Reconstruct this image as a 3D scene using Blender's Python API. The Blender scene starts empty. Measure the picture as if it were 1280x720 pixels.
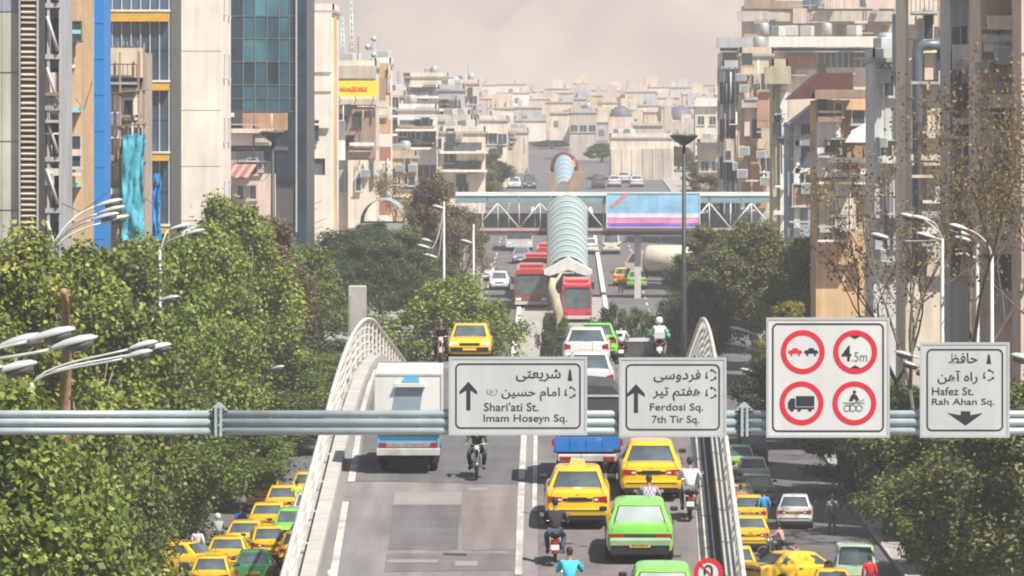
import bpy, bmesh, math, random
import numpy as np
from mathutils import Vector, Matrix, Euler, noise

# ------------------------------------------------------------------ camera, world, sun, exposure
S = bpy.context.scene
COL = S.collection
F = 7111.0          # focal length in pixels of a 1280 px wide frame (200 mm on 36 mm)
CH = 17.8           # camera height above the street
cam_d = bpy.data.cameras.new("camera")
cam = bpy.data.objects.new("camera", cam_d)
COL.objects.link(cam)
cam.location = (0, 0, CH)
cam.rotation_euler = (math.radians(90), 0, 0)
cam_d.lens = 200; cam_d.sensor_width = 36
cam_d.shift_x = -60 / 1280; cam_d.shift_y = -200 / 1280
cam_d.clip_start = 1; cam_d.clip_end = 20000
S.camera = cam
S.render.resolution_x, S.render.resolution_y = 1024, 576

SUN_EL, SUN_AZ = math.radians(54), math.radians(137)     # azimuth clockwise from +Y
sunv = Vector((math.cos(SUN_EL) * math.sin(SUN_AZ), math.cos(SUN_EL) * math.cos(SUN_AZ), math.sin(SUN_EL)))
W = bpy.data.worlds.new("World"); S.world = W; W.use_nodes = True
nt = W.node_tree
bg = nt.nodes["Background"]; bg.inputs[1].default_value = 0.05
sky = nt.nodes.new("ShaderNodeTexSky"); sky.sky_type = 'NISHITA'; sky.sun_disc = False
sky.sun_elevation = SUN_EL; sky.sun_rotation = SUN_AZ
sky.dust_density = 3.0; sky.air_density = 1.0; sky.altitude = 1200
nt.links.new(sky.outputs[0], bg.inputs[0])
sl = bpy.data.lights.new("sun", 'SUN'); sl.energy = 5.0; sl.angle = math.radians(0.5); sl.color = (1.0, 0.945, 0.87)
sun = bpy.data.objects.new("sun", sl); COL.objects.link(sun)
sun.rotation_euler = sunv.to_track_quat('Z', 'Y').to_euler(); sun.location = (60, -40, 120)
S.view_settings.view_transform = 'Standard'; S.view_settings.look = 'None'
S.view_settings.exposure = 0.78; S.view_settings.gamma = 1.0
S.render.engine = 'CYCLES'
S.cycles.max_bounces = 6; S.cycles.volume_bounces = 1; S.cycles.transparent_max_bounces = 8
S.cycles.filter_width = 2.0
HAZE = 0.00026

# ------------------------------------------------------------------ helpers
R = random.Random(7)
def P(x, y, d):
    """photo pixel (1280x720) at distance d -> world point"""
    return Vector(((x - 700) / F * d, d, CH - (y - 160) / F * d))
def PX(x, d): return (x - 700) / F * d
def PZ(y, d): return CH - (y - 160) / F * d

def interp(t, tab):
    if t <= tab[0][0]: return tab[0][1]
    for (a, va), (b, vb) in zip(tab, tab[1:]):
        if t <= b:
            k = (t - a) / (b - a); return va + (vb - va) * k
    return tab[-1][1]
GT = [(-400, 0), (255, 0), (330, 1.6), (423, 4.3), (540, 6.6), (711, 10.2), (1100, 15.5), (1700, 25.0), (4000, 31)]
def G(y):           # ground height (street climbs to the north), smoothed
    return (interp(y - 18, GT) + interp(y, GT) * 2 + interp(y + 18, GT)) / 4
def DZ(d):          # flyover deck height
    if d < 165: return 6.78 + .068 * (d - 140)
    if d < 221.8: return 8.48 + .068 * (d - 165) - .00117 * (d - 165) ** 2
    return 8.567 - .065 * (d - 221.8)
def RL(d): return -6.42 - .009 * (d - 140)       # flyover rails
def RR(d): return 4.33 + .0135 * (d - 140)
def deck_at(x, y):
    lo, hi = 60, 205
    for _ in range(40):
        m = (lo + hi) / 2
        if 160 + F * (CH - DZ(m)) / m > y: lo = m
        else: hi = m
    return Vector((PX(x, lo), lo, DZ(lo)))
def ground_at(x, y):
    lo, hi = 60, 1200
    for _ in range(40):
        m = (lo + hi) / 2
        if 160 + F * (CH - G(m)) / m > y: lo = m
        else: hi = m
    return Vector((PX(x, lo), lo, G(lo)))

class MB:
    """collects faces, builds one mesh object"""
    def __init__(s): s.v = []; s.f = []; s.m = []; s.sm = []
    def add(s, vs, fs, mi=0, smooth=False):
        n = len(s.v); s.v += [tuple(v) for v in vs]
        s.f += [tuple(i + n for i in f) for f in fs]; s.m += [mi] * len(fs); s.sm += [smooth] * len(fs)
        return s
    def box(s, x0, x1, y0, y1, z0, z1, mi=0, b=0.0):
        if b > 0:
            vs = []; fs = []
            for (z, k) in ((z0, b), (z0 + b, 0), (z1 - b, 0), (z1, b)):
                for (px, py) in ((x0, y0), (x1, y0), (x1, y1), (x0, y1)):
                    sx = 1 if px == x0 else -1; sy = 1 if py == y0 else -1
                    vs.append((px + sx * k, py + sy * k, z))
            for r in range(3):
                for k in range(4):
                    fs.append((r * 4 + k, r * 4 + (k + 1) % 4, r * 4 + 4 + (k + 1) % 4, r * 4 + 4 + k))
            fs += [(3, 2, 1, 0), (12, 13, 14, 15)]
            return s.add(vs, fs, mi)
        vs = [(x0, y0, z0), (x1, y0, z0), (x1, y1, z0), (x0, y1, z0), (x0, y0, z1), (x1, y0, z1), (x1, y1, z1), (x0, y1, z1)]
        return s.add(vs, [(3, 2, 1, 0), (4, 5, 6, 7), (0, 1, 5, 4), (1, 2, 6, 5), (2, 3, 7, 6), (3, 0, 4, 7)], mi)
    def tube(s, pts, r, n=8, mi=0, cap=True, smooth=True):
        pts = [Vector(p) for p in pts]
        rs = r if isinstance(r, (list, tuple)) else [r] * len(pts)
        vs = []; prev = None
        for i, p in enumerate(pts):
            a = pts[max(0, i - 1)]; c = pts[min(len(pts) - 1, i + 1)]
            t = (c - a).normalized()
            if prev is None:
                u = t.cross(Vector((0, 0, 1)))
                if u.length < .1: u = t.cross(Vector((1, 0, 0)))
            else: u = prev - t * prev.dot(t)
            u.normalize(); prev = u; w = t.cross(u)
            for k in range(n):
                a_ = 2 * math.pi * k / n
                vs.append(p + (u * math.cos(a_) + w * math.sin(a_)) * rs[i])
        fs = []
        for i in range(len(pts) - 1):
            for k in range(n):
                fs.append((i * n + k, i * n + (k + 1) % n, (i + 1) * n + (k + 1) % n, (i + 1) * n + k))
        if cap: fs += [tuple(range(n - 1, -1, -1)), tuple(range((len(pts) - 1) * n, len(pts) * n))]
        return s.add(vs, fs, mi, smooth)
    def lathe(s, prof, n=16, c=(0, 0, 0), axis='z', mi=0, smooth=True):
        vs = []
        for (r, h) in prof:
            for k in range(n):
                a = 2 * math.pi * k / n; x, y = r * math.cos(a), r * math.sin(a)
                p = (x, y, h) if axis == 'z' else ((h, x, y) if axis == 'x' else (x, h, y))
                vs.append((p[0] + c[0], p[1] + c[1], p[2] + c[2]))
        fs = []
        for i in range(len(prof) - 1):
            for k in range(n):
                fs.append((i * n + k, i * n + (k + 1) % n, (i + 1) * n + (k + 1) % n, (i + 1) * n + k))
        fs += [tuple(range(n - 1, -1, -1)), tuple(range((len(prof) - 1) * n, len(prof) * n))]
        return s.add(vs, fs, mi, smooth)
    def prism(s, poly, z0, z1, mi=0, plane='xz'):
        """poly in the xz plane extruded along y (or xy along z, yz along x)"""
        n = len(poly)
        def q(a, b, h):
            return (a, h, b) if plane == 'xz' else ((a, b, h) if plane == 'xy' else (h, a, b))
        vs = [q(a, b, z0) for a, b in poly] + [q(a, b, z1) for a, b in poly]
        fs = [tuple(range(n - 1, -1, -1)), tuple(range(n, 2 * n))] + [(i, (i + 1) % n, n + (i + 1) % n, n + i) for i in range(n)]
        return s.add(vs, fs, mi)
    def loft(s, rings, mi=0, smooth=True, caps=True):
        n = len(rings[0]); vs = [p for r in rings for p in r]; fs = []
        for i in range(len(rings) - 1):
            for k in range(n):
                fs.append((i * n + k, i * n + (k + 1) % n, (i + 1) * n + (k + 1) % n, (i + 1) * n + k))
        if caps: fs += [tuple(range(n - 1, -1, -1)), tuple(range((len(rings) - 1) * n, len(rings) * n))]
        return s.add(vs, fs, mi, smooth)
    def mesh(s, name, mats, fix=True):
        me = bpy.data.meshes.new(name)
        me.from_pydata(s.v, [], s.f)
        for m in (mats if isinstance(mats, (list, tuple)) else [mats]): me.materials.append(m)
        me.polygons.foreach_set("material_index", s.m); me.polygons.foreach_set("use_smooth", s.sm)
        if fix:
            bm = bmesh.new(); bm.from_mesh(me); bmesh.ops.recalc_face_normals(bm, faces=bm.faces)
            bm.to_mesh(me); bm.free()
        me.update(); return me
    def build(s, name, mats, parent=None, off=None, fix=True):
        if off is not None: s.v = [(v[0] - off[0], v[1] - off[1], v[2] - off[2]) for v in s.v]
        return put(name, s.mesh(name, mats, fix), parent)

def put(name, me, parent=None, loc=None, rot=None, scale=None):
    o = bpy.data.objects.new(name, me); COL.objects.link(o)
    if parent: o.parent = parent
    if loc is not None: o.location = loc
    if rot is not None: o.rotation_euler = rot
    if scale is not None: o.scale = scale
    return o
def thing(name, label, cat, loc=(0, 0, 0), rot=(0, 0, 0), group=None):
    o = bpy.data.objects.new(name, None); COL.objects.link(o)
    o.empty_display_size = .2
    o.location = loc; o.rotation_euler = rot
    return tag(o, label, cat, group)
def tag(o, label=None, cat=None, group=None, kind=None):
    if label: o["label"] = label
    if cat: o["category"] = cat
    if group: o["group"] = group
    if kind: o["kind"] = kind
    return o
KIDS = {}
def copy_tree(o, parent=None, swap=None, depth=0):
    c = o.copy(); COL.objects.link(c)
    if parent: c.parent = parent; c.matrix_parent_inverse = o.matrix_parent_inverse.copy()
    for ch in list(o.children): copy_tree(ch, c)
    return c
def smooth_auto(o, ang=35):
    me = o.data; n = len(me.polygons)
    me.polygons.foreach_set("use_smooth", [True] * n)
    bm = bmesh.new(); bm.from_mesh(me)
    ca = math.radians(ang)
    for e in bm.edges:
        if len(e.link_faces) == 2 and e.calc_face_angle(0) > ca: e.smooth = False
    bm.to_mesh(me); bm.free()
    return o

def putm(name, me, m, parent=None, loc=None, rot=None, scale=None):
    '''shared mesh with a material of its own on the object'''
    o = put(name, me, parent, loc, rot, scale); o.material_slots[0].link = 'OBJECT'; o.material_slots[0].material = m; return o
# ------------------------------------------------------------------ materials
MC = {}
def mat(name, col, rough=.7, metal=0.0, var=.12, scale=2.0, streak=0.0, bump=0.0, spec=.5, coat=0.0, island=0.0, dirt=None, trans=0.0, coords='Object', sscale=(1.6, 1.6, .12)):
    if name in MC: return MC[name]
    m = bpy.data.materials.new(name); MC[name] = m; m.use_nodes = True
    t = m.node_tree; N = t.nodes; L = t.links; b = N["Principled BSDF"]
    b.inputs["Roughness"].default_value = rough; b.inputs["Metallic"].default_value = metal
    b.inputs["Specular IOR Level"].default_value = spec
    b.inputs["Coat Weight"].default_value = coat
    col = tuple(col) + (1,)
    tc = N.new("ShaderNodeTexCoord")
    if var or streak or bump or island or dirt:
        nz = N.new("ShaderNodeTexNoise"); nz.inputs["Scale"].default_value = scale; nz.inputs["Detail"].default_value = 5
        L.new(tc.outputs[coords], nz.inputs["Vector"])
        mr = N.new("ShaderNodeMapRange"); mr.inputs[1].default_value = .25; mr.inputs[2].default_value = .75
        mr.inputs[3].default_value = 1 - var; mr.inputs[4].default_value = 1 + var
        L.new(nz.outputs[0], mr.inputs[0])
        fac = mr.outputs[0]
        if streak:
            mp = N.new("ShaderNodeMapping"); mp.inputs["Scale"].default_value = sscale
            L.new(tc.outputs[coords], mp.inputs[0])
            n2 = N.new("ShaderNodeTexNoise"); n2.inputs["Scale"].default_value = 1.3; n2.inputs["Detail"].default_value = 6
            L.new(mp.outputs[0], n2.inputs["Vector"])
            r2 = N.new("ShaderNodeMapRange"); r2.inputs[1].default_value = .35; r2.inputs[2].default_value = .65
            r2.inputs[3].default_value = 1 - streak; r2.inputs[4].default_value = 1 + streak * .4
            L.new(n2.outputs[0], r2.inputs[0])
            mu = N.new("ShaderNodeMath"); mu.operation = 'MULTIPLY'; L.new(fac, mu.inputs[0]); L.new(r2.outputs[0], mu.inputs[1]); fac = mu.outputs[0]
        if island:
            g = N.new("ShaderNodeNewGeometry"); r3 = N.new("ShaderNodeMapRange")
            r3.inputs[3].default_value = 1 - island; r3.inputs[4].default_value = 1 + island
            L.new(g.outputs["Random Per Island"], r3.inputs[0])
            mu = N.new("ShaderNodeMath"); mu.operation = 'MULTIPLY'; L.new(fac, mu.inputs[0]); L.new(r3.outputs[0], mu.inputs[1]); fac = mu.outputs[0]
        vm = N.new("ShaderNodeVectorMath"); vm.operation = 'SCALE'; vm.inputs[0].default_value = col[:3]
        L.new(fac, vm.inputs["Scale"]); out = vm.outputs[0]
        if dirt:
            n3 = N.new("ShaderNodeTexNoise"); n3.inputs["Scale"].default_value = scale * .6; n3.inputs["Detail"].default_value = 8
            n3.inputs["Roughness"].default_value = .65
            L.new(tc.outputs[coords], n3.inputs["Vector"])
            r4 = N.new("ShaderNodeMapRange"); r4.inputs[1].default_value = .52; r4.inputs[2].default_value = .72
            r4.inputs[4].default_value = dirt[1]; L.new(n3.outputs[0], r4.inputs[0])
            mx = N.new("ShaderNodeMix"); mx.data_type = 'RGBA'; L.new(r4.outputs[0], mx.inputs[0]); L.new(out, mx.inputs[6])
            mx.inputs[7].default_value = tuple(dirt[0]) + (1,); out = mx.outputs[2]
        L.new(out, b.inputs["Base Color"])
        if bump:
            bp = N.new("ShaderNodeBump"); bp.inputs["Strength"].default_value = bump; bp.inputs["Distance"].default_value = .05
            n4 = N.new("ShaderNodeTexNoise"); n4.inputs["Scale"].default_value = scale * 12; n4.inputs["Detail"].default_value = 4
            L.new(tc.outputs[coords], n4.inputs["Vector"]); L.new(n4.outputs[0], bp.inputs["Height"]); L.new(bp.outputs[0], b.inputs["Normal"])
    else: b.inputs["Base Color"].default_value = col
    if trans:
        tr = N.new("ShaderNodeBsdfTranslucent"); mxs = N.new("ShaderNodeMixShader"); mxs.inputs[0].default_value = trans
        L.new(out, tr.inputs[0]); L.new(b.outputs[0], mxs.inputs[1]); L.new(tr.outputs[0], mxs.inputs[2])
        L.new(mxs.outputs[0], N["Material Output"].inputs[0])
    return m

def leafmat(name, c1, c2, c3, trans=.3):
    if name in MC: return MC[name]
    m = bpy.data.materials.new(name); MC[name] = m; m.use_nodes = True
    t = m.node_tree; N = t.nodes; L = t.links; b = N["Principled BSDF"]; b.inputs["Roughness"].default_value = .55
    b.inputs["Specular IOR Level"].default_value = .35
    g = N.new("ShaderNodeNewGeometry"); cr = N.new("ShaderNodeValToRGB")
    e = cr.color_ramp.elements; e[0].color = tuple(c1) + (1,); e[1].color = tuple(c3) + (1,)
    k = cr.color_ramp.elements.new(.55); k.color = tuple(c2) + (1,)
    L.new(g.outputs["Random Per Island"], cr.inputs[0])
    oi = N.new("ShaderNodeObjectInfo"); tc = N.new("ShaderNodeTexCoord")
    nz = N.new("ShaderNodeTexNoise"); nz.inputs["Scale"].default_value = .45; L.new(tc.outputs["Object"], nz.inputs["Vector"])
    hs = N.new("ShaderNodeHueSaturation")
    r1 = N.new("ShaderNodeMapRange"); r1.inputs[3].default_value = .48; r1.inputs[4].default_value = .515; L.new(oi.outputs["Random"], r1.inputs[0])
    r2 = N.new("ShaderNodeMapRange"); r2.inputs[1].default_value = .3; r2.inputs[2].default_value = .7; r2.inputs[3].default_value = .62; r2.inputs[4].default_value = 1.4
    L.new(nz.outputs[0], r2.inputs[0]); L.new(r1.outputs[0], hs.inputs["Hue"]); L.new(r2.outputs[0], hs.inputs["Value"])
    L.new(cr.outputs[0], hs.inputs["Color"]); L.new(hs.outputs[0], b.inputs["Base Color"])
    tr = N.new("ShaderNodeBsdfTranslucent"); L.new(hs.outputs[0], tr.inputs[0])
    mxs = N.new("ShaderNodeMixShader"); mxs.inputs[0].default_value = trans
    L.new(b.outputs[0], mxs.inputs[1]); L.new(tr.outputs[0], mxs.inputs[2]); L.new(mxs.outputs[0], N["Material Output"].inputs[0])
    return m

def paint(name, col, rough=.28, dust=.16): # car paint with dust film
    return mat("paint_" + name, col, rough=rough, var=.09, scale=1.6, spec=.5, coat=.6, dirt=((.33, .28, .22), dust))
M_rub = mat("rubber", (.022, .022, .024), .85, var=.1)
M_trim = mat("black_trim", (.018, .018, .02), .55, var=.1)
M_chrome = mat("bright_metal", (.55, .56, .58), .28, metal=.9, var=.05)
M_rim = mat("wheel_rim", (.35, .35, .37), .4, metal=.7, var=.08)
M_glass = mat("dark_glass", (.075, .10, .11), .07, var=.55, scale=1.6, spec=.9)  # strong noise tone puts uneven reflections into the glass colour
M_glassp = mat("pale_reflection_glass", (.33, .38, .37), .12, var=.14, scale=2.2, spec=.8)  # pale tone: a bright reflection put into the rear window colour
M_glass2 = mat("window_glass", (.05, .065, .075), .1, var=.3, scale=.4, spec=.8)
M_red = mat("red_lens", (.32, .012, .012), .2, var=.05, coat=.5)
M_amb = mat("amber_lens", (.65, .2, .02), .2, var=.05, coat=.5)
M_clear = mat("clear_lens", (.75, .77, .78), .12, var=.05, coat=.5)
M_plate = mat("yellow_plate", (.75, .42, .03), .5, var=.03)
M_platew = mat("white_plate", (.75, .75, .72), .5, var=.03)
M_black = mat("black_print", (.02, .02, .022), .6, var=.03)
M_galv = mat("galvanised_steel", (.42, .47, .48), .42, metal=.35, var=.1, scale=1.5, streak=.12)
M_conc = mat("concrete", (.42, .40, .37), .85, var=.12, scale=.8, streak=.22, bump=.25, dirt=((.16, .14, .12), .4))
M_rail = mat("rail_paint", (.58, .56, .52), .6, var=.1, scale=1.5, streak=.15, dirt=((.22, .17, .12), .6))
# ------------------------------------------------------------------ ground, roads, mountains
M_ground = mat("dusty_ground", (.24, .21, .17), .95, var=.2, scale=.05, coords='Object')
M_asph = mat("street_asphalt", (.11, .106, .108), .9, var=.2, scale=.25, streak=0, bump=.2, dirt=((.2, .185, .17), .5))
M_deck = mat("worn_pale_asphalt", (.198, .187, .184), .9, var=.09, scale=.5, streak=.26, sscale=(1.3, .045, 1), bump=.2, dirt=((.2, .18, .175), .5))
M_patch = mat("dark_asphalt_patch", (.118, .114, .118), .9, var=.14, scale=.7, streak=.2, sscale=(1.5, .06, 1), bump=.2, dirt=((.24, .22, .21), .35))
M_patch2 = mat("mid_asphalt_patch", (.14, .129, .129), .9, var=.14, scale=.7, streak=.2, sscale=(1.5, .06, 1), bump=.2, dirt=((.28, .25, .24), .35))
M_patch3 = mat("pale_asphalt_patch", (.235, .216, .206), .9, var=.12, scale=.7, bump=.2)
M_pave = mat("pavement_concrete", (.33, .31, .28), .9, var=.15, scale=.4, bump=.2)
M_line = mat("worn_white_marking", (.50, .485, .44), .8, var=.14, scale=1.5, dirt=((.24, .22, .21), 1.0), streak=.3, sscale=(2, .3, 1))
M_rock = mat("bare_mountain_rock", (.215, .165, .135), .95, var=.45, scale=.012, coords='Object', dirt=((.07, .05, .042), .85))
ROWS = [-400, -250, -100] + list(range(0, 1206, 6)) + [1300, 1400, 1500, 1600, 1700, 1850, 2100, 2350, 2620]
def ribbon(name, xl, xr, dz, m, y0=-100, y1=1200, thick=0, kind="structure", parent=None, zf=G, step=None, sub=1):
    ys = [y for y in ROWS if y0 < y < y1] if step is None else list(np.arange(y0 + step, y1, step))
    ys = [y0] + ys + [y1]
    mb = MB(); fl = lambda f, y: f(y) if callable(f) else f
    rows = []
    for y in ys:
        a, b = fl(xl, y), fl(xr, y)
        rows.append([(a + (b - a) * k / sub, y, zf(y) + dz) for k in range(sub + 1)])
    if not thick:
        vs = [p for r in rows for p in r]; n = sub + 1
        mb.add(vs, [(i * n + k, i * n + k + 1, (i + 1) * n + k + 1, (i + 1) * n + k) for i in range(len(rows) - 1) for k in range(sub)])
    else:
        mb.loft([[r[0], r[-1], (r[-1][0], r[-1][1], r[-1][2] - thick), (r[0][0], r[0][1], r[0][2] - thick)] for r in rows], smooth=False)
    o = mb.build(name, m, parent, fix=bool(thick))
    if kind: o["kind"] = kind
    return o
mb = MB(); XS = [-3500, -1500, -700, -300, -120, -60, -30, 0, 30, 60, 120, 300, 700, 1500, 3500]
n = len(XS)
mb.add([(x, y, G(y) - .05) for y in ROWS for x in XS], [(i * n + k, i * n + k + 1, (i + 1) * n + k + 1, (i + 1) * n + k) for i in range(len(ROWS) - 1) for k in range(n - 1)])
tag(mb.build("ground", M_ground, fix=False), kind="structure")
# mountain
mb = MB(); vs = []
MX = [-3500, -2800, -2200, -1700, -1300, -1000, -800, -650, -520] + list(range(-440, 441, 8)) + [520, 650, 800, 1000, 1300, 1700, 2200, 2800, 3500]
ny = 130; nx = len(MX) - 1
for j in range(ny + 1):
    for x in MX:
        t = (j / ny) ** 1.5; y = 2600 + 1500 * t
        face = 270 * (1 - math.exp(-t * 3.6)) / (1 - math.exp(-3.6))
        rg = 1 - abs(noise.noise(Vector((x * .0065 + y * .002, y * .0035, 3.1))) * 2)
        r2 = 1 - abs(noise.noise(Vector((x * .019 - y * .006, y * .009, 1.7))) * 2)
        r3 = noise.noise(Vector((x * .05, y * .03, 5)))
        vs.append((x, y, G(2600) - .06 + face + min(1, t * 9) * (62 * (rg - .5) + 30 * (r2 - .5) + 7 * r3)))
mb.add(vs, [(j * (nx + 1) + i, j * (nx + 1) + i + 1, (j + 1) * (nx + 1) + i + 1, (j + 1) * (nx + 1) + i) for j in range(ny) for i in range(nx)], smooth=True)
tag(mb.build("mountain", M_rock, fix=False), kind="structure")

RLX = lambda y: interp(y, [(262, -16.6), (300, -14.4), (345, -13.4), (420, -8.6), (1200, -8.6)])
ribbon("boulevard_road", RLX, 13.6, -.004, M_asph, y1=1100)
for (nm, a, b) in (("pavement", -24.5, lambda y: RLX(y) - .15), ("pavement", 13.75, 24)):
    ribbon(nm, a, b, .13, M_pave, y1=1100)
for (a, b) in ((lambda y: RLX(y) - .15, RLX), (13.6, 13.75)):
    ribbon("kerb", a, b, .15, M_conc, y1=1100, thick=.2)
# markings on the street
mk = MB()
for x in (-11.4, 9.1):
    for y in range(190, 330, 9):
        z = lambda q: G(q)
        mk.add([(x - .07, y, z(y)), (x + .07, y, z(y)), (x + .07, y + 4, z(y + 4)), (x - .07, y + 4, z(y + 4))], [(0, 1, 2, 3)])
for x in (-5.8, 6.6, 9.8):
    for y in range(340, 700, 9):
        mk.add([(x - .08, y, G(y)), (x + .08, y, G(y)), (x + .08, y + 4, G(y + 4)), (x - .08, y + 4, G(y + 4))], [(0, 1, 2, 3)])
o = mk.build("lane_markings", M_line, fix=False); o.location.z = .004; tag(o, kind="structure")
for (a, b) in ((3.25, 3.6), (-3.2, -2.9)):
    ribbon("median_kerb", a, b, .2, mat("whitewashed_kerb", (.6, .59, .56), .8, var=.2), y0=372, y1=640, thick=.25)
ribbon("median", -2.9, 3.25, .1, M_pave, y0=345, y1=440)

# ------------------------------------------------------------------ flyover
Y0, Y1 = 42, 330
mb = MB(); ys = list(np.arange(Y0, Y1 + .1, 3.0)); cols = 8; vs = []
for y in ys:
    a, b = RL(y) + .1, RR(y) - .1
    for k in range(cols + 1): vs.append((a + (b - a) * k / cols, y, DZ(y)))
mb.add(vs, [(i * (cols + 1) + k, i * (cols + 1) + k + 1, (i + 1) * (cols + 1) + k + 1, (i + 1) * (cols + 1) + k) for i in range(len(ys) - 1) for k in range(cols)], smooth=True)
deck = tag(mb.build("flyover_road", M_deck, fix=False), kind="structure")
th = lambda y: min(1.3, max(.02, DZ(y) - G(y) - .05))
mb = MB()
mb.loft([[(RL(y) - .15, y, DZ(y) - .012), (RR(y) + .15, y, DZ(y) - .012), (RR(y) - .2, y, DZ(y) - .45), (RR(y) - 1.6, y, DZ(y) - th(y)), (RL(y) + 1.6, y, DZ(y) - th(y)), (RL(y) + .2, y, DZ(y) - .45)] for y in ys], smooth=False)
tag(mb.build("flyover_slab", mat("flyover_concrete", (.36, .35, .33), .85, var=.15, scale=.5, streak=.2), fix=True), kind="structure")
for i, y in enumerate(range(70, 312, 24)):
    z = DZ(y) - 1.3
    if z - G(y) < 1.2: continue
    mb = MB()
    for x in (-3.6, 1.6): mb.lathe([(.55, G(y) - .1), (.55, z - .6)], 16, (x, y, 0))
    mb.box(-5, 3, y - .7, y + .7, z - .7, z + .05, b=.1)
    tag(mb.build("flyover_pier", M_conc), kind="structure")
# kerbs carrying the rails
for s_, f in (("L", RL), ("R", RR)):
    if s_ == "L": a, b = (lambda y: RL(y) + .08), (lambda y: RL(y) + .46)
    else: a, b = (lambda y: RR(y) - .30), (lambda y: RR(y) + .2)
    ribbon("flyover_kerb", a, b, .24, mat("pale_kerb_concrete", (.43, .415, .385), .8, var=.1, scale=1, streak=.1, dirt=((.3, .27, .24), .5)), y0=Y0, y1=Y1, thick=.3, zf=DZ, step=3.0)
# patches and markings mapped from the photograph onto the deck
def dquad(pts, off, m, name):
    mb = MB(); q = [deck_at(*p) for p in pts]      # bottom-left, bottom-right, top-right, top-left
    nn = max(1, int((q[3].y - q[0].y) / 3)); vs = []
    for i in range(nn + 1):
        for k in range(2):
            t = i / nn; A, B = (q[0], q[3]) if k == 0 else (q[1], q[2])
            y = A.y + (B.y - A.y) * t; x = A.x + (B.x - A.x) * t
            j = R.uniform(-.04, .04) if 0 < i < nn and m is not M_line else 0
            vs.append((x + j, y, DZ(y) + off))
    mb.add(vs, [(2 * i, 2 * i + 1, 2 * i + 3, 2 * i + 2) for i in range(nn)])
    o = mb.build(name, m, deck, fix=False); o["kind"] = "structure"; return o
dquad([(446, 601), (652, 606), (652, 460), (478, 460)], .008, M_patch, "asphalt_patch")
dquad([(672, 640), (868, 600), (860, 462), (668, 462)], .008, M_patch2, "asphalt_patch")
dquad([(444, 602), (497, 602), (499, 590), (446, 590)], .014, M_patch2, "asphalt_patch")
dquad([(485, 687), (572, 687), (577, 631), (491, 631)], .008, M_patch, "asphalt_patch")
dquad([(491, 631), (576, 631), (578, 615), (494, 615)], .008, M_patch3, "asphalt_patch")
dquad([(578, 688), (646, 688), (648, 606), (580, 606)], .008, mat("pinkish_asphalt_patch", (.195, .167, .163), .9, var=.12, scale=.7, streak=.2, sscale=(1.5, .06, 1)), "asphalt_patch")
dquad([(480, 715), (640, 713), (643, 692), (484, 692)], .008, M_patch2, "asphalt_patch")
dquad([(484, 704), (547, 704), (548, 700), (485, 700)], .016, M_patch3, "asphalt_patch")
dquad([(568, 708), (596, 708), (597, 702), (569, 702)], .016, M_patch3, "asphalt_patch")
dquad([(736, 693), (757, 693), (756, 677), (737, 677)], .008, M_patch2, "asphalt_patch")
dquad([(672, 719), (880, 719), (872, 640), (671, 640)], .006, mat("brownish_asphalt", (.165, .145, .142), .9, var=.13, scale=.7, streak=.25, sscale=(1.3, .05, 1)), "asphalt_patch")
dquad([(585, 614), (610, 614), (610, 610), (585, 610)], .016, M_patch3, "asphalt_patch")
for k in range(4):
    yy = R.uniform(610, 712); x = R.uniform(440, 840); w_ = R.uniform(10, 60); dquad([(x, yy), (x + w_, yy + R.uniform(-4, 4)), (x + w_, yy - 1.2), (x + 1, yy - 1.5)], .024 + k * .001, mat("tar_seal", (.06, .058, .06), .7), "tar_seam")
lm = lambda a, b, y0, y1, w0, w1: dquad([(a - w0 / 2, y0), (a + w0 / 2, y0), (b + w1 / 2, y1), (b - w1 / 2, y1)], .020, M_line, "lane_marking")
lm(417, 432, 718, 628, 10, 8); lm(439, 448, 603, 545, 9, 7); lm(452, 470, 520, 462, 6, 5)
lm(648, 652, 719, 604, 9, 8); lm(652, 655, 600, 545, 8, 7); lm(655, 657, 520, 462, 5, 4)
lm(668, 671, 640, 470, 6, 4); lm(881, 868, 719, 545, 12, 9); lm(868, 861, 540, 462, 9, 6)

ribbon("flyover_shade_strip", lambda y: RR(y) - .66, lambda y: RR(y) - .26, .026, mat("painted_parapet_shade", (.045, .048, .06), .8, var=.15), y0=Y0, y1=300, zf=DZ, step=3.0)  # dark strip along the right kerb: the parapet's cast shadow painted as colour
# railings: posts and five tubes that follow the deck over its crest
def railing(f, side, label):
    t = thing("bridge_railing", label, "railing", (f(60), 60, DZ(60)))
    ys = list(np.arange(60, 318, 2.0)); off = t.location
    for h in (.45, .72, .99, 1.26, 1.58):
        mb = MB(); r = .042 if h < 1.5 else .07
        mb.tube([(f(y) + side * (.05 if h < 1.5 else -.02), y, DZ(y) + h) for y in ys], r, 6)
        mb.build("rail", M_rail, t, off)
    pm = MB(); pm.box(-.045, .045, -.07, .07, 0, 1.3); pm.box(-.12, .12, -.1, .1, -.0, .03)
    pmesh = pm.mesh("post", M_rail)
    for y in ys[::3]:
        put("post", pmesh, t, (f(y) + side * .01 - off[0], y - off[1], DZ(y) + .22 - off[2]))
railing(RL, -1, "five-tube pale metal railing along the flyover edge beside the kerb with the truck")
railing(RR, 1, "five-tube pale metal railing along the shaded flyover edge behind the white-shirted rider")
# expansion pylon beside the flyover
p = P(447, 470, 236); mb = MB(); zt = PZ(357, 236)
mb.box(-.36, .36, -.36, .36, 0, zt - 0, b=.04); mb.box(-.30, .02, -.39, -.36, zt - 3, zt - .4)
o = mb.build("concrete_pylon", M_conc); o.location = (PX(447, 236), 236, 0)
tag(o, "pale square concrete pylon rising beside the crest of the flyover railing", "pylon")

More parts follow.
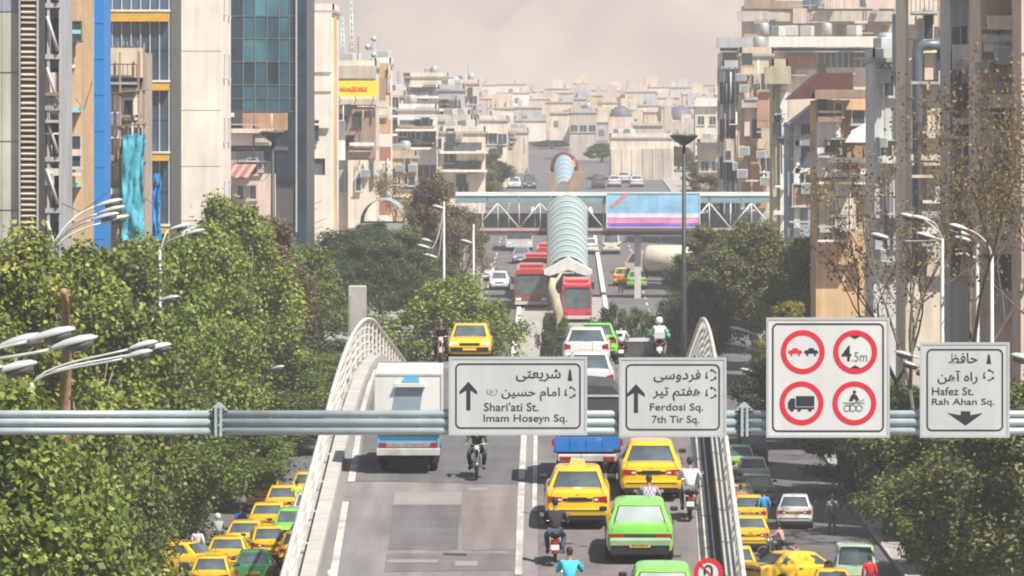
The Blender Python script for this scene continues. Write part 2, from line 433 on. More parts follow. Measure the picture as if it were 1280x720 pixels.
# ------------------------------------------------------------------ gantry
D = 125.0; U = D / F
M_gan = mat("gantry_steel", (.40, .475, .49), .4, metal=.25, var=.1, scale=1.2, streak=.1, dirt=((.24, .26, .26), .5))
gan = thing("sign_gantry", "long blue-grey three-tube steel gantry beam spanning the whole boulevard", "gantry", (-15.5, D, 0))
XA, XB = -15.5, 13.2
for yy, rr in ((517.5, 4.6), (527.8, 5.4), (538.8, 5.0)):
    mb = MB(); cuts = [XA, PX(270, D), PX(277, D), PX(927, D), PX(934, D), XB]
    for a, b in ((0, 1), (2, 3), (4, 5)):
        z = PZ(yy, D); mb.tube([(cuts[a], D, z), (cuts[b], D, z)], rr * U, 12)
    mb.build("beam_tube", M_gan, gan, gan.location)
for yy in (520, 534):
    mb = MB(); z = PZ(yy, D); mb.tube([(XA, D + .5, z), (XB, D + .5, z)], .06, 8); mb.build("rear_tube", M_gan, gan, gan.location)
mb = MB()
for i, x in enumerate(np.arange(XA + .5, XB, 1.2)):
    mb.tube([(x, D + .02, PZ(517, D)), (x + .6, D + .5, PZ(534, D))], .025, 6)
    mb.tube([(x + .6, D + .5, PZ(520, D)), (x + 1.2, D + .02, PZ(538, D))], .025, 6)
o = mb.build("lattice_brace", M_gan, gan, gan.location); o["kind"] = "stuff"
for x in (273.5, 930.5):
    X = PX(x, D); mb = MB()
    for s_ in (-1, 1):
        mb.box(X + s_ * .055 - .03, X + s_ * .055 + .03, D - .18, D + .18, PZ(545, D), PZ(508, D))
    fl = mb.build("flange", M_gan, gan, gan.location)
    mb = MB()
    for yy in (511, 516, 522, 528, 534, 540, 544):
        mb.tube([(X - .13, D - .15, PZ(yy, D)), (X + .13, D - .15, PZ(yy, D))], .022, 6)
    mb.build("bolt_row", M_trim, fl, gan.location)
    mb = MB(); mb.prism([(X - .2, PZ(513, D)), (X + .2, PZ(513, D)), (X + .03, PZ(503, D)), (X - .03, PZ(503, D))], D - .1, D + .1); mb.build("lifting_lug", M_galv, gan, gan.location)
for X in (XA, XB):
    mb = MB(); mb.lathe([(.3, 0), (.26, PZ(505, D))], 20, (X, D + .25, 0)); mb.box(X - .6, X + .6, D - .35, D + .85, 0, .08); mb.build("column", M_gan, gan, gan.location)

# ------------------------------------------------------------------ writing
AR = {'ا': (0xFE8D, 0xFE8E, 0, 0), 'آ': (0xFE81, 0xFE82, 0, 0), 'ت': (0xFE95, 0xFE96, 0xFE97, 0xFE98), 'ح': (0xFEA1, 0xFEA2, 0xFEA3, 0xFEA4),
      'د': (0xFEA9, 0xFEAA, 0, 0), 'ر': (0xFEAD, 0xFEAE, 0, 0), 'س': (0xFEB1, 0xFEB2, 0xFEB3, 0xFEB4), 'ش': (0xFEB5, 0xFEB6, 0xFEB7, 0xFEB8),
      'ظ': (0xFEC5, 0xFEC6, 0xFEC7, 0xFEC8), 'ع': (0xFEC9, 0xFECA, 0xFECB, 0xFECC), 'ف': (0xFED1, 0xFED2, 0xFED3, 0xFED4),
      'م': (0xFEE1, 0xFEE2, 0xFEE3, 0xFEE4), 'ن': (0xFEE5, 0xFEE6, 0xFEE7, 0xFEE8), 'ه': (0xFEE9, 0xFEEA, 0xFEEB, 0xFEEC),
      'و': (0xFEED, 0xFEEE, 0, 0), 'ی': (0xFBFC, 0xFBFD, 0xFBFE, 0xFBFF)}
def shape(s):
    out = []
    for w in s.split(' '):
        r = ''
        for i, c in enumerate(w):
            if c not in AR: r += c; continue
            pj = i > 0 and w[i - 1] in AR and AR[w[i - 1]][2]; nj = i + 1 < len(w) and w[i + 1] in AR and AR[c][2]
            r += chr(AR[c][(1 if not nj else 3) if pj else (2 if nj else 0)])
        out.append(r)
    return ' '.join(out)[::-1].translate({40: 41, 41: 40})
def text(s, box, d, m, parent, off, name="lettering", bold=.0, farsi=False):
    """flat lettering fitted into a pixel box (x0, y0, x1, y1), standing at distance d"""
    c = bpy.data.curves.new("txt", 'FONT'); c.body = shape(s) if farsi else s
    c.extrude = .01; c.resolution_u = 3; c.offset = bold
    o = bpy.data.objects.new("txt", c); COL.objects.link(o)
    bpy.context.view_layer.update()
    me = bpy.data.meshes.new_from_object(o.evaluated_get(bpy.context.evaluated_depsgraph_get()))
    bpy.data.objects.remove(o); bpy.data.curves.remove(c)
    n = len(me.vertices); co = np.zeros(n * 3); me.vertices.foreach_get("co", co); co = co.reshape(-1, 3)
    lo, hi = co.min(0), co.max(0); a, b = P(box[0], box[3], d), P(box[2], box[1], d)
    new = np.zeros_like(co)
    new[:, 0] = a.x + (co[:, 0] - lo[0]) / (hi[0] - lo[0]) * (b.x - a.x) - off[0]
    new[:, 2] = a.z + (co[:, 1] - lo[1]) / (hi[1] - lo[1]) * (b.z - a.z) - off[2]
    new[:, 1] = d - np.clip(co[:, 2], 0, .01) * .6 - off[1]
    me.vertices.foreach_set("co", new.ravel()); me.materials.clear(); me.materials.append(m); me.update()
    me.name = name
    return put(name, me, parent)
def rrect(x0, x1, z0, z1, r, n=5):
    pts = []
    for (cx, cz, a0) in ((x1 - r, z1 - r, 0), (x0 + r, z1 - r, 90), (x0 + r, z0 + r, 180), (x1 - r, z0 + r, 270)):
        for k in range(n + 1):
            a = math.radians(a0 + 90 * k / n); pts.append((cx + r * math.cos(a), cz + r * math.sin(a)))
    return pts
def ring(mb, po, pi, y0, y1):
    n = len(po)
    vs = [(a, y0, b) for a, b in po] + [(a, y0, b) for a, b in pi] + [(a, y1, b) for a, b in po] + [(a, y1, b) for a, b in pi]
    fs = []
    for i in range(n):
        j = (i + 1) % n
        fs += [(i, j, n + j, n + i), (2 * n + i, 3 * n + i, 3 * n + j, 2 * n + j), (i, 2 * n + i, 2 * n + j, j), (n + i, n + j, 3 * n + j, 3 * n + i)]
    mb.add(vs, fs)
def circ(cx, cz, r, n=32): return [(cx + r * math.cos(2 * math.pi * k / n), cz + r * math.sin(2 * math.pi * k / n)) for k in range(n)]
M_panel = mat("sign_sheeting", (.47, .49, .49), .5, var=.05, scale=1.2, streak=.07, dirt=((.38, .38, .36), .3))
M_panw = mat("white_sign_sheeting", (.58, .585, .575), .5, var=.04, scale=1.2, streak=.07)
M_edge = mat("sign_edge", (.46, .48, .47), .45, metal=.2, var=.08)
M_signred = mat("sign_red", (.56, .02, .035), .45, var=.06)
def sign(box, label, ms, bw=2.0, inset=7, rad=7):
    d = D - .17; x0, y0, x1, y1 = box
    a, b = P(x0, y1, d), P(x1, y0, d); t = thing("overhead_sign", label, "road sign", ((a.x + b.x) / 2, d, a.z)); off = t.location
    mb = MB(); mb.box(a.x, b.x, d, d + .03, a.z, b.z); mb.build("sign_panel", ms, t, off)
    mb = MB(); w = 2 * U
    ring(mb, [(a.x - .02, a.z - .02), (b.x + .02, a.z - .02), (b.x + .02, b.z + .02), (a.x - .02, b.z + .02)], [(a.x + w, a.z + w), (b.x - w, a.z + w), (b.x - w, b.z - w), (a.x + w, b.z - w)], d - .012, d + .045)
    mb.build("rim", M_edge, t, off)
    mb = MB(); i = inset * U; q = (inset + bw) * U
    ring(mb, rrect(a.x + i, b.x - i, a.z + i, b.z - i, rad * U), rrect(a.x + q, b.x - q, a.z + q, b.z - q, (rad - bw) * U), d - .006, d - .001)
    mb.build("border", M_black, t, off)
    mb = MB()
    for k in (.2, .5, .8):
        X = a.x + (b.x - a.x) * k; mb.box(X - .03, X + .03, d + .03, d + .09, PZ(546, d), PZ(511, d))
        if y0 < 505: mb.box(X - .025, X + .025, d + .031, d + .07, PZ(511, d), b.z - .05)
    for k in range(1, int((b.z - a.z) / .3)):
        mb.box(a.x + .05, b.x - .05, d + .031, d + .05, a.z + k * .3, a.z + k * .3 + .03)
    mb.build("bracket", M_galv, t, off)
    return t, off, d
def poly(pts, d, m, t, off, name, th=.005):
    mb = MB(); q = [P(x, y, d) for x, y in pts]; mb.prism([(v.x, v.z) for v in q], d - th, d - .001); return mb.build(name, m, t, off)
def disc(cx, cy, r, d, m, t, off, name, th=.005): 
    mb = MB(); c = P(cx, cy, d); mb.prism(circ(c.x, c.z, r * d / F), d - th, d - .001); return mb.build(name, m, t, off)
def annulus(cx, cy, r0, r1, d, m, t, off, name, th=.008):
    mb = MB(); c = P(cx, cy, d); ring(mb, circ(c.x, c.z, r1 * d / F, 40), circ(c.x, c.z, r0 * d / F, 40), d - th, d - .001); return mb.build(name, m, t, off)
def roundabout(x, y, r, d, t, off):
    mb = MB(); c = P(x, y, d)
    for k in range(3):
        a0 = math.radians(120 * k + 20); pts = []
        for i in range(6): a = a0 + math.radians(70) * i / 5; pts.append((c.x + r * U * math.cos(a), c.z + r * U * math.sin(a)))
        inn = [(c.x + (p[0] - c.x) * .78, c.z + (p[1] - c.z) * .78) for p in pts]
        mb.prism(pts + inn[::-1], d - .005, d - .001)
        a = a0 + math.radians(78); q = lambda s_, rr: (c.x + rr * U * math.cos(a + s_), c.z + rr * U * math.sin(a + s_))
        mb.prism([q(-.3, r * .6), q(.15, r * .9), q(-.3, r * 1.25)], d - .005, d - .001)
    mb.build("roundabout_symbol", M_black, t, off)
def roadsym(x, y0, y1, d, t, off): poly([(x - 3, y1), (x + 3, y1), (x + 1, y0), (x - 1, y0)], d, M_black, t, off, "road_symbol")
def uparrow(x, y0, y1, d, t, off): poly([(x - 2.6, y1), (x - 2.6, y0 + 11), (x - 11, y0 + 16), (x - 11, y0 + 12), (x, y0), (x + 11, y0 + 12), (x + 11, y0 + 16), (x + 2.6, y0 + 11), (x + 2.6, y1)], d, M_black, t, off, "arrow")

t, off, d = sign((562, 447, 733, 543), "grey direction sign with upward arrow reading Shari'ati St. and Imam Hoseyn Sq.", M_panel)
uparrow(585.5, 477, 513, d, t, off)
text('شریعتی', (645, 461, 701, 477), d, M_black, t, off, farsi=True, bold=.012)
text('امام حسین', (627, 484, 700, 501), d, M_black, t, off, farsi=True, bold=.012)
text('(ع)', (608, 486, 622, 494), d, mat("grey_print", (.2, .21, .21), .6), t, off, farsi=True)
text("Shari'ati St.", (605, 503, 673, 514), d, M_black, t, off, bold=.008)
text("Imam Hoseyn Sq.", (604.5, 518, 709, 530), d, M_black, t, off, bold=.008)
roadsym(712.5, 462, 476, d, t, off); roundabout(713, 490.5, 7, d, t, off)
t, off, d = sign((775, 448, 907, 545), "grey direction sign with upward arrow reading Ferdosi Sq. and 7th Tir Sq.", M_panel)
uparrow(795, 480, 516, d, t, off)
text('فردوسی', (817, 462, 876, 478), d, M_black, t, off, farsi=True, bold=.012)
text('هفتم تیر', (816, 484, 876, 501), d, M_black, t, off, farsi=True, bold=.012)
text("Ferdosi Sq.", (812.5, 504, 879, 516), d, M_black, t, off, bold=.008)
text("7th Tir Sq.", (815, 519.5, 874, 531.5), d, M_black, t, off, bold=.008)
roundabout(889, 469, 7, d, t, off); roundabout(889, 491, 7, d, t, off)
t, off, d = sign((1151, 429, 1261, 546), "grey sign with downward arrow reading Hafez St. and Rah Ahan Sq.", M_panel)
text('حافظ', (1186, 441, 1222, 454), d, M_black, t, off, farsi=True, bold=.012)
text('راه آهن', (1172, 463, 1222, 480), d, M_black, t, off, farsi=True, bold=.012)
text("Hafez St.", (1165, 484, 1217, 494), d, M_black, t, off, bold=.008)
text("Rah Ahan Sq.", (1165, 498, 1243, 508.5), d, M_black, t, off, bold=.008)
roadsym(1236, 443, 455, d, t, off); roundabout(1236, 469, 7, d, t, off)
poly([(1201, 514), (1213, 514), (1213, 519), (1229, 516), (1207, 532), (1184, 516), (1201, 519)], d, M_black, t, off, "arrow")
t, off, d = sign((959, 398, 1111, 546), "square white sign carrying four red-ringed prohibition symbols on the gantry", M_panw, bw=2.2, inset=6)
for (cx, cy) in ((1003.5, 440), (1069, 440), (1002, 504), (1068, 504)): annulus(cx, cy, 21, 27.5, d, M_signred, t, off, "red_ring")
def carsym(cx, cy, m):
    poly([(cx - 9, cy + 2), (cx - 8, cy - 2), (cx - 4, cy - 2.5), (cx - 3, cy - 5), (cx + 3, cy - 5), (cx + 4, cy - 2.5), (cx + 8, cy - 2), (cx + 9, cy + 2), (cx + 6, cy + 2), (cx + 6, cy + 5), (cx + 3.5, cy + 5), (cx + 3.5, cy + 2), (cx - 3.5, cy + 2), (cx - 3.5, cy + 5), (cx - 6, cy + 5), (cx - 6, cy + 2)], d, m, t, off, "car_symbol")
carsym(994, 440, M_signred); carsym(1014, 440, M_black)
text("4", (1052, 432, 1064, 451.5), d, M_black, t, off, bold=.02)
text(".5m", (1065, 440, 1084, 452), d, mat("thin_grey_print", (.13, .13, .13), .6), t, off)
poly([(1062, 419.6), (1076, 419.6), (1069, 423.6)], d, M_black, t, off, "height_mark", .010); poly([(1062, 460.4), (1076, 460.4), (1069, 456.4)], d, M_black, t, off, "height_mark", .010)
poly([(995, 495), (1018, 495), (1018, 508), (995, 508)], d, M_black, t, off, "truck_symbol")
poly([(985, 510), (985, 503), (988, 498), (994, 498), (994, 509), (1018, 509), (1018, 511.5), (985, 511.5)], d, M_black, t, off, "truck_symbol")
for x in (990, 999, 1012.5): disc(x, 512, 2.4, d, M_black, t, off, "truck_symbol", .007)
poly([(1061, 501), (1064, 494), (1067, 492), (1071, 494), (1074, 500), (1070, 502), (1068, 498), (1065, 502)], d, M_black, t, off, "cart_symbol")
disc(1068, 490, 2.2, d, M_black, t, off, "cart_symbol")
M_gp = mat("grey_print", (.2, .21, .21), .6)
for x in (1059, 1066, 1074): annulus(x, 510, 3.2, 4.6, d, M_gp, t, off, "cart_symbol")
poly([(1054, 503), (1081, 503), (1081, 504.5), (1054, 504.5)], d, M_gp, t, off, "cart_symbol")
poly([(1055, 508), (1080, 499), (1080.5, 500), (1055.5, 509)], d, M_gp, t, off, "cart_symbol")
# small round sign on its arm
d = 118.0; c = P(885.5, 715, d)
t = thing("round_sign", "round red-ringed sign with a slashed black U-turn symbol at the flyover edge", "road sign", (RR(d) + .2, d, DZ(d))); off = t.location
annulus(885.5, 716, 12.5, 18.5, d, M_signred, t, off, "red_ring"); disc(885.5, 716, 13, d, M_panw, t, off, "sign_face", .004)
mb = MB(); arc = [(c.x + .075 * math.cos(a), d - .006, c.z + .06 + .075 * math.sin(a)) for a in np.linspace(0, math.pi, 9)]
mb.tube([(c.x + .075, d - .006, c.z - .12)] + arc + [(c.x - .075, d - .006, c.z - .05)], .022, 6); mb.build("turn_symbol", M_black, t, off)
mb = MB(); mb.tube([(c.x - .16, d - .011, c.z + .16), (c.x + .16, d - .011, c.z - .16)], .02, 6); mb.build("slash", M_signred, t, off)
mb = MB(); zz = c.z - .25; X = RR(d) + .25
mb.tube([(X, d + .02, DZ(d)), (X, d + .02, zz)], .045, 8); mb.tube([(X, d + .02, zz), (c.x, d + .02, zz)], .03, 8); mb.build("post", M_galv, t, off)

# ------------------------------------------------------------------ haze
hm = bpy.data.materials.new("haze_air"); hm.use_nodes = True; hn = hm.node_tree; hn.nodes.clear()
ho = hn.nodes.new("ShaderNodeOutputMaterial"); hv = hn.nodes.new("ShaderNodeVolumePrincipled")
hv.inputs["Color"].default_value = (.93, .93, .96, 1); hv.inputs["Density"].default_value = HAZE; hv.inputs["Anisotropy"].default_value = 0.0
hn.links.new(hv.outputs[0], ho.inputs["Volume"])
mb = MB(); mb.box(-3800, 3800, -450, 4400, -2.5, 460)
tag(mb.build("haze", hm), kind="stuff")
# ------------------------------------------------------------------ vehicles
def sample(tab, y):
    if y <= tab[0][0]: return tab[0][1:]
    for a, b in zip(tab, tab[1:]):
        if y <= b[0]:
            k = (y - a[0]) / (b[0] - a[0]); return tuple(p + (q - p) * k for p, q in zip(a[1:], b[1:]))
    return tab[-1][1:]
M_under = mat("underbody", (.012, .012, .013), .9, var=.1)
M_tyre = M_rub
def wheel_mesh(r=.30, w=.19):
    mb = MB(); mb.lathe([(r * .62, -w / 2), (r * .93, -w / 2), (r, -w / 2 + .03), (r, w / 2 - .03), (r * .93, w / 2), (r * .62, w / 2)], 20, axis='x')
    ty = mb.mesh("tyre", M_tyre)
    mb = MB(); mb.lathe([(.02, -w / 2 + .035), (r * .25, -w / 2 + .02), (r * .5, -w / 2 + .045), (r * .64, -w / 2 + .005), (r * .64, w / 2 - .005), (r * .5, w / 2 - .045), (r * .25, w / 2 - .02), (.02, w / 2 - .035)], 16, axis='x')
    return ty, mb.mesh("rim", M_rim)
WM = {}
def add_wheel(t, x, y, r=.30, w=.19):
    if (r, w) not in WM: WM[(r, w)] = wheel_mesh(r, w)
    ty, ri = WM[(r, w)]; o = put("wheel", ty, t, (x, y, r)); put("rim", ri, o)
    return o
STY = {
 # stations (y, halfwidth, z_bottom, z_shoulder); greenhouse: rear base y,z / rear roof y / front roof y / front base y,z / half widths
 'sedan': dict(L=4.5, H=1.44, st=[(-2.25, .72, .36, .80), (-2.21, .80, .30, .93), (-2.05, .84, .25, 1.0), (-1.5, .86, .2, 1.0), (0, .865, .18, .95), (.9, .86, .18, .92), (1.1, .85, .18, .9), (1.9, .82, .22, .80), (2.12, .78, .26, .70), (2.25, .70, .32, .58)],
              g=(-1.62, -1.05, .45, 1.18, .76, .57), wy=(-1.33, 1.33), tz=.78, rs=.93),
 'boxy': dict(L=4.35, H=1.42, st=[(-2.17, .74, .36, .86), (-2.14, .81, .28, .96), (-1.9, .835, .24, .99), (-1.4, .845, .2, .98), (0, .85, .18, .94), (.9, .845, .18, .92), (1.1, .84, .18, .9), (1.9, .81, .22, .82), (2.1, .78, .26, .72), (2.17, .72, .32, .60)],
              g=(-1.66, -1.22, .42, 1.1, .76, .60), wy=(-1.28, 1.3), tz=.72, rs=.95),
 'compact': dict(L=3.95, H=1.45, st=[(-1.97, .70, .36, .80), (-1.94, .77, .28, .92), (-1.75, .80, .24, .97), (-1.3, .81, .2, .97), (0, .815, .18, .93), (.8, .81, .18, .92), (1.0, .80, .18, .9), (1.6, .78, .22, .80), (1.85, .74, .26, .70), (1.97, .66, .32, .56)],
              g=(-1.5, -1.0, .4, 1.0, .72, .55), wy=(-1.15, 1.2), tz=.76, rs=.93),
 'hatch': dict(L=3.85, H=1.44, st=[(-1.92, .68, .38, .78), (-1.89, .77, .28, .94), (-1.75, .81, .24, 1.0), (-1.3, .825, .2, .98), (0, .83, .18, .93), (.9, .82, .18, .92), (1.1, .81, .18, .88), (1.6, .78, .22, .78), (1.85, .72, .26, .66), (1.92, .62, .32, .54)],
              g=(-1.84, -1.40, .35, 1.1, .73, .55), wy=(-1.2, 1.22), tz=.84, rs=.93),
 'van': dict(L=4.2, H=1.85, st=[(-2.1, .74, .36, .95), (-2.07, .80, .28, 1.1), (-1.9, .83, .24, 1.12), (-1.3, .84, .2, 1.1), (0, .84, .18, 1.05), (1.1, .83, .18, 1.02), (1.4, .82, .18, .98), (1.8, .78, .22, .85), (2.0, .74, .26, .7), (2.1, .66, .32, .56)],
              g=(-2.06, -1.9, .6, 1.35, .76, .66), wy=(-1.3, 1.35), tz=.86, rs=.95),
}
CARC = {}
def make_car(style, pname, col, label, cat, taxi=False, platec=None, rear='normal', group=None, tail='sq'):
    key = (style, pname, taxi, rear, tail)
    if key in CARC:
        c = copy_tree(CARC[key]); tag(c, label, cat, group)
        if not group and "group" in c: del c["group"]
        return c
    s = STY[style]; mp = paint(pname, col); L2 = s['L'] / 2; H = s['H']
    t = thing({'van': 'minivan', 'hatch': 'hatchback_car'}.get(style, 'taxi' if taxi else 'saloon_car'), label, cat, group=group)
    CARC[key] = t
    # body
    wy = s['wy']; ra = .36; mb = MB(); rings = []
    ys = sorted(set([round(a[0], 3) for a in s['st']] + [round(v, 3) for v in np.arange(-L2 + .1, L2 - .05, .13)] + [round(w + ra * q, 3) for w in wy for q in (-.99, -.9, -.7, .7, .9, .99)]))
    for y in ys:
        hw, zb, zt = sample(s['st'], y)
        az = 0
        for w in wy:
            if abs(y - w) < ra: az = max(az, .30 + math.sqrt(ra * ra - (y - w) ** 2))
        H2 = zt - zb
        half = [(.0, zb), (.78 * hw, zb), (.95 * hw, zb + .06), (hw, zb + .3 * H2), (hw * 1.0, zb + .55 * H2), (.985 * hw, zb + .8 * H2), (.95 * hw, zt - .05), (.88 * hw, zt), (.5 * hw, zt + .02), (0, zt + .028)]
        half = [(x, max(z, min(az, zt - .08)) if i in (1, 2, 3, 4) else z) for i, (x, z) in enumerate(half)]
        half[0] = (0, max(zb, az * .9))
        rings.append([(x, y, z) for x, z in half] + [(-x, y, z) for x, z in half[-2:0:-1]])
    mb.loft(rings)
    # greenhouse
    yb0, yr0, yr1, yb1, wb, wr = s['g']; zb0 = sample(s['st'], yb0)[2] - .02; zb1 = sample(s['st'], yb1)[2] - .03
    zbm = sample(s['st'], 0)[2] - .02
    def gring(k, top=False):
        # k 0 = belt, 1 = roof edge
        w = wb + (wr - wb) * k; z0 = zb0 + (H - .06 - zb0) * k; z1 = zb1 + (H - .08 - zb1) * k; zm = zbm + (H - .03 - zbm) * k
        y0 = yb0 + (yr0 - yb0) * k; y1 = yb1 + (yr1 - yb1) * k
        return [(-w, y0 + .10, z0), (-w * .82, y0, z0), (0, y0 - .05, z0 + .0), (w * .82, y0, z0), (w, y0 + .10, z0), (w * 1.02, (y0 + y1) / 2, zm), (w * .98, y1 - .12, z1), (w * .8, y1, z1), (0, y1 + .07, z1), (-w * .8, y1, z1), (-w * .98, y1 - .12, z1), (-w * 1.02, (y0 + y1) / 2, zm)]
    r1 = gring(1.0); cx = [(x * .88, (y - (yr0 + yr1) / 2) * .9 + (yr0 + yr1) / 2, z + .045) for x, y, z in r1]
    cc = [(x * .5, (y - (yr0 + yr1) / 2) * .55 + (yr0 + yr1) / 2, H) for x, y, z in r1]
    mb.loft([gring(0), gring(.5), r1, cx, cc])
    body = mb.build("body", mp, t); smooth_auto(body, 38)
    mb = MB(); mb.box(-.66, .66, -L2 + .15, L2 - .2, .15, .34); mb.box(-.60, .60, -L2 + .22, L2 - .4, .30, .62); mb.build("underbody", M_under, t)
    # glass
    def gp(k, u, face):  # point on greenhouse face, pushed out
        r = gring(k)
        if face == 'rear': A, B, n = r[1], r[3], Vector((0, -1, .35))
        elif face == 'front': A, B, n = r[9], r[7], Vector((0, 1, .35))
        elif face == 'right': A, B, n = r[4], r[6], Vector((1, 0, .25))
        else: A, B, n = r[0], r[10], Vector((-1, 0, .25))
        p = Vector(A).lerp(Vector(B), u)
        if face in ('rear', 'front'): p.y += (-.05 if face == 'rear' else .07) * (1 - abs(2 * u - 1)) * .9
        else: p.x += (1 if face == 'right' else -1) * .012 * (1 - abs(2 * u - 1)); 
        return p + n.normalized() * .008
    def glass(name, face, k0, k1, u0, u1, tu=0, nseg=6, m=M_glass, lift=0.0):
        mb = MB(); vs = []
        for i in range(5):
            k = k0 + (k1 - k0) * i / 4
            for j in range(nseg + 1):
                u = u0 + (u1 - u0) * j / nseg; p = gp(k, u, face)
                if lift: p += Vector((0, -lift if face == 'rear' else lift, lift * .35))
                vs.append(p)
        n = nseg + 1; mb.add(vs, [(i * n + j, i * n + j + 1, (i + 1) * n + j + 1, (i + 1) * n + j) for i in range(4) for j in range(nseg)], smooth=True)
        o = mb.build(name, m, t, fix=False)
        # a thin seal around
        return o
    lowk = .06 if rear != 'hatchglass' else .04
    glass("window_seal", 'rear', lowk - .03, .97, -.03, 1.03, m=M_trim); glass("rear_window", 'rear', lowk + .02, .92, .0, 1.0, lift=.006, m=M_glassp if tail == "wide" else M_glass)
    glass("window_seal", 'front', .05, .97, -.02, 1.02, m=M_trim); glass("windshield", 'front', .10, .93, .02, .98, lift=.006)
    for f in ('left', 'right'):
        glass("side_window", f, .12, .88, .06, .49); glass("side_window", f, .12, .88, .53, .96)
    # rear details
    yr = -L2; z = s['tz']; hw = s['st'][1][1]
    def rear_y(zz):
        return yr + max(0, (zz - s['st'][0][3]) * .32) - .012
    if tail == 'sq':
        for sx in (-1, 1):
            mb = MB(); mb.prism([(sx * hw * .97, z - .07), (sx * hw * .52, z - .055), (sx * hw * .50, z + .06), (sx * hw * .95, z + .085)], rear_y(z), yr + .25)
            tl = mb.build("taillight", M_red, t)
            mb = MB(); mb.prism([(sx * hw * .66, z - .03), (sx * hw * .54, z - .03), (sx * hw * .54, z + .02), (sx * hw * .66, z + .02)], rear_y(z) - .006, yr + .2); mb.build("reversing_lens", M_clear, tl)
        mb = MB(); mb.box(-hw * .48, hw * .48, rear_y(z) + .002, yr + .2, z - .05, z + .03); mb.build("rear_panel", M_trim if rear != 'green' else mat("dark_red_panel", (.06, .03, .03), .4), t)
    elif tail == 'wide':
        mb = MB(); mb.box(-hw * .97, hw * .97, yr - .012, yr + .2, z - .085, z + .035); mb.build("rear_panel", mat("smoked_panel", (.035, .05, .035), .3), t)
        for sx in (-1, 1):
            mb = MB(); mb.box(min(sx * hw * .98, sx * hw * .5), max(sx * hw * .98, sx * hw * .5), yr - .018, yr + .2, z - .08, z + .03); mb.build("taillight", M_red, t)
    else:
        for sx in (-1, 1):
            mb = MB(); mb.prism([(sx * hw * 1.0, z - .11), (sx * hw * .72, z - .12), (sx * hw * .70, z + .02), (sx * hw * .97, z + .08)], rear_y(z) - .01, yr + .25); mb.build("taillight", M_red, t)
    pm = MB()
    if tail == 'wide': pm.box(-.26, .26, yr - .05, yr, .42, .51); 
    elif tail == 'tall': pm.box(-.26, .26, yr - .03, yr, .62, .72)
    else: pm.box(-.25, .25, rear_y(z) - .014, yr, z - .03, z + .055)
    pl = pm.build("number_plate", M_plate if platec is None else platec, t)
    mb = MB(); q = .465 if tail == 'wide' else (.67 if tail == 'tall' else z + .012); yy = (yr - .051 if tail == 'wide' else (yr - .031 if tail == 'tall' else rear_y(z) - .015))
    for i, x in enumerate((-.19, -.14, -.08, -.01, .05, .10, .17)): mb.box(x - .018, x + .014, yy - .003, yy, q - .022, q + .022)
    mb.build("plate_digits", M_black, pl)
    mbum = mp if tail != 'wide' else mat("pale_green_bumper", (.35, .55, .30), .5)
    mb = MB(); zz = .50 if tail != 'wide' else .60
    mb.loft([[(-hw * 1.0, yr + .16, zz - .13), (-hw * .9, yr - .05, zz - .13), (hw * .9, yr - .05, zz - .13), (hw * 1.0, yr + .16, zz - .13)],
             [(-hw * 1.015, yr + .16, zz), (-hw * .93, yr - .075, zz), (hw * .93, yr - .075, zz), (hw * 1.015, yr + .16, zz)],
             [(-hw * 1.0, yr + .16, zz + .05), (-hw * .9, yr - .06, zz + .06), (hw * .9, yr - .06, zz + .06), (hw * 1.0, yr + .16, zz + .05)]], smooth=False)
    mb.build("rear_bumper", mbum, t)
    mb = MB(); mb.box(-hw * .9, hw * .9, yr - .03, yr + .1, .24, zz - .125); mb.box(.36, .44, yr - .05, yr + .15, .27, .33); mb.build("rear_valance", M_trim, t)
    # front details
    yf = L2; hf = s['st'][-1][1]
    for sx in (-1, 1):
        mb = MB(); mb.prism([(sx * hf * 1.08, .56), (sx * hf * .58, .56), (sx * hf * .58, .68), (sx * hf * 1.0, .70)], yf - .2, yf - .01); mb.build("headlight", M_clear, t)
    mb = MB(); mb.box(-hf * .52, hf * .52, yf - .2, yf + .005, .56, .66); mb.build("grille", M_trim, t)
    mb = MB(); mb.loft([[(-hf * 1.12, yf - .2, .32), (-hf * .9, yf + .05, .32), (hf * .9, yf + .05, .32), (hf * 1.12, yf - .2, .32)], [(-hf * 1.14, yf - .2, .5), (-hf * .92, yf + .07, .5), (hf * .92, yf + .07, .5), (hf * 1.14, yf - .2, .5)]], smooth=False); mb.build("front_bumper", M_trim if taxi else mp, t)
    mb = MB(); mb.box(-.25, .25, yf + .06, yf + .085, .38, .48); mb.build("number_plate", M_plate if taxi else M_platew, t)
    # shut lines
    mb = MB()
    for q in (.96, -.06, -1.02):
        for sx in (-1, 1):
            zz2 = sample(s['st'], q)[2] - .06; hw2 = sample(s['st'], q)[0]
            mb.tube([(sx * (hw2 + .001), q, .3), (sx * (hw2 + .003), q, .55), (sx * (hw2 * .99), q, zz2 - .04)], .007, 4)
    zt_ = s['st'][2][3]
    mb.tube([(-hw * .86, rear_y(z + .1) + .0, z + .12), (-hw * .80, -L2 + .1, zt_ + .022), (-hw * .74, yb0 - .06, zb0 + .04)], .007, 4)
    mb.tube([(hw * .86, rear_y(z + .1) + .0, z + .12), (hw * .80, -L2 + .1, zt_ + .022), (hw * .74, yb0 - .06, zb0 + .04)], .007, 4)
    o = mb.build("shut_line", M_trim, t); o["kind"] = "stuff"
    if tail != 'wide':
        mb = MB(); mb.box(-hw * .86, hw * .86, yr - .081, yr - .05, .49, .515); mb.build("bumper_strip", M_trim, t)
    mb = MB(); mb.tube([(.1, .1, H - .03), (.1, -.1, H + .28)], .007, 4); mb.build("aerial", M_trim, t)
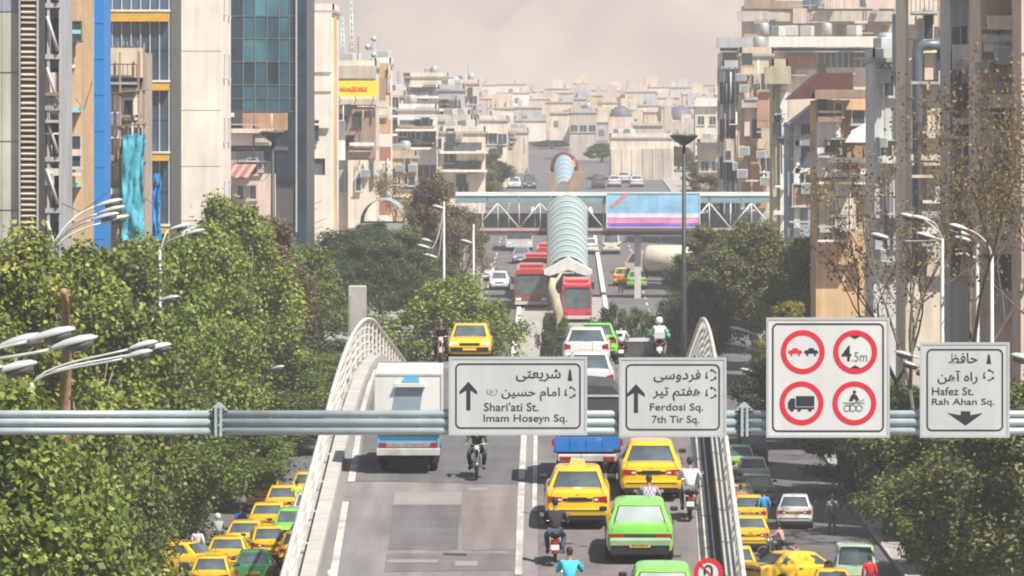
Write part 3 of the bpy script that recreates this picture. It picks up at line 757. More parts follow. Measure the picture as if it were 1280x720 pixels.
    # mirrors, handles
    for sx in (-1, 1):
        mb = MB(); mb.box(min(sx * .80, sx * 1.0), max(sx * .80, sx * 1.0), .62, .72, .95, 1.07, b=.03); mb.build("wing_mirror", M_trim if style != 'van' else mp, t)
        for y in (-.55, .35):
            mb = MB(); mb.box(min(sx * .85, sx * .88), max(sx * .85, sx * .88), y, y + .15, .80, .83); mb.build("door_handle", M_trim, t)
    wo = s['st'][4][1] - .10
    for y in wy:
        for sx in (-1, 1): add_wheel(t, sx * wo, y)
    if taxi and rear == 'sign':
        mb = MB(); mb.prism([(-.22, H - .01), (.22, H - .01), (.17, H + .13), (-.17, H + .13)], -.25, -.05); mb.build("roof_sign", mat("cream_lamp", (.7, .55, .2), .4), t)
        mb = MB(); mb.box(-.10, .10, yb0 - .17, yb0 - .16 + .01, zb0 + .02, zb0 + .03); mb.box(-.1, .1, yb0 - .35, yb0 - .12, zb0 + .042, zb0 + .05); mb.build("pale_blue_badge", mat("pale_blue_sticker", (.35, .6, .68), .5), t)
        mb = MB(); q = zb0 - .2
        for sx in (-1, 1): pass
    if taxi:
        mb = MB(); mb.box(-.05, .05, rear_y(z + .12) - .004, yr + .1, z + .10, z + .13); mb.build("badge", M_chrome, t)
    return t
def rot_on(t, loc, yaw=0.0, deck=False, rear_anchor=None):
    """stand a vehicle on deck or street; rear_anchor = length from origin to the end that faces the camera"""
    y = loc.y + (rear_anchor or 0); f = DZ if deck else G
    z0, z1 = f(y - 1), f(y + 1); pitch = math.atan2(z1 - z0, 2)
    t.rotation_mode = 'XYZ'
    m = Matrix.Rotation(pitch, 4, 'X') @ Matrix.Rotation(yaw, 4, 'Z')
    e = m.to_euler('XYZ'); t.rotation_euler = e; t.location = (loc.x, y, f(y) + (.03 if deck else .004))
    return t
YEL, GRN, WHT = (.82, .49, .014), (.22, .60, .085), (.64, .63, .61)
# deck traffic (photo pixel of the rear wheels on the road)
def on_deck(t, x, y, yaw=0, half=2.1): return rot_on(t, deck_at(x, y), yaw, True, half)
on_deck(make_car('sedan', 'taxi_yellow', YEL, "yellow saloon taxi with roof sign and pale blue sticker, ahead of a dark-clad rider", 'taxi', True, M_trim, 'sign'), 722, 662)
on_deck(make_car('sedan', 'taxi_yellow', YEL, "yellow saloon taxi without roof sign between the blue lorry and the white-shirted rider", 'taxi', True, M_trim), 814, 627)
on_deck(make_car('boxy', 'taxi_green', GRN, "bright green boxy saloon with full-width rear lamps and yellow plate on the flyover", 'car', False, None, 'green', tail='wide'), 800, 706)
on_deck(make_car('boxy', 'taxi_green', GRN, "bright green saloon whose pale roof only just enters the view beside the round sign", 'car', False, None, 'green', tail='wide'), 829, 796)
t = make_car('hatch', 'car_white', WHT, "white hatchback with arched rear window climbing behind the upper edge of the direction signs", 'car', tail='tall'); rot_on(t, deck_at(733, 464), 0, True, 1.9)
t = make_car('compact', 'car_silver', (.58, .59, .59), "silver hatchback half hidden behind the sign, its red tail lamp showing in the gap", 'car', tail='tall'); rot_on(t, deck_at(737, 502), 0, True, 1.9)
t = make_car('compact', 'taxi_green', GRN, "bright green taxi going over the crest of the flyover ahead of the white hatchback", 'taxi', True); rot_on(t, Vector((PX(746, 214), 214, 0)), 0, True, 1.9)
t = make_car('boxy', 'taxi_yellow', YEL, "yellow taxi coming over the crest towards the camera beside the oncoming motorcycle", 'taxi', True, tail='sq'); rot_on(t, Vector((PX(587, 211), 211, 0)), math.pi, True, 2.1)

def make_truck(kind):
    """light lorries: 'box' = blue pickup with a white box; 'open' = lorry with a dark cover over a blue bed"""
    box = kind == 'box'
    mb_ = paint('truck_blue', (.10, .42, .68)) if box else paint('deep_blue', (.012, .17, .56))
    t = thing('pickup_truck' if box else 'lorry', "light blue pickup truck carrying a tall white box body with a small rear window" if box else "lorry with deep blue tailgate and dark covered load ahead of the yellow taxis", 'truck')
    w = .86
    mb = MB()  # cab
    w2 = w - .04
    prof = [(2.3, .45), (2.3, .95), (1.75, 1.08), (1.2, 1.72), (.35, 1.78), (.2, .45)]
    mb.loft([[(-w2, y, z) for y, z in prof], [(-w2 * .97 if 0 else -w2, y, z) for y, z in prof]], smooth=False) if 0 else mb.prism(prof, -w2, w2, plane='yz')
    mb.build("cab", mb_, t)
    mb = MB(); mb.prism([(1.66, 1.12), (1.22, 1.66), (1.28, 1.68), (1.74, 1.14)], -w2 + .1, w2 - .1, plane='yz'); mb.build("windshield", M_glass, t)
    mb = MB(); mb.box(-.6, .6, .185, .2, 1.2, 1.6); mb.build("rear_window", M_glass, t)
    for sx in (-1, 1):
        mb = MB(); mb.prism([(.5, 1.15), (.5, 1.62), (1.15, 1.62), (1.5, 1.15)], min(sx * (w2 - .01), sx * (w2 + .008)), max(sx * (w2 - .01), sx * (w2 + .008)), plane='yz'); mb.build("side_window", M_glass, t)
        mb = MB(); mb.box(min(sx * .86, sx * 1.05), max(sx * .86, sx * 1.05), 1.2, 1.28, 1.15, 1.4); mb.build("wing_mirror", M_trim, t)
        mb = MB(); mb.box(min(sx * .45, sx * .75), max(sx * .45, sx * .75), 2.28, 2.33, .65, .85); mb.build("headlight", M_clear, t)
    mb = MB(); mb.box(-.8, .8, 2.25, 2.42, .4, .58, b=.02); mb.build("front_bumper", M_chrome, t)
    mb = MB(); mb.box(-.42, .42, -2.2, 2.2, .42, .6); mb.box(-.7, .7, -2.15, .1, .6, .68); mb.build("chassis", M_under, t)
    Lr = -2.3
    # bed
    if box:
        mb = MB(); mb.box(-w, -w + .05, Lr, .15, .68, 1.08); mb.box(w - .05, w, Lr, .15, .68, 1.08); mb.box(-w + .05, w - .05, Lr, .15, .68, .72); mb.build("bed", mb_, t)
        mb = MB(); mb.box(-w + .05, w - .05, Lr + .03, Lr + .07, .72, 1.07); mb.build("tailgate", mb_, t)
        for i in range(7):
            pass
        mb = MB(); mb.box(-w - .03, w + .03, Lr - .06, Lr + .03, .52, .72, b=.015); br = mb.build("rear_bumper", mat("rusty_white_bumper", (.46, .45, .42), .6, var=.2, scale=3, dirt=((.22, .12, .07), .7)), t)
        mb = MB(); mb.box(-.62, .62, Lr - .012, Lr + .03, .76, .86); mb.build("lettered_strip", mat("rust_brown_strip", (.34, .2, .15), .6, var=.35, scale=9), t)
        for sx in (-1, 1):
            mb = MB(); mb.box(min(sx * .62, sx * .82), max(sx * .62, sx * .82), Lr - .03, Lr + .02, .75, .88); mb.build("taillight", M_red, t)
        # box body, leaning slightly wider to the top
        BZ0, BZ1 = 1.10, 2.86; M_bx = mat("white_box_paint", (.68, .68, .65), .55, var=.06, scale=1, streak=.1)
        mb = MB(); mb.box(-.93, .93, Lr - .02, .1, BZ0, BZ1, b=.03); bx = mb.build("box_body", M_bx, t)
        mb = MB()
        for z in (BZ0 + .03, BZ1 - .05): mb.box(-.945, .945, Lr - .045, Lr - .005, z - .03, z + .03)
        for x in (-.93, .93): mb.box(x - .02, x + .02, Lr - .045, Lr - .005, BZ0 + .06, BZ1 - .08)
        mb.box(-.008, .008, Lr - .03, Lr - .005, BZ0 + .06, 2.0)
        mb.build("edge_trim", mat("box_edge_metal", (.6, .6, .57), .4, metal=.2, var=.08), bx)
        mb = MB(); mb.prism([(-.50, 1.60), (.30, 1.60), (.42, 2.46), (-.34, 2.46)], Lr - .035, Lr - .018)
        wn = mb.build("rear_hatch", mat("grey_blue_hatch", (.24, .31, .36), .3, var=.1), t)
        mb = MB(); mb.prism([(-.40, 2.46), (.48, 2.46), (.44, 2.56), (-.36, 2.56)], Lr - .16, Lr - .02); mb.build("hatch_hood", M_bx, wn)
        mb = MB(); mb.prism([(-.2, 2.60), (.32, 2.60), (.28, 2.72), (.1, 2.80), (-.08, 2.76)], Lr - .06, Lr - .02); mb.build("vent_flap", paint('truck_blue', (.10, .42, .68)), bx)
    else:
        M_tarp = mat("dark_tarpaulin", (.05, .055, .065), .75, var=.2, scale=3, bump=.3)
        mb = MB(); mb.box(-.92, .92, Lr, .1, .9, 1.0); mb.build("bed", M_trim, t)
        mb = MB(); mb.box(-.90, .90, Lr - .04, Lr + .0, .93, 1.34, b=.012); tg = mb.build("tailgate", mb_, t)
        mb = MB()
        for x in (-.45, 0, .45): mb.box(x - .02, x + .02, Lr - .06, Lr - .04, .95, 1.32)
        mb.build("tailgate_rib", mb_, tg)
        for sx in (-1, 1):
            mb = MB(); mb.box(min(sx * .88, sx * .92), max(sx * .88, sx * .92), Lr, .1, 1.0, 1.34); mb.build("side_board", mb_, t)
            mb = MB(); mb.box(min(sx * .9, sx * .98), max(sx * .9, sx * .98), Lr - .05, Lr - .02, 1.1, 1.28); mb.build("side_lamp", M_red, t)
        mb = MB(); prf = [(-.86, 1.0), (-.87, 2.55), (-.7, 2.72), (0, 2.78), (.7, 2.72), (.87, 2.55), (.86, 1.0)]; mb.prism(prf, Lr + .02, .05); smooth_auto(mb.build("cargo_cover", M_tarp, t), 40)
        mb = MB()
        for z in (1.75, 2.45): mb.box(-.87, .87, Lr - .012, Lr + .02, z, z + .05)
        mb.build("cover_strap", mat("pale_strap", (.45, .46, .46), .7), t)
        mb = MB(); mb.box(-.80, .80, Lr - .1, Lr + .02, .66, .86, b=.02); mb.build("rear_bumper", mat("dirty_white_bar", (.50, .50, .48), .6, var=.15, dirt=((.2, .15, .12), .5)), t)
        for sx in (-1, 1):
            mb = MB(); mb.box(min(sx * .45, sx * .75), max(sx * .45, sx * .75), Lr - .12, Lr - .09, .7, .8); mb.build("taillight", M_red, t)
    for y in (-1.3, 1.55):
        for sx in (-1, 1): add_wheel(t, sx * (.70 if y > 0 else .68), y, .34, .24)
    mb = MB()
    for sx in (-1, 1): mb.box(min(sx * .55, sx * .85), max(sx * .55, sx * .85), -1.72, -1.69, .25, .62)
    mb.build("mudflap", M_rub, t)
    return t
rot_on(make_truck('box'), deck_at(511, 592), 0, True, 2.0)
rot_on(make_truck('open'), deck_at(734, 606), 0, True, 2.0)

# buses --------------------------------------------------------------
def make_bus(label, roofc, front=True, W_=2.5, L=11, H=3.0, group=None, bodyc=(.3, .03, .03)):
    t = thing("city_bus", label, "bus", group=group); h = W_ / 2
    mp = paint("bus_%d%d%d" % tuple(int(c * 99) for c in bodyc), bodyc); mr = paint("busroof_%d%d%d" % tuple(int(c * 99) for c in roofc), roofc)
    mb = MB(); prof = [(-h, .35), (-h * 1.0, 1.0), (-h * .99, 2.3), (-h * .97, 2.66), (h * .97, 2.66), (h * .99, 2.3), (h, 1.0), (h, .35)]
    mb.prism(prof, -L / 2, L / 2); mb.build("body", mp, t)
    mb = MB(); mb.prism([(-h * .97, 2.66), (-h * .9, 2.88), (-h * .6, H), (h * .6, H), (h * .9, 2.88), (h * .97, 2.66)], -L / 2 + .02, L / 2 - .02); mb.build("roof", mr, t)
    mb = MB(); mb.box(-.9, .9, -1.5, 1.5, H, H + .18, b=.05); mb.build("roof_unit", mr, t)
    for sy in (-1, 1):
        y = sy * L / 2; a, b = sorted((y, y + sy * .02))
        mb = MB(); mb.box(-h * .92, h * .92, a, b, 1.15, 2.45); wn = mb.build("windshield" if sy > 0 else "rear_window", M_glass, t)
        mb = MB(); mb.box(-h * .8, h * .8, a - .005, b + .005, 2.48, 2.64); mb.build("destination_board", M_trim, t)
        for sx in (-1, 1):
            mb = MB(); mb.box(*sorted((sx * h * .6, sx * h * .92)), a - .005, b + .005, .66, .86); mb.build("headlight" if sy > 0 else "taillight", M_clear if sy > 0 else M_red, t)
        mb = MB(); mb.box(-h * .98, h * .98, a - .04, b + .04, .35, .58, b=.02); mb.build("bumper", mat("pale_bumper", (.5, .48, .46), .5), t)
    for sx in (-1, 1):
        for k in range(8):
            y0 = -L / 2 + .5 + k * 1.28; mb = MB(); mb.box(*sorted((sx * (h - .01), sx * (h + .012))), y0, y0 + 1.15, 1.3, 2.25); mb.build("side_window", M_glass, t)
        mb = MB(); mb.box(*sorted((sx * (h + .02), sx * (h + .25))), L / 2 - .1, L / 2 + .1, 1.9, 2.4); mb.build("wing_mirror", M_trim, t)
        for y in (-L / 2 + 2.8, L / 2 - 2.6): add_wheel(t, sx * (h - .16), y, .48, .28)
    return t
def on_street(t, x, d, yaw=0, half=0): return rot_on(t, Vector((PX(x, d), d, 0)), yaw, False, half)
RED = (.46, .035, .04)
on_street(make_bus("red-roofed bus with a wide dark windscreen, lowest of the queue beside the covered stair", RED, bodyc=(.24, .05, .05)), 664, 424, math.pi, 5.5)
on_street(make_bus("red-roofed bus queuing second, mostly hidden behind the lowest bus", RED, bodyc=(.24, .05, .05)), 671, 442, math.pi, 5.5)
on_street(make_bus("red articulated bus close by the foot of the glass stair, third in the queue", RED, bodyc=(.24, .05, .05), W_=2.3), 687, 462, math.pi, 5.5)
on_street(make_bus("white-fronted bus with red roof passing under the footbridge truss", (.55, .06, .06), bodyc=(.5, .47, .45)), 649, 528, math.pi, 5.5)
on_street(make_bus("bright red bus seen from behind under the white gable of the station", (.62, .015, .04), bodyc=(.50, .03, .06), W_=2.15, H=2.8), 721, 406, 0, 5.5)

# motorcycles and people --------------------------------------------------
def skin_mesh(name, pts, edges, rad, m, levels=1, root=0):
    me = bpy.data.meshes.new(name); me.from_pydata([Vector(p) for p in pts], edges, [])
    o = bpy.data.objects.new(name, me); COL.objects.link(o)
    md = o.modifiers.new("s", 'SKIN'); md.branch_smoothing = .6; md.use_smooth_shade = True
    for i, v in enumerate(me.skin_vertices[0].data):
        r = rad[i]; v.radius = r if isinstance(r, tuple) else (r, r); v.use_root = (i == root)
    if levels: o.modifiers.new("u", 'SUBSURF').levels = levels
    bpy.context.view_layer.update()
    out = bpy.data.meshes.new_from_object(o.evaluated_get(bpy.context.evaluated_depsgraph_get()))
    bpy.data.objects.remove(o); out.materials.clear(); out.materials.append(m)
    out.polygons.foreach_set("use_smooth", [True] * len(out.polygons)); out.name = name
    return out
M_skin = mat("skin", (.34, .19, .12), .55, var=.05)
M_hair = mat("dark_hair", (.015, .012, .01), .6, var=.1)
def rider_pose():
    J = dict(pel=(0, -.25, .86), waist=(0, -.22, 1.03), chest=(0, -.13, 1.25), neck=(0, -.07, 1.43), head=(0, -.02, 1.60))
    for s_, n in ((-1, 'l'), (1, 'r')):
        J['sh' + n] = (s_ * .18, -.10, 1.37); J['el' + n] = (s_ * .29, .10, 1.14); J['wr' + n] = (s_ * .31, .36, 1.05); J['ha' + n] = (s_ * .31, .44, 1.05)
        J['hip' + n] = (s_ * .10, -.22, .84); J['kn' + n] = (s_ * .24, .16, .70); J['an' + n] = (s_ * .20, -.06, .33); J['to' + n] = (s_ * .21, .12, .27)
    return J
def stand_pose():
    J = dict(pel=(0, 0, .94), waist=(0, 0, 1.10), chest=(0, .02, 1.30), neck=(0, .02, 1.48), head=(0, .03, 1.65))
    for s_, n in ((-1, 'l'), (1, 'r')):
        J['sh' + n] = (s_ * .18, .01, 1.42); J['el' + n] = (s_ * .25, -.03, 1.14); J['wr' + n] = (s_ * .26, .08, .90); J['ha' + n] = (s_ * .26, .10, .82)
        J['hip' + n] = (s_ * .09, 0, .92); J['kn' + n] = (s_ * .11, .04 * s_, .50); J['an' + n] = (s_ * .12, -.04 * s_, .09); J['to' + n] = (s_ * .13, .12 - .04 * s_, .05)
    return J
PC = {}
def person_parts(pose, J):
    if pose in PC: return PC[pose]
    def chain(names, rads, edges, m, nm, lv=1):
        return skin_mesh(nm, [J[n] for n in names], edges, rads, m, lv)
    base = ['pel', 'waist', 'chest', 'neck', 'head']
    names = base + [a + b for b in 'lr' for a in ('sh', 'el', 'wr', 'ha')] + [a + b for b in 'lr' for a in ('hip', 'kn', 'an', 'to')]
    rad = [(.14, .10), (.13, .09), (.16, .105), (.055, .055), (.075, .085)] + [.06, .042, .03, .035] * 2 + [.085, .06, .04, .04] * 2
    e = [(0, 1), (1, 2), (2, 3), (3, 4), (2, 5), (5, 6), (6, 7), (7, 8), (2, 9), (9, 10), (10, 11), (11, 12), (0, 13), (13, 14), (14, 15), (15, 16), (0, 17), (17, 18), (18, 19), (19, 20)]
    # fingers and thumb
    pts = [J[n] for n in names]
    for hi in (8, 12):
        h = Vector(pts[hi]); sx = -1 if hi == 8 else 1
        fw = Vector((0, 1, 0)) if pose == 'ride' else Vector((0, .1, -1))
        for k in range(4):
            b = h + (Vector(((k - 1.5) * .02, 0, 0)) if pose == 'ride' else Vector((0, (k - 1.5) * .02, 0))) + fw * .035
            t2 = b + (Vector((0, .02, -.04)) if pose == 'ride' else Vector((-sx * .012, 0, -.045)))
            n0 = len(pts); pts += [b, t2]; rad += [.011, .009]; e += [(hi, n0), (n0, n0 + 1)]
        n0 = len(pts); pts.append(h + (Vector((-sx * .045, .01, -.01)) if pose == 'ride' else Vector((0, .05, -.02)))); rad.append(.011); e.append((hi, n0))
    body = skin_mesh("body", pts, e, rad, M_skin, 1)
    shirt = ['pel', 'waist', 'chest'] + [a + b for b in 'lr' for a in ('sh', 'el', 'wr')]
    cn = [J[n] for n in shirt]; c2 = Vector(J['chest']).lerp(Vector(J['neck']), .72); cn.append(c2)
    top = (cn, [(0, 1), (1, 2), (2, 3), (3, 4), (4, 5), (2, 6), (6, 7), (7, 8), (2, 9)], [(.175, .135), (.165, .13), (.2, .15), .09, .066, .046, .09, .066, .046, .095])
    tro = ['pel'] + [a + b for b in 'lr' for a in ('hip', 'kn', 'an')]
    bot = ([J[n] for n in tro], [(0, 1), (1, 2), (2, 3), (0, 4), (4, 5), (5, 6)], [(.165, .125), .105, .08, .058, .105, .08, .058])
    PC[pose] = (body, top, bot); return PC[pose]
CL = {}
def make_person(label, pose, shirt, trousers, headwear='hair', hcol=None, cat="person", loc=(0, 0, 0), yaw=0, group=None):
    J = rider_pose() if pose == 'ride' else stand_pose()
    body, top, bot = person_parts(pose, J)
    t = thing("person", label, cat, loc, group=group)
    put("body", body, t)
    for nm, src, m in (("shirt", top, shirt), ("trousers", bot, trousers)):
        k = (pose, nm, m.name)
        if k not in CL: CL[k] = skin_mesh(nm, src[0], src[1], src[2], m, 1)
        put(nm, CL[k], t)
    h = Vector(J['head'])
    if (pose, 'face') not in CL:
        mb = MB(); mb.lathe([(.001, -.125), (.045, -.115), (.065, -.07), (.078, 0), (.08, .05), (.06, .10), (.001, .125)], 14, h); CL[(pose, 'head')] = mb.mesh("head", M_skin)
        mb = MB(); mb.prism([(-.012, 0 + h.z - .01), (.012, h.z - .01), (.004, h.z + .035), (-.004, h.z + .035)], h.y + .07, h.y + .1)
        mb.box(-.024, .024, h.y + .06, h.y + .079, h.z - .055, h.z - .045)
        for s_ in (-1, 1): mb.box(s_ * .03 - .012, s_ * .03 + .012, h.y + .06, h.y + .0785, h.z + .02, h.z + .03)
        for s_ in (-1, 1): mb.box(*sorted((s_ * .074, s_ * .09)), h.y - .02, h.y + .015, h.z - .02, h.z + .03, b=.004)
        CL[(pose, 'face')] = mb.mesh("face", mat("face_features", (.2, .1, .07), .6))
    hd = put("head", CL[(pose, 'head')], t); put("face", CL[(pose, 'face')], hd)
    hm_ = hcol or M_hair; k = (pose, headwear, hm_.name)
    if k not in CL:
        mb = MB()
        if headwear == 'hair':
            mb.lathe([(.084, -.02), (.089, .03), (.082, .08), (.055, .12), (.001, .137)], 14, (h.x, h.y - .012, h.z)); mb.box(-.07, .07, h.y - .098, h.y - .03, h.z - .07, h.z + .04, b=.02)
        else:
            mb.lathe([(.10, -.10), (.132, -.07), (.142, .0), (.138, .06), (.11, .12), (.06, .15), (.001, .158)], 16, (h.x, h.y - .008, h.z + .0))
        CL[k] = mb.mesh("hair" if headwear == 'hair' else "helmet", hm_)
    put("hair" if headwear == 'hair' else "helmet", CL[k], t)
    mb = MB(); mk_ = (pose, 'shoes')
    if mk_ not in CL:
        for n in 'lr':
            a, b = J['an' + n], J['to' + n]; mb.box(b[0] - .045, b[0] + .045, a[1] - .07, b[1] + .06, b[2] - .045, b[2] + .045, b=.015)
        CL[mk_] = mb.mesh("shoes", M_trim)
    put("shoes", CL[mk_], t)
    return t
BK = {}
def make_bike(label, col, box=None, guards=None, group=None):
    key = (col, box, guards)
    if key in BK: c = copy_tree(BK[key]); tag(c, label, "motorcycle", group); return c
    mp = paint("bike_%d_%d_%d" % tuple(int(c * 99) for c in col), col, .25)
    t = thing("motorcycle", label, "motorcycle", group=group); BK[key] = t
    for y in (-.64, .66):
        w = add_wheel(t, 0, y, .30, .10)
    mb = MB(); mb.loft([[(x * w_, y, z + dz * 1) for x, dz in ((-1, 0), (-.8, .10), (0, .15), (.8, .10), (1, 0), (.6, -.09), (-.6, -.09))] for (y, z, w_) in ((-.08, .80, .08), (.05, .82, .13), (.28, .84, .13), (.42, .86, .05))]); mb.build("fuel_tank", mp, t)
    mb = MB(); mb.loft([[(-w_, y, z - .05), (-w_, y, z + .03), (0, y, z + .05), (w_, y, z + .03), (w_, y, z - .05)] for (y, z, w_) in ((-.78, .86, .08), (-.6, .82, .13), (-.1, .79, .12), (.0, .80, .06))]); mb.build("saddle", M_trim, t)
    mb = MB(); mb.box(-.11, .11, -.18, .28, .32, .68, b=.03); mb.tube([(.10, .2, .5), (.14, .15, .3), (.15, -.3, .28), (.16, -.85, .36)], .035, 8); mb.build("engine", mat("engine_metal", (.16, .16, .17), .4, metal=.6), t)
    mb = MB(); mb.tube([(0, .40, .92), (0, .25, .6), (0, .2, .32), (0, -.2, .3), (0, -.62, .30)], .022, 6); mb.tube([(0, .3, .75), (-.06, -.3, .7), (-.06, -.8, .8)], .018, 6)
    for s_ in (-1, 1): mb.tube([(s_ * .07, -.62, .3), (s_ * .09, -.45, .74)], .022, 6); mb.tube([(s_ * .25, .0, .28), (0, .0, .32)], .014, 6)
    mb.build("frame", M_trim, t)
    mb = MB()
    for s_ in (-1, 1): mb.tube([(s_ * .07, .66, .30), (s_ * .07, .48, .78), (s_ * .06, .42, .98)], .022, 6)
    mb.build("fork", M_chrome, t)
    mb = MB(); mb.tube([(-.36, .36, 1.02), (-.2, .42, 1.04), (0, .43, .99), (.2, .42, 1.04), (.36, .36, 1.02)], .014, 6); hb = mb.build("handlebar", M_chrome, t)
    for s_ in (-1, 1):
        mb = MB(); mb.tube([(s_ * .30, .37, 1.03), (s_ * .34, .43, 1.20)], .008, 5); mb.box(s_ * .36 - .055, s_ * .36 + .055, .43, .445, 1.17, 1.25, b=.006); mb.build("mirror", M_chrome if not guards else guards, hb)
        if guards: mb = MB(); mb.lathe([(.02, -.08), (.10, -.04), (.12, 0), (.10, .04), (.02, .08)], 12, (s_ * .34, .48, 1.02), axis='y'); mb.build("hand_guard", guards, hb)
    mb = MB(); mb.lathe([(.03, .40), (.09, .44), (.10, .52), (.085, .55)], 14, (0, 0, .93), axis='y'); hl = mb.build("headlight_shell", mp, t)
    mb = MB(); mb.lathe([(.083, .545), (.06, .565), (.001, .57)], 14, (0, 0, .93), axis='y'); mb.build("headlight", M_clear, hl)
    for (yc, a0, a1) in ((.66, 20, 130), (-.64, 60, 175)):
        mb = MB(); rg = []
        for k in range(9):
            a = math.radians(a0 + (a1 - a0) * k / 8); c_, s2 = math.cos(a), math.sin(a)
            rg.append([(-.07, yc + .325 * c_, .3 + .325 * s2), (-.05, yc + .35 * c_, .3 + .35 * s2), (.05, yc + .35 * c_, .3 + .35 * s2), (.07, yc + .325 * c_, .3 + .325 * s2)])
        mb.loft(rg); mb.build("mudguard", mp, t)
    mb = MB(); mb.box(-.055, .055, -.95, -.90, .62, .70, b=.01); mb.build("taillight", M_red, t)
    mb = MB(); mb.box(-.11, .11, -.975, -.965, .44, .58); mb.build("number_plate", M_platew, t)
    mb = MB()
    for s_ in (-1, 1): mb.tube([(s_ * .05, -.85, .72), (s_ * .15, -.88, .72)], .02, 6)
    mb.build("indicator", M_amb, t)
    if box:
        mb = MB(); mb.box(-.2, .2, -1.0, -.66, .9, 1.2, b=.03); mb.build("carrier_box", box, t)
    return t
cloth = lambda n, c: mat("cloth_" + n, c, .85, var=.12, scale=6, bump=.2)
def checked(name):
    m = mat(name, (.45, .42, .5), .85, var=.1)
    t = m.node_tree; N = t.nodes; L = t.links; b = N["Principled BSDF"]; tc = N.new("ShaderNodeTexCoord"); ck = N.new("ShaderNodeTexChecker")
    ck.inputs["Scale"].default_value = 22; ck.inputs[1].default_value = (.13, .10, .2, 1); ck.inputs[2].default_value = (.55, .52, .58, 1)
    L.new(tc.outputs["Object"], ck.inputs[0]); L.new(ck.outputs[0], b.inputs["Base Color"]); return m
jeans = cloth('jeans', (.05, .07, .12)); darkt = cloth('dark', (.03, .03, .034)); greyt = cloth('grey', (.15, .15, .16))
def ride(loc, yaw, deck, bl, pl, bcol, shirt, tro, hw='hair', hc=None, box=None, guards=None):
    b = make_bike(bl, bcol, box, guards); rot_on(b, loc, yaw, deck, 0)
    b.scale = (.93,) * 3
    p = make_person(pl, 'ride', shirt, tro, hw, hc); p.location = b.location.copy(); p.rotation_euler = b.rotation_euler.copy(); p.scale = (.93,) * 3
W_ = cloth('white', (.66, .64, .66)); M_hw = mat("white_helmet", (.7, .7, .7), .25, coat=.5, var=.04); M_hd = mat("black_helmet", (.02, .02, .025), .25, coat=.5)
v = deck_at(694, 703); ride(v, 0, True, "motorcycle with red tail lamp ridden by the person in dark jacket and jeans", "person in dark jacket and blue jeans riding beside the yellow roof-sign taxi", (.35, .03, .04), cloth('brownblack', (.03, .024, .022)), jeans)
v = deck_at(712, 770); ride(v, 0, True, "motorcycle under the rider in the turquoise shirt", "person in a turquoise shirt riding low in front of the green saloon", (.05, .05, .06), cloth('turquoise', (.06, .48, .62)), darkt)
v = deck_at(811, 672); ride(v, 0, True, "motorcycle hidden behind the roof of the green boxy saloon", "person in a checked purple and white shirt riding between yellow taxi and green saloon", (.05, .05, .06), checked('checked_cloth'), darkt, 'hair')
v = deck_at(862, 648); ride(v, 0, True, "small black motorcycle ridden by the white-shirted person near the shaded kerb", "person in a loose white shirt riding along the right edge line of the flyover", (.06, .03, .04), W_, greyt)
v = deck_at(596, 597); ride(v, math.pi, True, "dark motorcycle with round headlight coming down the flyover under the Shari'ati sign", "person in dark clothes riding downhill with the head hidden by the gantry beam", (.04, .05, .04), cloth('charcoal', (.045, .045, .045)), darkt, 'hair')
ride(Vector((PX(551, 203), 203, 0)), math.pi, True, "motorcycle with red and white front fairing coming over the flyover crest", "person in a black shirt riding the red and white motorcycle towards the camera", (.62, .25, .2), cloth('black', (.02, .02, .022)), darkt)
M_gg = mat("bright_green_guard", (.0, .45, .16), .4); M_ss = paint('scooter_silver', (.5, .52, .56))
ride(Vector((PX(824, 206), 206, 0)), 0, True, "pale scooter with bright green hand guards on the crest of the flyover", "person in white shirt and white helmet astride the scooter with green hand guards", (.5, .52, .56), W_, greyt, 'helmet', M_hw, M_ss, M_gg)
ride(Vector((PX(776, 222), 222, 0)), 0, True, "motorcycle descending past the crest behind the green taxi", "black-haired person in pale shirt riding just right of the green taxi on the crest", (.05, .05, .06), cloth('palegrey', (.5, .5, .48)), darkt)
v = deck_at(415, 802); ride(v, 0, True, "motorcycle under the white-helmeted rider by the left edge line of the flyover", "rider whose white helmet just shows at the low end of the left edge line", (.05, .05, .06), W_, greyt, 'helmet', M_hw)
# ------------------------------------------------------------------ trees
M_bark = mat("plane_bark", (.26, .21, .15), .9, var=.3, scale=3, bump=.3)
M_barkd = mat("dark_bark", (.12, .095, .07), .9, var=.25, scale=3)
M_barkp = mat("pale_bark", (.50, .44, .32), .9, var=.2, scale=2.5, dirt=((.25, .22, .15), .5))
LEAF = {
 'fresh': leafmat("leaves_fresh", (.075, .115, .017), (.185, .24, .034), (.35, .38, .09)),
 'mid': leafmat("leaves_mid", (.058, .098, .020), (.135, .19, .034), (.25, .30, .07)),
 'olive': leafmat("leaves_olive", (00.054, 00.078, 00.023), (00.116, 00.143, 00.040), (00.233, 00.240, 00.070)),
 'dark': leafmat("leaves_dark", (.030, .055, .022), (.056, .092, .029), (.10, .138, .045)),
 'yellow': leafmat("leaves_yellow", (0.121, 0.135, 0.020), (0.230, 0.216, 0.030), (0.351, 0.297, 0.041)),
 'autumn': leafmat("leaves_autumn", (.10, .08, .03), (.19, .145, .05), (.28, .22, .08)),
 'brown': leafmat("leaves_brown", (0.095, 0.081, 0.041), (0.162, 0.135, 0.061), (0.257, 0.209, 0.095)),
}
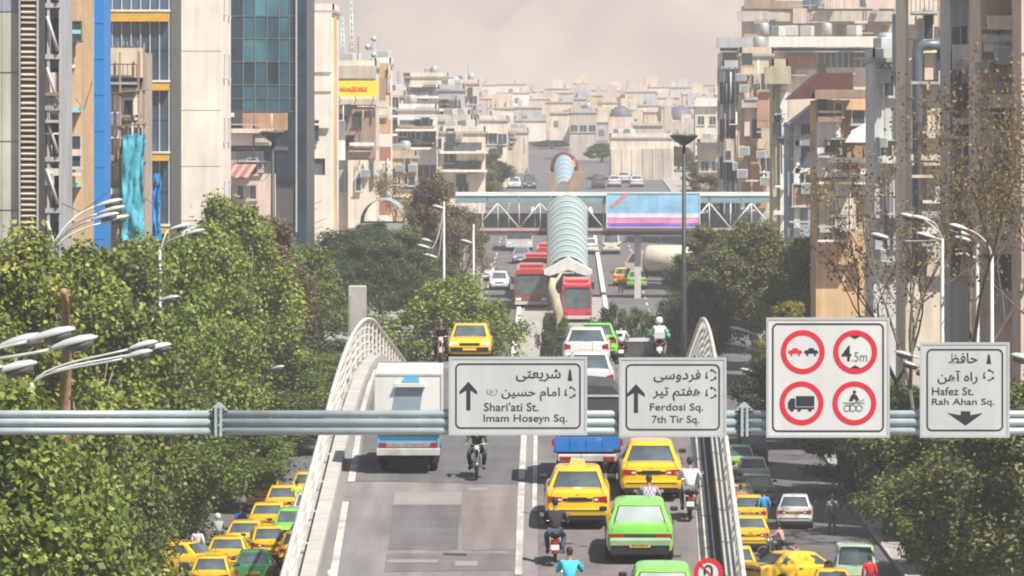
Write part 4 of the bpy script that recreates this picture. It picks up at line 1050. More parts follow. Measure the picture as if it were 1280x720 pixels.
def crown_data(seed, R_, H, z0, nclump, nleaf, size, dens=1.0, flat=.75):
    rg = np.random.default_rng(seed)
    # shoots: clumps stretched upwards and outwards, thinner toward the ragged top
    h = rg.random(nclump) ** .85; ang = rg.uniform(0, 2 * np.pi, nclump)
    prof = np.where(h < .35, .72 + .8 * h, 1.0 - .75 * ((h - .35) / .65) ** 1.6)
    rad = R_ * .86 * prof * rg.uniform(.15, 1.0, nclump) ** .5
    C = np.stack([rad * np.cos(ang), rad * np.sin(ang), z0 + H * (.06 + .84 * h)], axis=1)
    lob = .82 + .26 * np.sin(ang * 3 + seed) * np.sin(h * 9 + seed * 2); C[:, :2] *= lob[:, None]
    cr = rg.uniform(.10, .235, nclump) * R_ * (1.05 - .35 * h)
    idx = rg.integers(0, nclump, nleaf)
    v = rg.normal(size=(nleaf, 3)); v /= np.linalg.norm(v, axis=1)[:, None]
    rr = rg.uniform(.1, 1.0, nleaf) ** .5
    stray = rg.random(nleaf) < .2; rr = np.where(stray, rr * rg.uniform(1, 1.7, nleaf), rr)
    dirn = np.stack([np.cos(ang) * .45, np.sin(ang) * .45, np.ones(nclump)], axis=1)[idx]
    up_ = rg.uniform(-.6, 1, nleaf) * (1 + .5 * stray)
    p = C[idx] + v * (rr * cr[idx])[:, None] * np.array([1, 1, .8]) + dirn * (up_ * cr[idx] * .9)[:, None] * (1 - .35 * rr)[:, None]
    nrm = v * .7 + np.array([0, 0, .55]) + rg.normal(size=(nleaf, 3)) * .55; nrm /= np.linalg.norm(nrm, axis=1)[:, None]
    t = np.cross(nrm, rg.normal(size=(nleaf, 3))); t /= np.linalg.norm(t, axis=1)[:, None]; b = np.cross(nrm, t)
    s = (size * rg.uniform(.6, 1.25, nleaf))[:, None]
    q = np.stack([p - t * s * .55, p + b * s * .42 + nrm * s * .08, p + t * s * .6, p - b * s * .42 + nrm * s * .08], axis=1)
    return q.reshape(-1, 3), C
def quads_mesh(name, V, m):
    n = len(V) // 4; me = bpy.data.meshes.new(name)
    me.vertices.add(n * 4); me.vertices.foreach_set("co", V.astype(np.float32).ravel())
    me.loops.add(n * 4); me.loops.foreach_set("vertex_index", np.arange(n * 4, dtype=np.int32))
    me.polygons.add(n); me.polygons.foreach_set("loop_start", np.arange(0, n * 4, 4, dtype=np.int32))
    me.materials.append(m); me.update(calc_edges=True); return me
def trunk_mesh(C, seed, z0, H, R_, m, r0=.26, ntop=60):
    rg = random.Random(seed); mb = MB(); base = Vector((0, 0, 0)); fork = Vector((rg.uniform(-.3, .3), rg.uniform(-.3, .3), z0 + H * .12))
    mb.tube([base, Vector((0, 0, .4)), fork * .5 + Vector((.08, 0, 0)), fork], [r0 * 1.25, r0, r0 * .85, r0 * .7], 8)
    lim = []
    for k in range(6):
        a = k * 1.05 + rg.random(); e = fork + Vector((math.cos(a) * R_ * .38, math.sin(a) * R_ * .38, H * rg.uniform(.2, .42))); mid = (fork + e) / 2 + Vector((0, 0, -.3))
        mb.tube([fork - Vector((0, 0, .2)), mid, e], [r0 * .5, r0 * .36, r0 * .24], 6); lim.append(e)
    for c in C[:ntop]:
        c = Vector(c); e = min(lim, key=lambda q: (q - c).length)
        mb.tube([e, (e + c) / 2 + Vector((rg.uniform(-.2, .2), rg.uniform(-.2, .2), .1)), c], [r0 * .22, r0 * .13, r0 * .05], 5)
    return mb.mesh("trunk", m)
TV = []
for (sd, R_, H, z0, nc, nl, sz) in ((1, 5.2, 11.0, 1.8, 120, 52000, .19), (2, 4.6, 11.5, 1.8, 105, 46000, .18), (3, 5.6, 10.0, 1.8, 130, 54000, .19), (4, 4.8, 10.8, 1.8, 100, 44000, .195), (5, 4.6, 5.6, .3, 110, 34000, .16), (6, 2.2, 2.6, .1, 40, 9000, .11), (7, 5.5, 11, 2.5, 60, 15000, .20)):
    V, C = crown_data(sd, R_, H, z0, nc, nl, sz); TV.append((V, C, R_, H, z0, sd))
TM = {}
def tree(label, x, d, top, var=0, leaf='mid', sc=1.0, bark=None, name="plane_tree", group=None, cat="tree", X=None):
    V, C, R_, H, z0, sd = TV[var]; k = var
    if k not in TM: TM[k] = quads_mesh("crown", V, LEAF[leaf])
    kb = (var, 'trunk', bark or 'b')
    if kb not in TM: TM[kb] = trunk_mesh(C, sd, z0, H, R_, {'b': M_bark, 'd': M_barkd, 'p': M_barkp}[bark or 'b'])
    X = PX(x, d) if X is None else X; g = G(d)
    t = thing(name, label, cat, (X, d, g), (0, 0, R.uniform(0, 6.28)), group)
    hz = (PZ(top, d) - g) / (z0 + H); t.scale = (sc, sc, hz)
    putm("crown", TM[k], LEAF[leaf], t); put("trunk", TM[kb], t); return t
LT = [ # label, X, d, top, variant, leaf, scale
 ("large leafy tree filling the lower left, its top under the lamp cluster with five heads", -15.0, 141, 452, 2, 'fresh', 1.05),
 ("bushy bright tree below the gantry beam left of the flange, low crown over parked taxis", -17.8, 178, 455, 3, 'fresh', 1.0),
 ("tall tree at the edge under the pale panelled building", -19.0, 168, 308, 0, 'mid', 1.1),
 ("tall bright tree whose tip reaches the louvred building column", -18.2, 188, 264, 1, 'fresh', 1.05),
 ("leafy tree below the pair of long curved lamp arms and the blue strip", -17.8, 207, 292, 0, 'fresh', 1.0),
 ("dense tree rising in front of the cyan tarpaulin", -17.5, 224, 296, 3, 'mid', 1.0),
 ("leafy tree below the two lamp heads before the blank white wall", -17.9, 246, 288, 2, 'fresh', 1.0),
 ("bright tree left of the dark saucer mast on the left pavement", -17.2, 270, 268, 1, 'fresh', 1.0),
 ("tallest tree on the left pavement, tip beneath the glass tower", -17.4, 300, 236, 0, 'fresh', 1.05),
 ("brownish green tree just beyond the tallest left pavement tree", -16.8, 325, 262, 3, 'brown', .85),
 ("rounded tree right of the tallest left pavement tree, below the white column", -16.6, 350, 300, 2, 'mid', .95),
 ("dark tree standing behind the concrete pylon", -16.0, 378, 308, 3, 'dark', .95),
 ("dark tree beyond the pylon, beneath the cream blocks", -15.2, 410, 284, 2, 'dark', .95),
 ("dark tree just left of the teal glass vault", -14.4, 436, 274, 0, 'dark', .85),
 ("dark green tree covering the foot of the teal glass vault", -12.4, 398, 300, 3, 'dark', .8),
 ("olive tree behind the lamp column with stacked lamp heads", -11.0, 405, 282, 1, 'olive', .85),
 ("tall brownish tree hiding the left end of the footbridge", -9.6, 428, 208, 1, 'brown', .75),
 ("second brownish tree right of the tall one at the footbridge end", -7.6, 434, 252, 6, 'brown', .62),
 ("small dark tree at the roadside below the brownish footbridge trees", -9.0, 415, 318, 3, 'dark', .6),
 ("low dark tree under the gantry beam beside the flyover railing", -15.2, 300, 420, 2, 'mid', .85),
 ("shaded tree between gantry beam and the row of taxis", -17.0, 262, 440, 0, 'mid', .95),
 ("shaded tree leaning over the queue of taxis left of the flyover", -16.8, 232, 470, 2, 'mid', .9),
 ("dark low tree beyond the taxi queue beside the flyover railing", -15.8, 335, 402, 3, 'dark', .9),
 ("bright low tree at the very edge behind the lamp cluster", -20.5, 176, 380, 2, 'fresh', 1.1),
 ("thick tree behind the row, between louvred building and cyan tarpaulin", -22.5, 232, 330, 0, 'mid', 1.1),
 ("thick back-row tree before the blank white wall foot", -22.0, 268, 325, 3, 'mid', 1.1),
 ("back-row tree at the foot of the glass tower", -21.5, 318, 330, 2, 'dark', 1.1),
]
LT += [
 ("leafy tree leaning over the left street beside the railing, below the beam", -14.2, 296, 512, 3, 'mid', .8),
 ("darker leafy tree closing the left street just before the pylon", -13.2, 330, 440, 2, 'mid', .8),
 ("small leafy tree between the taxis and the flyover railing", -13.0, 318, 500, 4, 'dark', .95),
 ("leafy tree overhanging the left queue from the pavement side", -15.4, 262, 505, 0, 'mid', .85),
 ("low bright tree in front of the flange, below the beam", -12.6, 146, 560, 4, 'fresh', .8),
 ("low leafy tree hugging the pavement left of the sideways taxi", -17.6, 208, 540, 4, 'mid', 1.1),
 ("low leafy tree left of the people beside the queue", -18.2, 236, 540, 4, 'mid', 1.15),
 ("low shaded tree behind the deep blue shirted person", -17.8, 264, 530, 4, 'dark', 1.15),
 ("low shaded tree left of the highest queued taxi", -17.6, 292, 520, 4, 'mid', 1.15),
 ("low dark tree behind the lime vest", -17.2, 322, 500, 4, 'dark', 1.2)]
for (lb, X, d, top, v, lf, sc) in LT: tree(lb, 0, d, top, v, lf, sc, X=X)
tree("round bright green tree standing in the median beyond the crest behind the oncoming taxi", 566, 350, 348, 4, 'fresh', 1.28, name="round_tree")
RT = [
 ("big olive tree right of the black mast, its crown over the road", 12.4, 362, 272, 2, 'olive', 1.0),
 ("tall olive tree behind the black mast beside the billboard", 10.4, 392, 276, 1, 'olive', .9),
 ("olive tree right of the big crown, below the tan corner house", 15.6, 350, 285, 0, 'olive', .85),
 ("dark lower tree at the foot of the black mast", 8.6, 352, 345, 3, 'dark', .62),
 ("yellowish tree just left of the square prohibition sign", 12.8, 318, 372, 3, 'yellow', .55),
 ("dark green tree behind the lit lamp heads left of the prohibition sign", 12.0, 300, 425, 2, 'dark', .7),
 ("dark tree over the right street beneath the prohibition sign", 14.6, 300, 455, 0, 'dark', .8),
 ("leafy tree over the white saloon on the right street", 15.4, 272, 470, 2, 'mid', .85),
 ("leafy tree under the Hafez sign, left of its arrow", 16.0, 248, 475, 3, 'olive', .9),
 ("leafy tree under the Hafez sign at the right", 16.4, 226, 480, 0, 'mid', .9),
 ("dark leafy tree filling the lower right corner", 16.6, 206, 470, 2, 'olive', 1.0),
 ("dark leafy tree on the right edge behind the corner tree", 19.5, 214, 440, 3, 'mid', 1.0),
 ("olive tree between prohibition sign and Hafez sign", 19.0, 276, 452, 1, 'olive', .9),
 ("dark tree behind the prohibition sign's top", 18.5, 322, 380, 3, 'dark', .9),
 ("hazy olive tree between the right-hand facades and the billboard", 16.5, 520, 208, 1, 'brown', .9),
 ("hazy green tree over the far right pavement beyond the footbridge", 15.0, 580, 215, 3, 'brown', .8),
]
RT += [
 ("low leafy tree at the kerb behind the pale green minivan", 17.4, 216, 560, 4, 'mid', 1.1),
 ("low dark tree right of the white saloon", 17.2, 244, 560, 4, 'olive', 1.15),
 ("low dark tree beyond the white saloon", 16.8, 272, 560, 4, 'dark', 1.15),
 ("shaded low tree at the far end of the right-hand street", 15.6, 306, 540, 4, 'dark', 1.2),
 ("dark tree closing the far end of the right-hand street", 11.5, 334, 520, 4, 'dark', 1.2)]
for (lb, X, d, top, v, lf, sc) in RT: tree(lb, 0, d, top, v, lf, sc, X=X)
rf = random.Random(8)
for i, (x, d, top, lb) in enumerate(((452, 640, 205, "hazy dark tree at the foot of the striped tower"), (505, 690, 190, "hazy dark tree below the white balcony house"), (540, 760, 172, "small hazy tree between the balcony house and grey-green block"), (612, 700, 190, "hazy dark tree at the left kerb of the far road"), (598, 640, 205, "hazy olive tree just above the footbridge roof at left"), (662, 930, 196, "tiny hazy tree where the far road ends, left of the stair hood"), (690, 1000, 175, "tiny dark tree directly above the far stair hood"), (752, 880, 178, "hazy dark tree left of the whitish hall"), (848, 820, 182, "hazy dark tree at the right end of the whitish hall"), (880, 720, 190, "hazy dark tree left of the dark-eaved low house"), (640, 1150, 158, "small hazy tree among the middle far blocks left of centre"), (730, 1250, 150, "small hazy tree among the far blocks beneath the left dome"), (580, 1050, 150, "small hazy tree high among the far blocks, left of centre"), (815, 1150, 152, "small hazy tree among the far blocks between the two domes"))):
    tree(lb, x, d, top, i % 4, ('dark', 'mid', 'brown')[i % 3], .8 if d < 900 else 1.0, group="hazy trees of the far city")
def bush(lb, x, d, top, leaf, sc, name="bush"): return tree(lb, x, d, top, 5, leaf, sc, 'd', name, cat="bush")
bush("dark bush left of the white hatchback on the crest, beside the pale trunk", 688, 352, 392, 'dark', .55)
bush("dark rounded bush under the red bus rear window", 703, 366, 396, 'mid', .6)
bush("low dark bush between green taxi and scooter rider", 765, 372, 380, 'dark', .85)
bush("low bush directly left of the scooter rider's helmet", 797, 380, 385, 'olive', .8)
bush("wide bush at the foot of the black mast", 840, 372, 372, 'dark', 1.0)
for i, (X, d, lf, lb) in enumerate(((13.6, 300, 'dark', "dark hedge bush at the right kerb beyond the white saloon, farthest of the row"), (13.9, 282, 'mid', "hedge bush at the right kerb beside the standing grey figure"), (14.1, 264, 'dark', "hedge bush at the right kerb level with the white saloon"), (14.2, 247, 'olive', "hedge bush at the right kerb just nearer than the white saloon"), (14.4, 231, 'mid', "hedge bush at the right kerb behind the pale green minivan"), (14.9, 217, 'dark', "nearest hedge bush at the right kerb, by the red-topped person"))):
    bush(lb, 700 + X / d * F, d, 160 + F * (CH - G(d) - (5.6, 5.2, 5.4, 5.0, 5.2, 5.6)[i]) / d, lf, .72)
# pale trunk and orange snag
def snag(lb, pts, r, m, d, name, lean=0):
    t = thing(name, lb, "tree", (PX(pts[0][0], d), d, G(d))); off = t.location; mb = MB(); q = [Vector((PX(x, d), d + .15 * math.sin(i) + (lean * (len(pts) - 1 - i)), PZ(y, d))) for i, (x, y) in enumerate(pts)]
    q = [Vector((q[0].x, q[0].y, G(d)))] + q if q[0].z > G(d) + .3 else q
    mb.tube(q, [r * (1.1 - .5 * i / len(q)) * R.uniform(.85, 1.15) for i in range(len(q))], 9); mb.build("trunk", m, t, off)
    mb = MB(); e = q[-1]; mb.tube([q[-2], q[-2] + Vector((.35, .1, .5)), e + Vector((.5, .1, .35))], [r * .4, r * .3, r * .18], 6); mb.build("branch_stub", m, t, off)
snag("pale cream bare trunk standing between the bus queue and the red bus", [(682, 440), (686, 418), (690, 405), (698, 392), (694, 375), (689, 360), (692, 348)], .38, M_barkp, 356, "bare_trunk")
snag("orange-brown lopped trunk rising out of the leaves above the lamp cluster", [(66, 520), (72, 440), (74, 412), (78, 385), (80, 364)], .16, mat("orange_bark", (.36, .20, .11), .9, var=.25, scale=4), 181.5, "lopped_trunk", 1.1)
# sparse autumn trees
def bare_tree(lb, X, d, top, seed, spread, leafm, nl=2600, name="sparse_tree"):
    rg = random.Random(seed); g = G(d); Ht = PZ(top, d) - g; t = thing(name, lb, "tree", (X, d, g)); mb = MB(); tips = []
    def br(p, dr, L, r, dep):
        q = [p]; n = 4
        for i in range(n):
            dr = (dr + Vector((rg.uniform(-.17, .17), rg.uniform(-.17, .17), rg.uniform(-.02, .14)))).normalized(); q.append(q[-1] + dr * L / n)
        mb.tube(q, [r * (1 - .5 * i / n) for i in range(n + 1)], 6 if dep < 2 else 4, cap=dep < 2)
        if dep >= 2: tips.extend(q[1:])
        if dep >= 4: return
        for k in range(3 if dep < 2 else 3):
            a = rg.uniform(0, 6.28); s_ = rg.uniform(.35, .95) * spread
            nd = (dr + Vector((math.cos(a) * s_, math.sin(a) * s_, rg.uniform(-.1, .3)))).normalized()
            br(q[rg.randint(2, 4)] if dep else q[-1], nd, L * rg.uniform(.58, .82), r * .50, dep + 1)
    br(Vector((0, 0, 0)), Vector((0, 0, 1)), Ht * .36, .17, 0)
    zm = max(p.z for p in tips); k = Ht / zm
    mb.v = [(v[0], v[1], v[2] * k) for v in mb.v]; mb.build("trunk", M_barkd, t, fix=False)
    rn = np.random.default_rng(seed); T = np.array([[p.x, p.y, p.z * k] for p in tips]); T = T[rn.integers(0, len(T), nl)] + rn.normal(size=(nl, 3)) * .28
    n_ = rn.normal(size=(nl, 3)); n_ /= np.linalg.norm(n_, axis=1)[:, None]; a = np.cross(n_, rn.normal(size=(nl, 3))); a /= np.linalg.norm(a, axis=1)[:, None]; b = np.cross(n_, a)
    s_ = (.17 * rn.uniform(.6, 1.2, nl))[:, None]; V = np.stack([T - a * s_ * .5, T + b * s_ * .4, T + a * s_ * .5, T - b * s_ * .4], axis=1).reshape(-1, 3)
    put("crown", quads_mesh("crown", V, LEAF[leafm]), t); return t
bare_tree("tall thin autumn tree before the grey shaft, highest branches by the air conditioner", 15.9, 214, 62, 11, .9, 'autumn', 3000)
bare_tree("bare ochre-leaved tree in front of the stained cream column", 15.5, 240, 150, 12, 1.0, 'autumn', 2200)
bare_tree("bare brown tree behind the top of the prohibition sign", 16.2, 268, 250, 13, 1.1, 'brown', 900)
bare_tree("nearly leafless tree at the edge above the Hafez sign", 18.0, 222, 130, 14, 1.0, 'autumn', 1100)
bare_tree("nearly leafless tree between the tan corner house and the right-hand lamps", 17.2, 290, 275, 15, 1.1, 'brown', 1000)
bare_tree("sparse tree rising from the left pavement below the striped tower", -13.0, 470, 205, 16, .9, 'brown', 2000)

# ------------------------------------------------------------------ lamps
M_pole = mat("lamp_pole_paint", (.50, .51, .50), .5, metal=.15, var=.1, streak=.15)
M_head = mat("lamp_head_shell", (.47, .48, .47), .4, var=.08, dirt=((.3, .28, .25), .4))
M_bowl = mat("lamp_bowl", (.10, .10, .09), .25, var=.1)
def lamp(label, postx, d, ptop, heads, hl=.8, name="street_lamp", group=None):
    """post at pixel postx, distance d; heads = [(pixel x, y of the tip, dy depth)]; arms sweep from the post top"""
    X = PX(postx, d); g = G(d); t = thing(name, label, "street lamp", (X, d, g), group=group); off = t.location; zt = PZ(ptop, d)
    mb = MB(); mb.tube([(X, d, g), (X, d, g + 1), (X, d, zt)], [.13, .11, .065], 10); mb.build("post", M_pole, t, off)
    for (hx, hy, dd) in heads:
        tip = Vector((PX(hx, d), d + dd, PZ(hy, d))); sg = 1 if tip.x > X else -1
        dr = Vector((sg, dd * .12, .26)).normalized(); back = tip - dr * hl
        st = Vector((X, d, zt - .1)); mid = Vector((X + sg * .15, d + dd * .15, zt + (back.z - zt) * .55)); m2 = back - dr * (abs(back.x - X) * .35)
        pts = [st]
        for i in range(1, 9):
            k = i / 8; pts.append(((1 - k) ** 3) * st + 3 * k * (1 - k) ** 2 * mid + 3 * k * k * (1 - k) * m2 + k ** 3 * back)
        mb = MB(); mb.tube(pts, .035, 6); am = mb.build("arm", M_pole, t, off)
        # head: flattened spindle, darker bowl beneath
        sd = dr.cross(Vector((0, 0, 1))).normalized(); up = sd.cross(dr).normalized(); rings = []; rb = []
        for (u, w, h) in ((0, .04, .035), (.12, .08, .07), (.35, .17, .115), (.65, .20, .13), (.88, .15, .095), (1, .05, .03)):
            c = back + dr * hl * u
            rings.append([c + sd * w * math.cos(a) + up * (h * math.sin(a) if math.sin(a) > 0 else h * .35 * math.sin(a)) for a in [2 * math.pi * i / 10 for i in range(10)]])
            if .3 < u < .95: rb.append([c + sd * w * .85 * math.cos(a) + up * (-.02 + (.0 if math.sin(a) > 0 else h * 1.25 * math.sin(a))) for a in [2 * math.pi * i / 10 for i in range(10)]])
        mb = MB(); mb.loft(rings); hd = mb.build("lamp_head", M_head, t, off); mb = MB(); mb.loft(rb); mb.build("lamp_bowl", M_bowl, hd, off)
lamp("lamp post with five long heads, the lowest lamps at the edge above the gantry beam", -80, 108, 470, [(54, 420, .3), (95, 411, -.1), (52, 451, -.9), (125, 420, -.6), (10, 456, -1)], .95)
lamp("lamp post with long straight arms ending in three heads left of the gantry flange", 40, 156, 478, [(196, 428, .5), (192, 438, -.4), (211, 432, 1.0)], .85)
lamp("lamp post with four tall curved arms in front of the blue strip and tan bricks", 62, 205, 320, [(150, 250, 1.2), (158, 258, -.5), (152, 266, -1.2), (160, 270, .6)], 1.05)
lamp("lamp post with two heads low in front of the blank white wall", 200, 240, 312, [(236, 281, .5), (257, 287, -.4)], .9)
lamp("lamp post with one visible head in the leaves above the gantry beam", 190, 224, 395, [(234, 366, -5)], 1.0)
lamp("lamp post with small head beside the flyover railing among dark leaves", 318, 296, 480, [(362, 452, -6)], .9)
lamp("pale lamp column with four short heads stacked toward the dark trees", 555, 372, 252, [(540, 257, .5), (522, 306, -.6), (530, 318, .2), (526, 299, 1.)], .9)
lamp("lamp post whose head glows pale above the row of parked cars by the footbridge trees", 592, 400, 280, [(575, 300, 0)], .9)
lamp("curved lamp left of three, its two heads at the sparse ochre branches", 1178, 226, 298, [(1126, 268, .4), (1138, 270, -.3), (1090, 293, 1.0), (1143, 291, -1.0)], .85)
lamp("curved lamp in the middle of three, behind the autumn tree", 1222, 236, 300, [(1188, 288, .3), (1192, 296, -.5), (1200, 318, .6)], .8)
lamp("curved lamp right of three, a single plain bend of pipe", 1240, 214, 315, [(1186, 281, 0)], .75)
lamp("lamp cluster in the gap between prohibition sign and Hafez sign", 1185, 228, 480, [(1118, 440, .5), (1124, 452, -.3), (1146, 434, 1.0), (1140, 462, -1.0)], 1.15)
lamp("lamp whose head peeps out over the right edge of the Hafez sign", 1330, 158, 470, [(1264, 444, .3)], .85)
lamp("lamp with pale head just left of the prohibition sign, upper one", 985, 312, 450, [(912, 409, 0), (916, 430, .4)], 1.2)
lamp("lamp with two low heads touching the left side of the prohibition sign", 1000, 300, 495, [(925, 461, 0), (920, 483, .5)], 1.2)
def mast(label, x, d, ytop, w):
    X = PX(x, d); g = G(d); z = PZ(ytop, d); t = thing("lamp_mast", label, "lamp mast", (X, d, g)); off = t.location; m = mat("mast_dark_green", (.025, .035, .032), .5, var=.1)
    mb = MB(); mb.tube([(X, d, g), (X, d, g + 4), (X, d, z - .3)], [.19, .16, .10], 12); mb.build("post", m, t, off)
    r = w * d / F / 2; mb = MB(); mb.lathe([(.12, -.55), (r * .45, -.42), (r * .8, -.18), (r, -.02), (r, .05), (r * .5, .08)], 24, (X, d, z)); mb.build("saucer", m, t, off)
    mb = MB()
    for k in range(8):
        a = k * .785; mb.box(X + r * .7 * math.cos(a) - .12, X + r * .7 * math.cos(a) + .12, d + r * .7 * math.sin(a) - .12, d + r * .7 * math.sin(a) + .12, z + .05, z + .14)
    mb.tube([(X - r * .4, d, z + .05), (X - r * .45, d, z + .45)], .02, 5); mb.tube([(X + .1, d, z + .05), (X + .1, d, z + .35)], .02, 5); mb.build("floodlight_ring", mat("mast_fitting", (.2, .22, .2), .5), t, off)
mast("tall black mast with saucer top standing in front of the billboard", 855, 340, 170, 35)
mast("dark mast with saucer top before the grey windowed house", 986, 395, 174, 31)
mast("dark mast with saucer top below the glass tower", 341, 350, 166, 33)

# ------------------------------------------------------------------ footbridge and glazed stairs
M_teal = mat("teal_glazing", (.20, .33, .35), .22, var=.12, scale=.6, spec=.7, dirt=((.38, .42, .4), .35))
M_tealw = mat("pale_steel", (.52, .56, .56), .5, var=.08)
def vault(t, off, x0, x1, ya, za, yb, zb, hgt, m, nrib=9, name="glazing"):
    """barrel roof rising from (ya, za) to (yb, zb)"""
    cx, r = (x0 + x1) / 2, (x1 - x0) / 2; N_ = 14
    def rg(k, e=0.0): 
        y = ya + (yb - ya) * k; z = za + (zb - za) * k
        return [(cx + (r + e) * math.cos(math.pi * i / N_), y, z + (hgt + e) * math.sin(math.pi * i / N_)) for i in range(N_ + 1)]
    for i in range(nrib):
        mb = MB(); A, B = rg(i / nrib + .008), rg((i + 1) / nrib - .008); n = N_ + 1
        inner = lambda q: [(cx + (x - cx) * .98, y, z - .03) for x, y, z in q]
        A2, B2 = inner(A), inner(B); vs = A + B + A2 + B2
        fs = [(k, k + 1, n + k + 1, n + k) for k in range(N_)] + [(2 * n + k, 3 * n + k, 3 * n + k + 1, 2 * n + k + 1) for k in range(N_)] + [(k, 2 * n + k, 2 * n + k + 1, k + 1) for k in range(N_)]
        mb.add(vs, fs, smooth=True); mb.build(name, m, t, off)
    for i in range(nrib + 1):
        mb = MB(); mb.tube(rg(i / nrib, .03), .05, 5); mb.build("rib", M_tealw, t, off)
d = 440.0
fb = thing("footbridge", "pale teal steel truss footbridge crossing the boulevard behind the bus queue", "footbridge", (PX(590, d), d, G(d))); off = fb.location
xa, xb = PX(570, d), PX(965, d); zt, zm, zl = PZ(243, d), PZ(252, d), PZ(288, d)
mb = MB(); mb.box(xa, xb, d - 1.5, d + 1.5, zl - .35, zl); mb.build("deck_beam", mat("dark_deck_steel", (.10, .09, .09), .6, var=.15), fb, off)
mb = MB(); mb.box(xa, xb, d - 1.56, d - 1.5, zl - .02, zl + .22); mb.build("fascia", mat("faded_pink_paint", (.48, .34, .31), .6, var=.15), fb, off)
mb = MB(); mb.loft([[(x, d - 1.6, zt - .1), (x, d - 1.0, zt + .18), (x, d + 1.0, zt + .18), (x, d + 1.6, zt - .1)] for x in (xa, xb)], smooth=False); mb.build("roof", mat("pale_roof_sheet", (.40, .43, .41), .6, var=.2, scale=.7), fb, off)
for q in (-1.45, 1.45):
    for z in (zm, zl + .12):
        mb = MB(); mb.box(xa, xb, d + q - .06, d + q + .06, z - .08, z + .08); mb.build("chord", M_teal if z == zm else M_tealw, fb, off)
    n = 15; st = (xb - xa) / n
    for i in range(n):
        x = xa + i * st; mb = MB(); a, b = (zl + .2, zm - .08) if i % 2 else (zm - .08, zl + .2)
        mb.tube([(x, d + q, a), (x + st, d + q, b)], .06, 5); mb.build("diagonal", M_tealw, fb, off)
        mb = MB(); mb.tube([(x, d + q, zl + .1), (x, d + q, zm)], .045, 5); mb.build("upright", M_tealw, fb, off)
for i in range(12):
    mb = MB(); st = (xb - xa) / 12; mb.box(xa + i * st + .05, xa + (i + 1) * st - .05, d + 1.30, d + 1.33, zl + .1, zl + 1.3); mb.build("side_panel", mat("grey_green_panel", (.34, .39, .39), .5, var=.2), fb, off)
for i in range(10):
    mb = MB(); st = (xb - xa) / 10; mb.box(xa + i * st + .05, xa + (i + 1) * st - .05, d - 1.52, d - 1.5, zm + .02, zt - .05); mb.build("roof_band_panel", M_teal, fb, off)
for x in (PX(600, d), PX(700, d), PX(797, d), PX(930, d)):
    mb = MB(); mb.box(x - .25, x + .25, d - .25, d + .25, G(d) - .1, zl - .36); mb.build("pier", mat("pier_paint_banded", (.5, .47, .45), .7, var=.15), fb, off)
bb = thing("billboard", "wide billboard of pale blue sky over pink and violet bands hung on the footbridge", "billboard", ((PX(759, d) + PX(874, d)) / 2, d - 1.8, PZ(284, d))); off = bb.location
dd = d - 1.8; a, b = PX(759, dd), PX(874, dd)
for nm, y0, y1, c in (("sky_print", 242, 272, (.22, .45, .62)), ("white_print", 267, 272.4, (.62, .60, .66)), ("pink_print", 272, 279, (.66, .22, .40)), ("violet_print", 279, 284, (.16, .10, .42))):
    mb = MB(); mb.box(a, b, dd - (.02 if nm == "white_print" else 0), dd + .1, PZ(y1, dd) + .002, PZ(y0, dd)); mb.build(nm, mat("print_" + nm, c, .6, var=.3, scale=1.1, dirt=((.5, .55, .62), .5)), bb, off)
mb = MB(); mb.prism([(PX(762, dd), PZ(258, dd)), (PX(766, dd), PZ(260, dd)), (PX(781, dd), PZ(247, dd)), (PX(786, dd), PZ(242, dd)), (PX(780, dd), PZ(242.5, dd))], dd - .03, dd - .01); mb.build("ribbon_print", mat("print_ribbon", (.6, .2, .25), .6, var=.3, scale=3), bb, off)
mb = MB(); ring(mb, [(a - .08, PZ(285, dd)), (b + .08, PZ(285, dd)), (b + .08, PZ(241, dd)), (a - .08, PZ(241, dd))], [(a, PZ(284, dd)), (b, PZ(284, dd)), (b, PZ(242, dd)), (a, PZ(242, dd))], dd - .05, dd + .15); mb.build("frame", M_tealw, bb, off)
# covered stair down to the station
gs = thing("glazed_stair", "ribbed teal barrel-roofed stair rising from the bus station to the footbridge", "covered stair", (PX(709, 432), 430, G(430))); off = gs.location
M_vg = mat("pale_vault_glazing", (.26, .34, .34), .28, var=.14, scale=.5, spec=.6, dirt=((.5, .54, .5), .5))
vault(gs, off, PX(684, 428), PX(734, 428), 425, PZ(345, 425), 438.2, PZ(268, 438), 1.45, M_vg, 11)
mb = MB(); mb.loft([[(PX(686, 428), 425, PZ(345, 425) - 1.2), (PX(732, 428), 425, PZ(345, 425) - 1.2), (PX(732, 428), 425, PZ(345, 425) + .1), (PX(686, 428), 425, PZ(345, 425) + .1)], [(PX(686, 428), 438, PZ(268, 438) - 1.2), (PX(732, 428), 438, PZ(268, 438) - 1.2), (PX(732, 428), 438, PZ(268, 438) + .1), (PX(686, 428), 438, PZ(268, 438) + .1)]], smooth=False); mb.build("stair_flight", mat("stair_grey", (.3, .32, .32), .7, var=.2), gs, off)
gb = thing("station_gable", "white gabled roof over the dark station entrance at the foot of the glazed stair", "gabled roof", (PX(710, 421), 421, G(421))); off = gb.location
cx = PX(710, 421); hw = 30 * 421 / F; zr, ze, th_ = PZ(322, 421), PZ(338, 421), .85
mb = MB(); mb.prism([(cx - hw, ze), (cx - hw, ze - .25), (cx - hw * .75, ze - .35), (cx, zr - th_), (cx + hw * .75, ze - .35), (cx + hw, ze - .25), (cx + hw, ze), (cx, zr)], 419, 424.5); mb.build("roof", mat("white_gable_paint", (.66, .65, .60), .6, var=.1, streak=.1), gb, off)
for x in (cx - hw * .8, cx - hw * .3, cx + hw * .3, cx + hw * .8):
    mb = MB(); mb.box(x - .06, x + .06, 419.4, 419.55, G(419), ze - .34 if abs(x - cx) > 1 else ze + .02); mb.build("post", M_trim, gb, off)
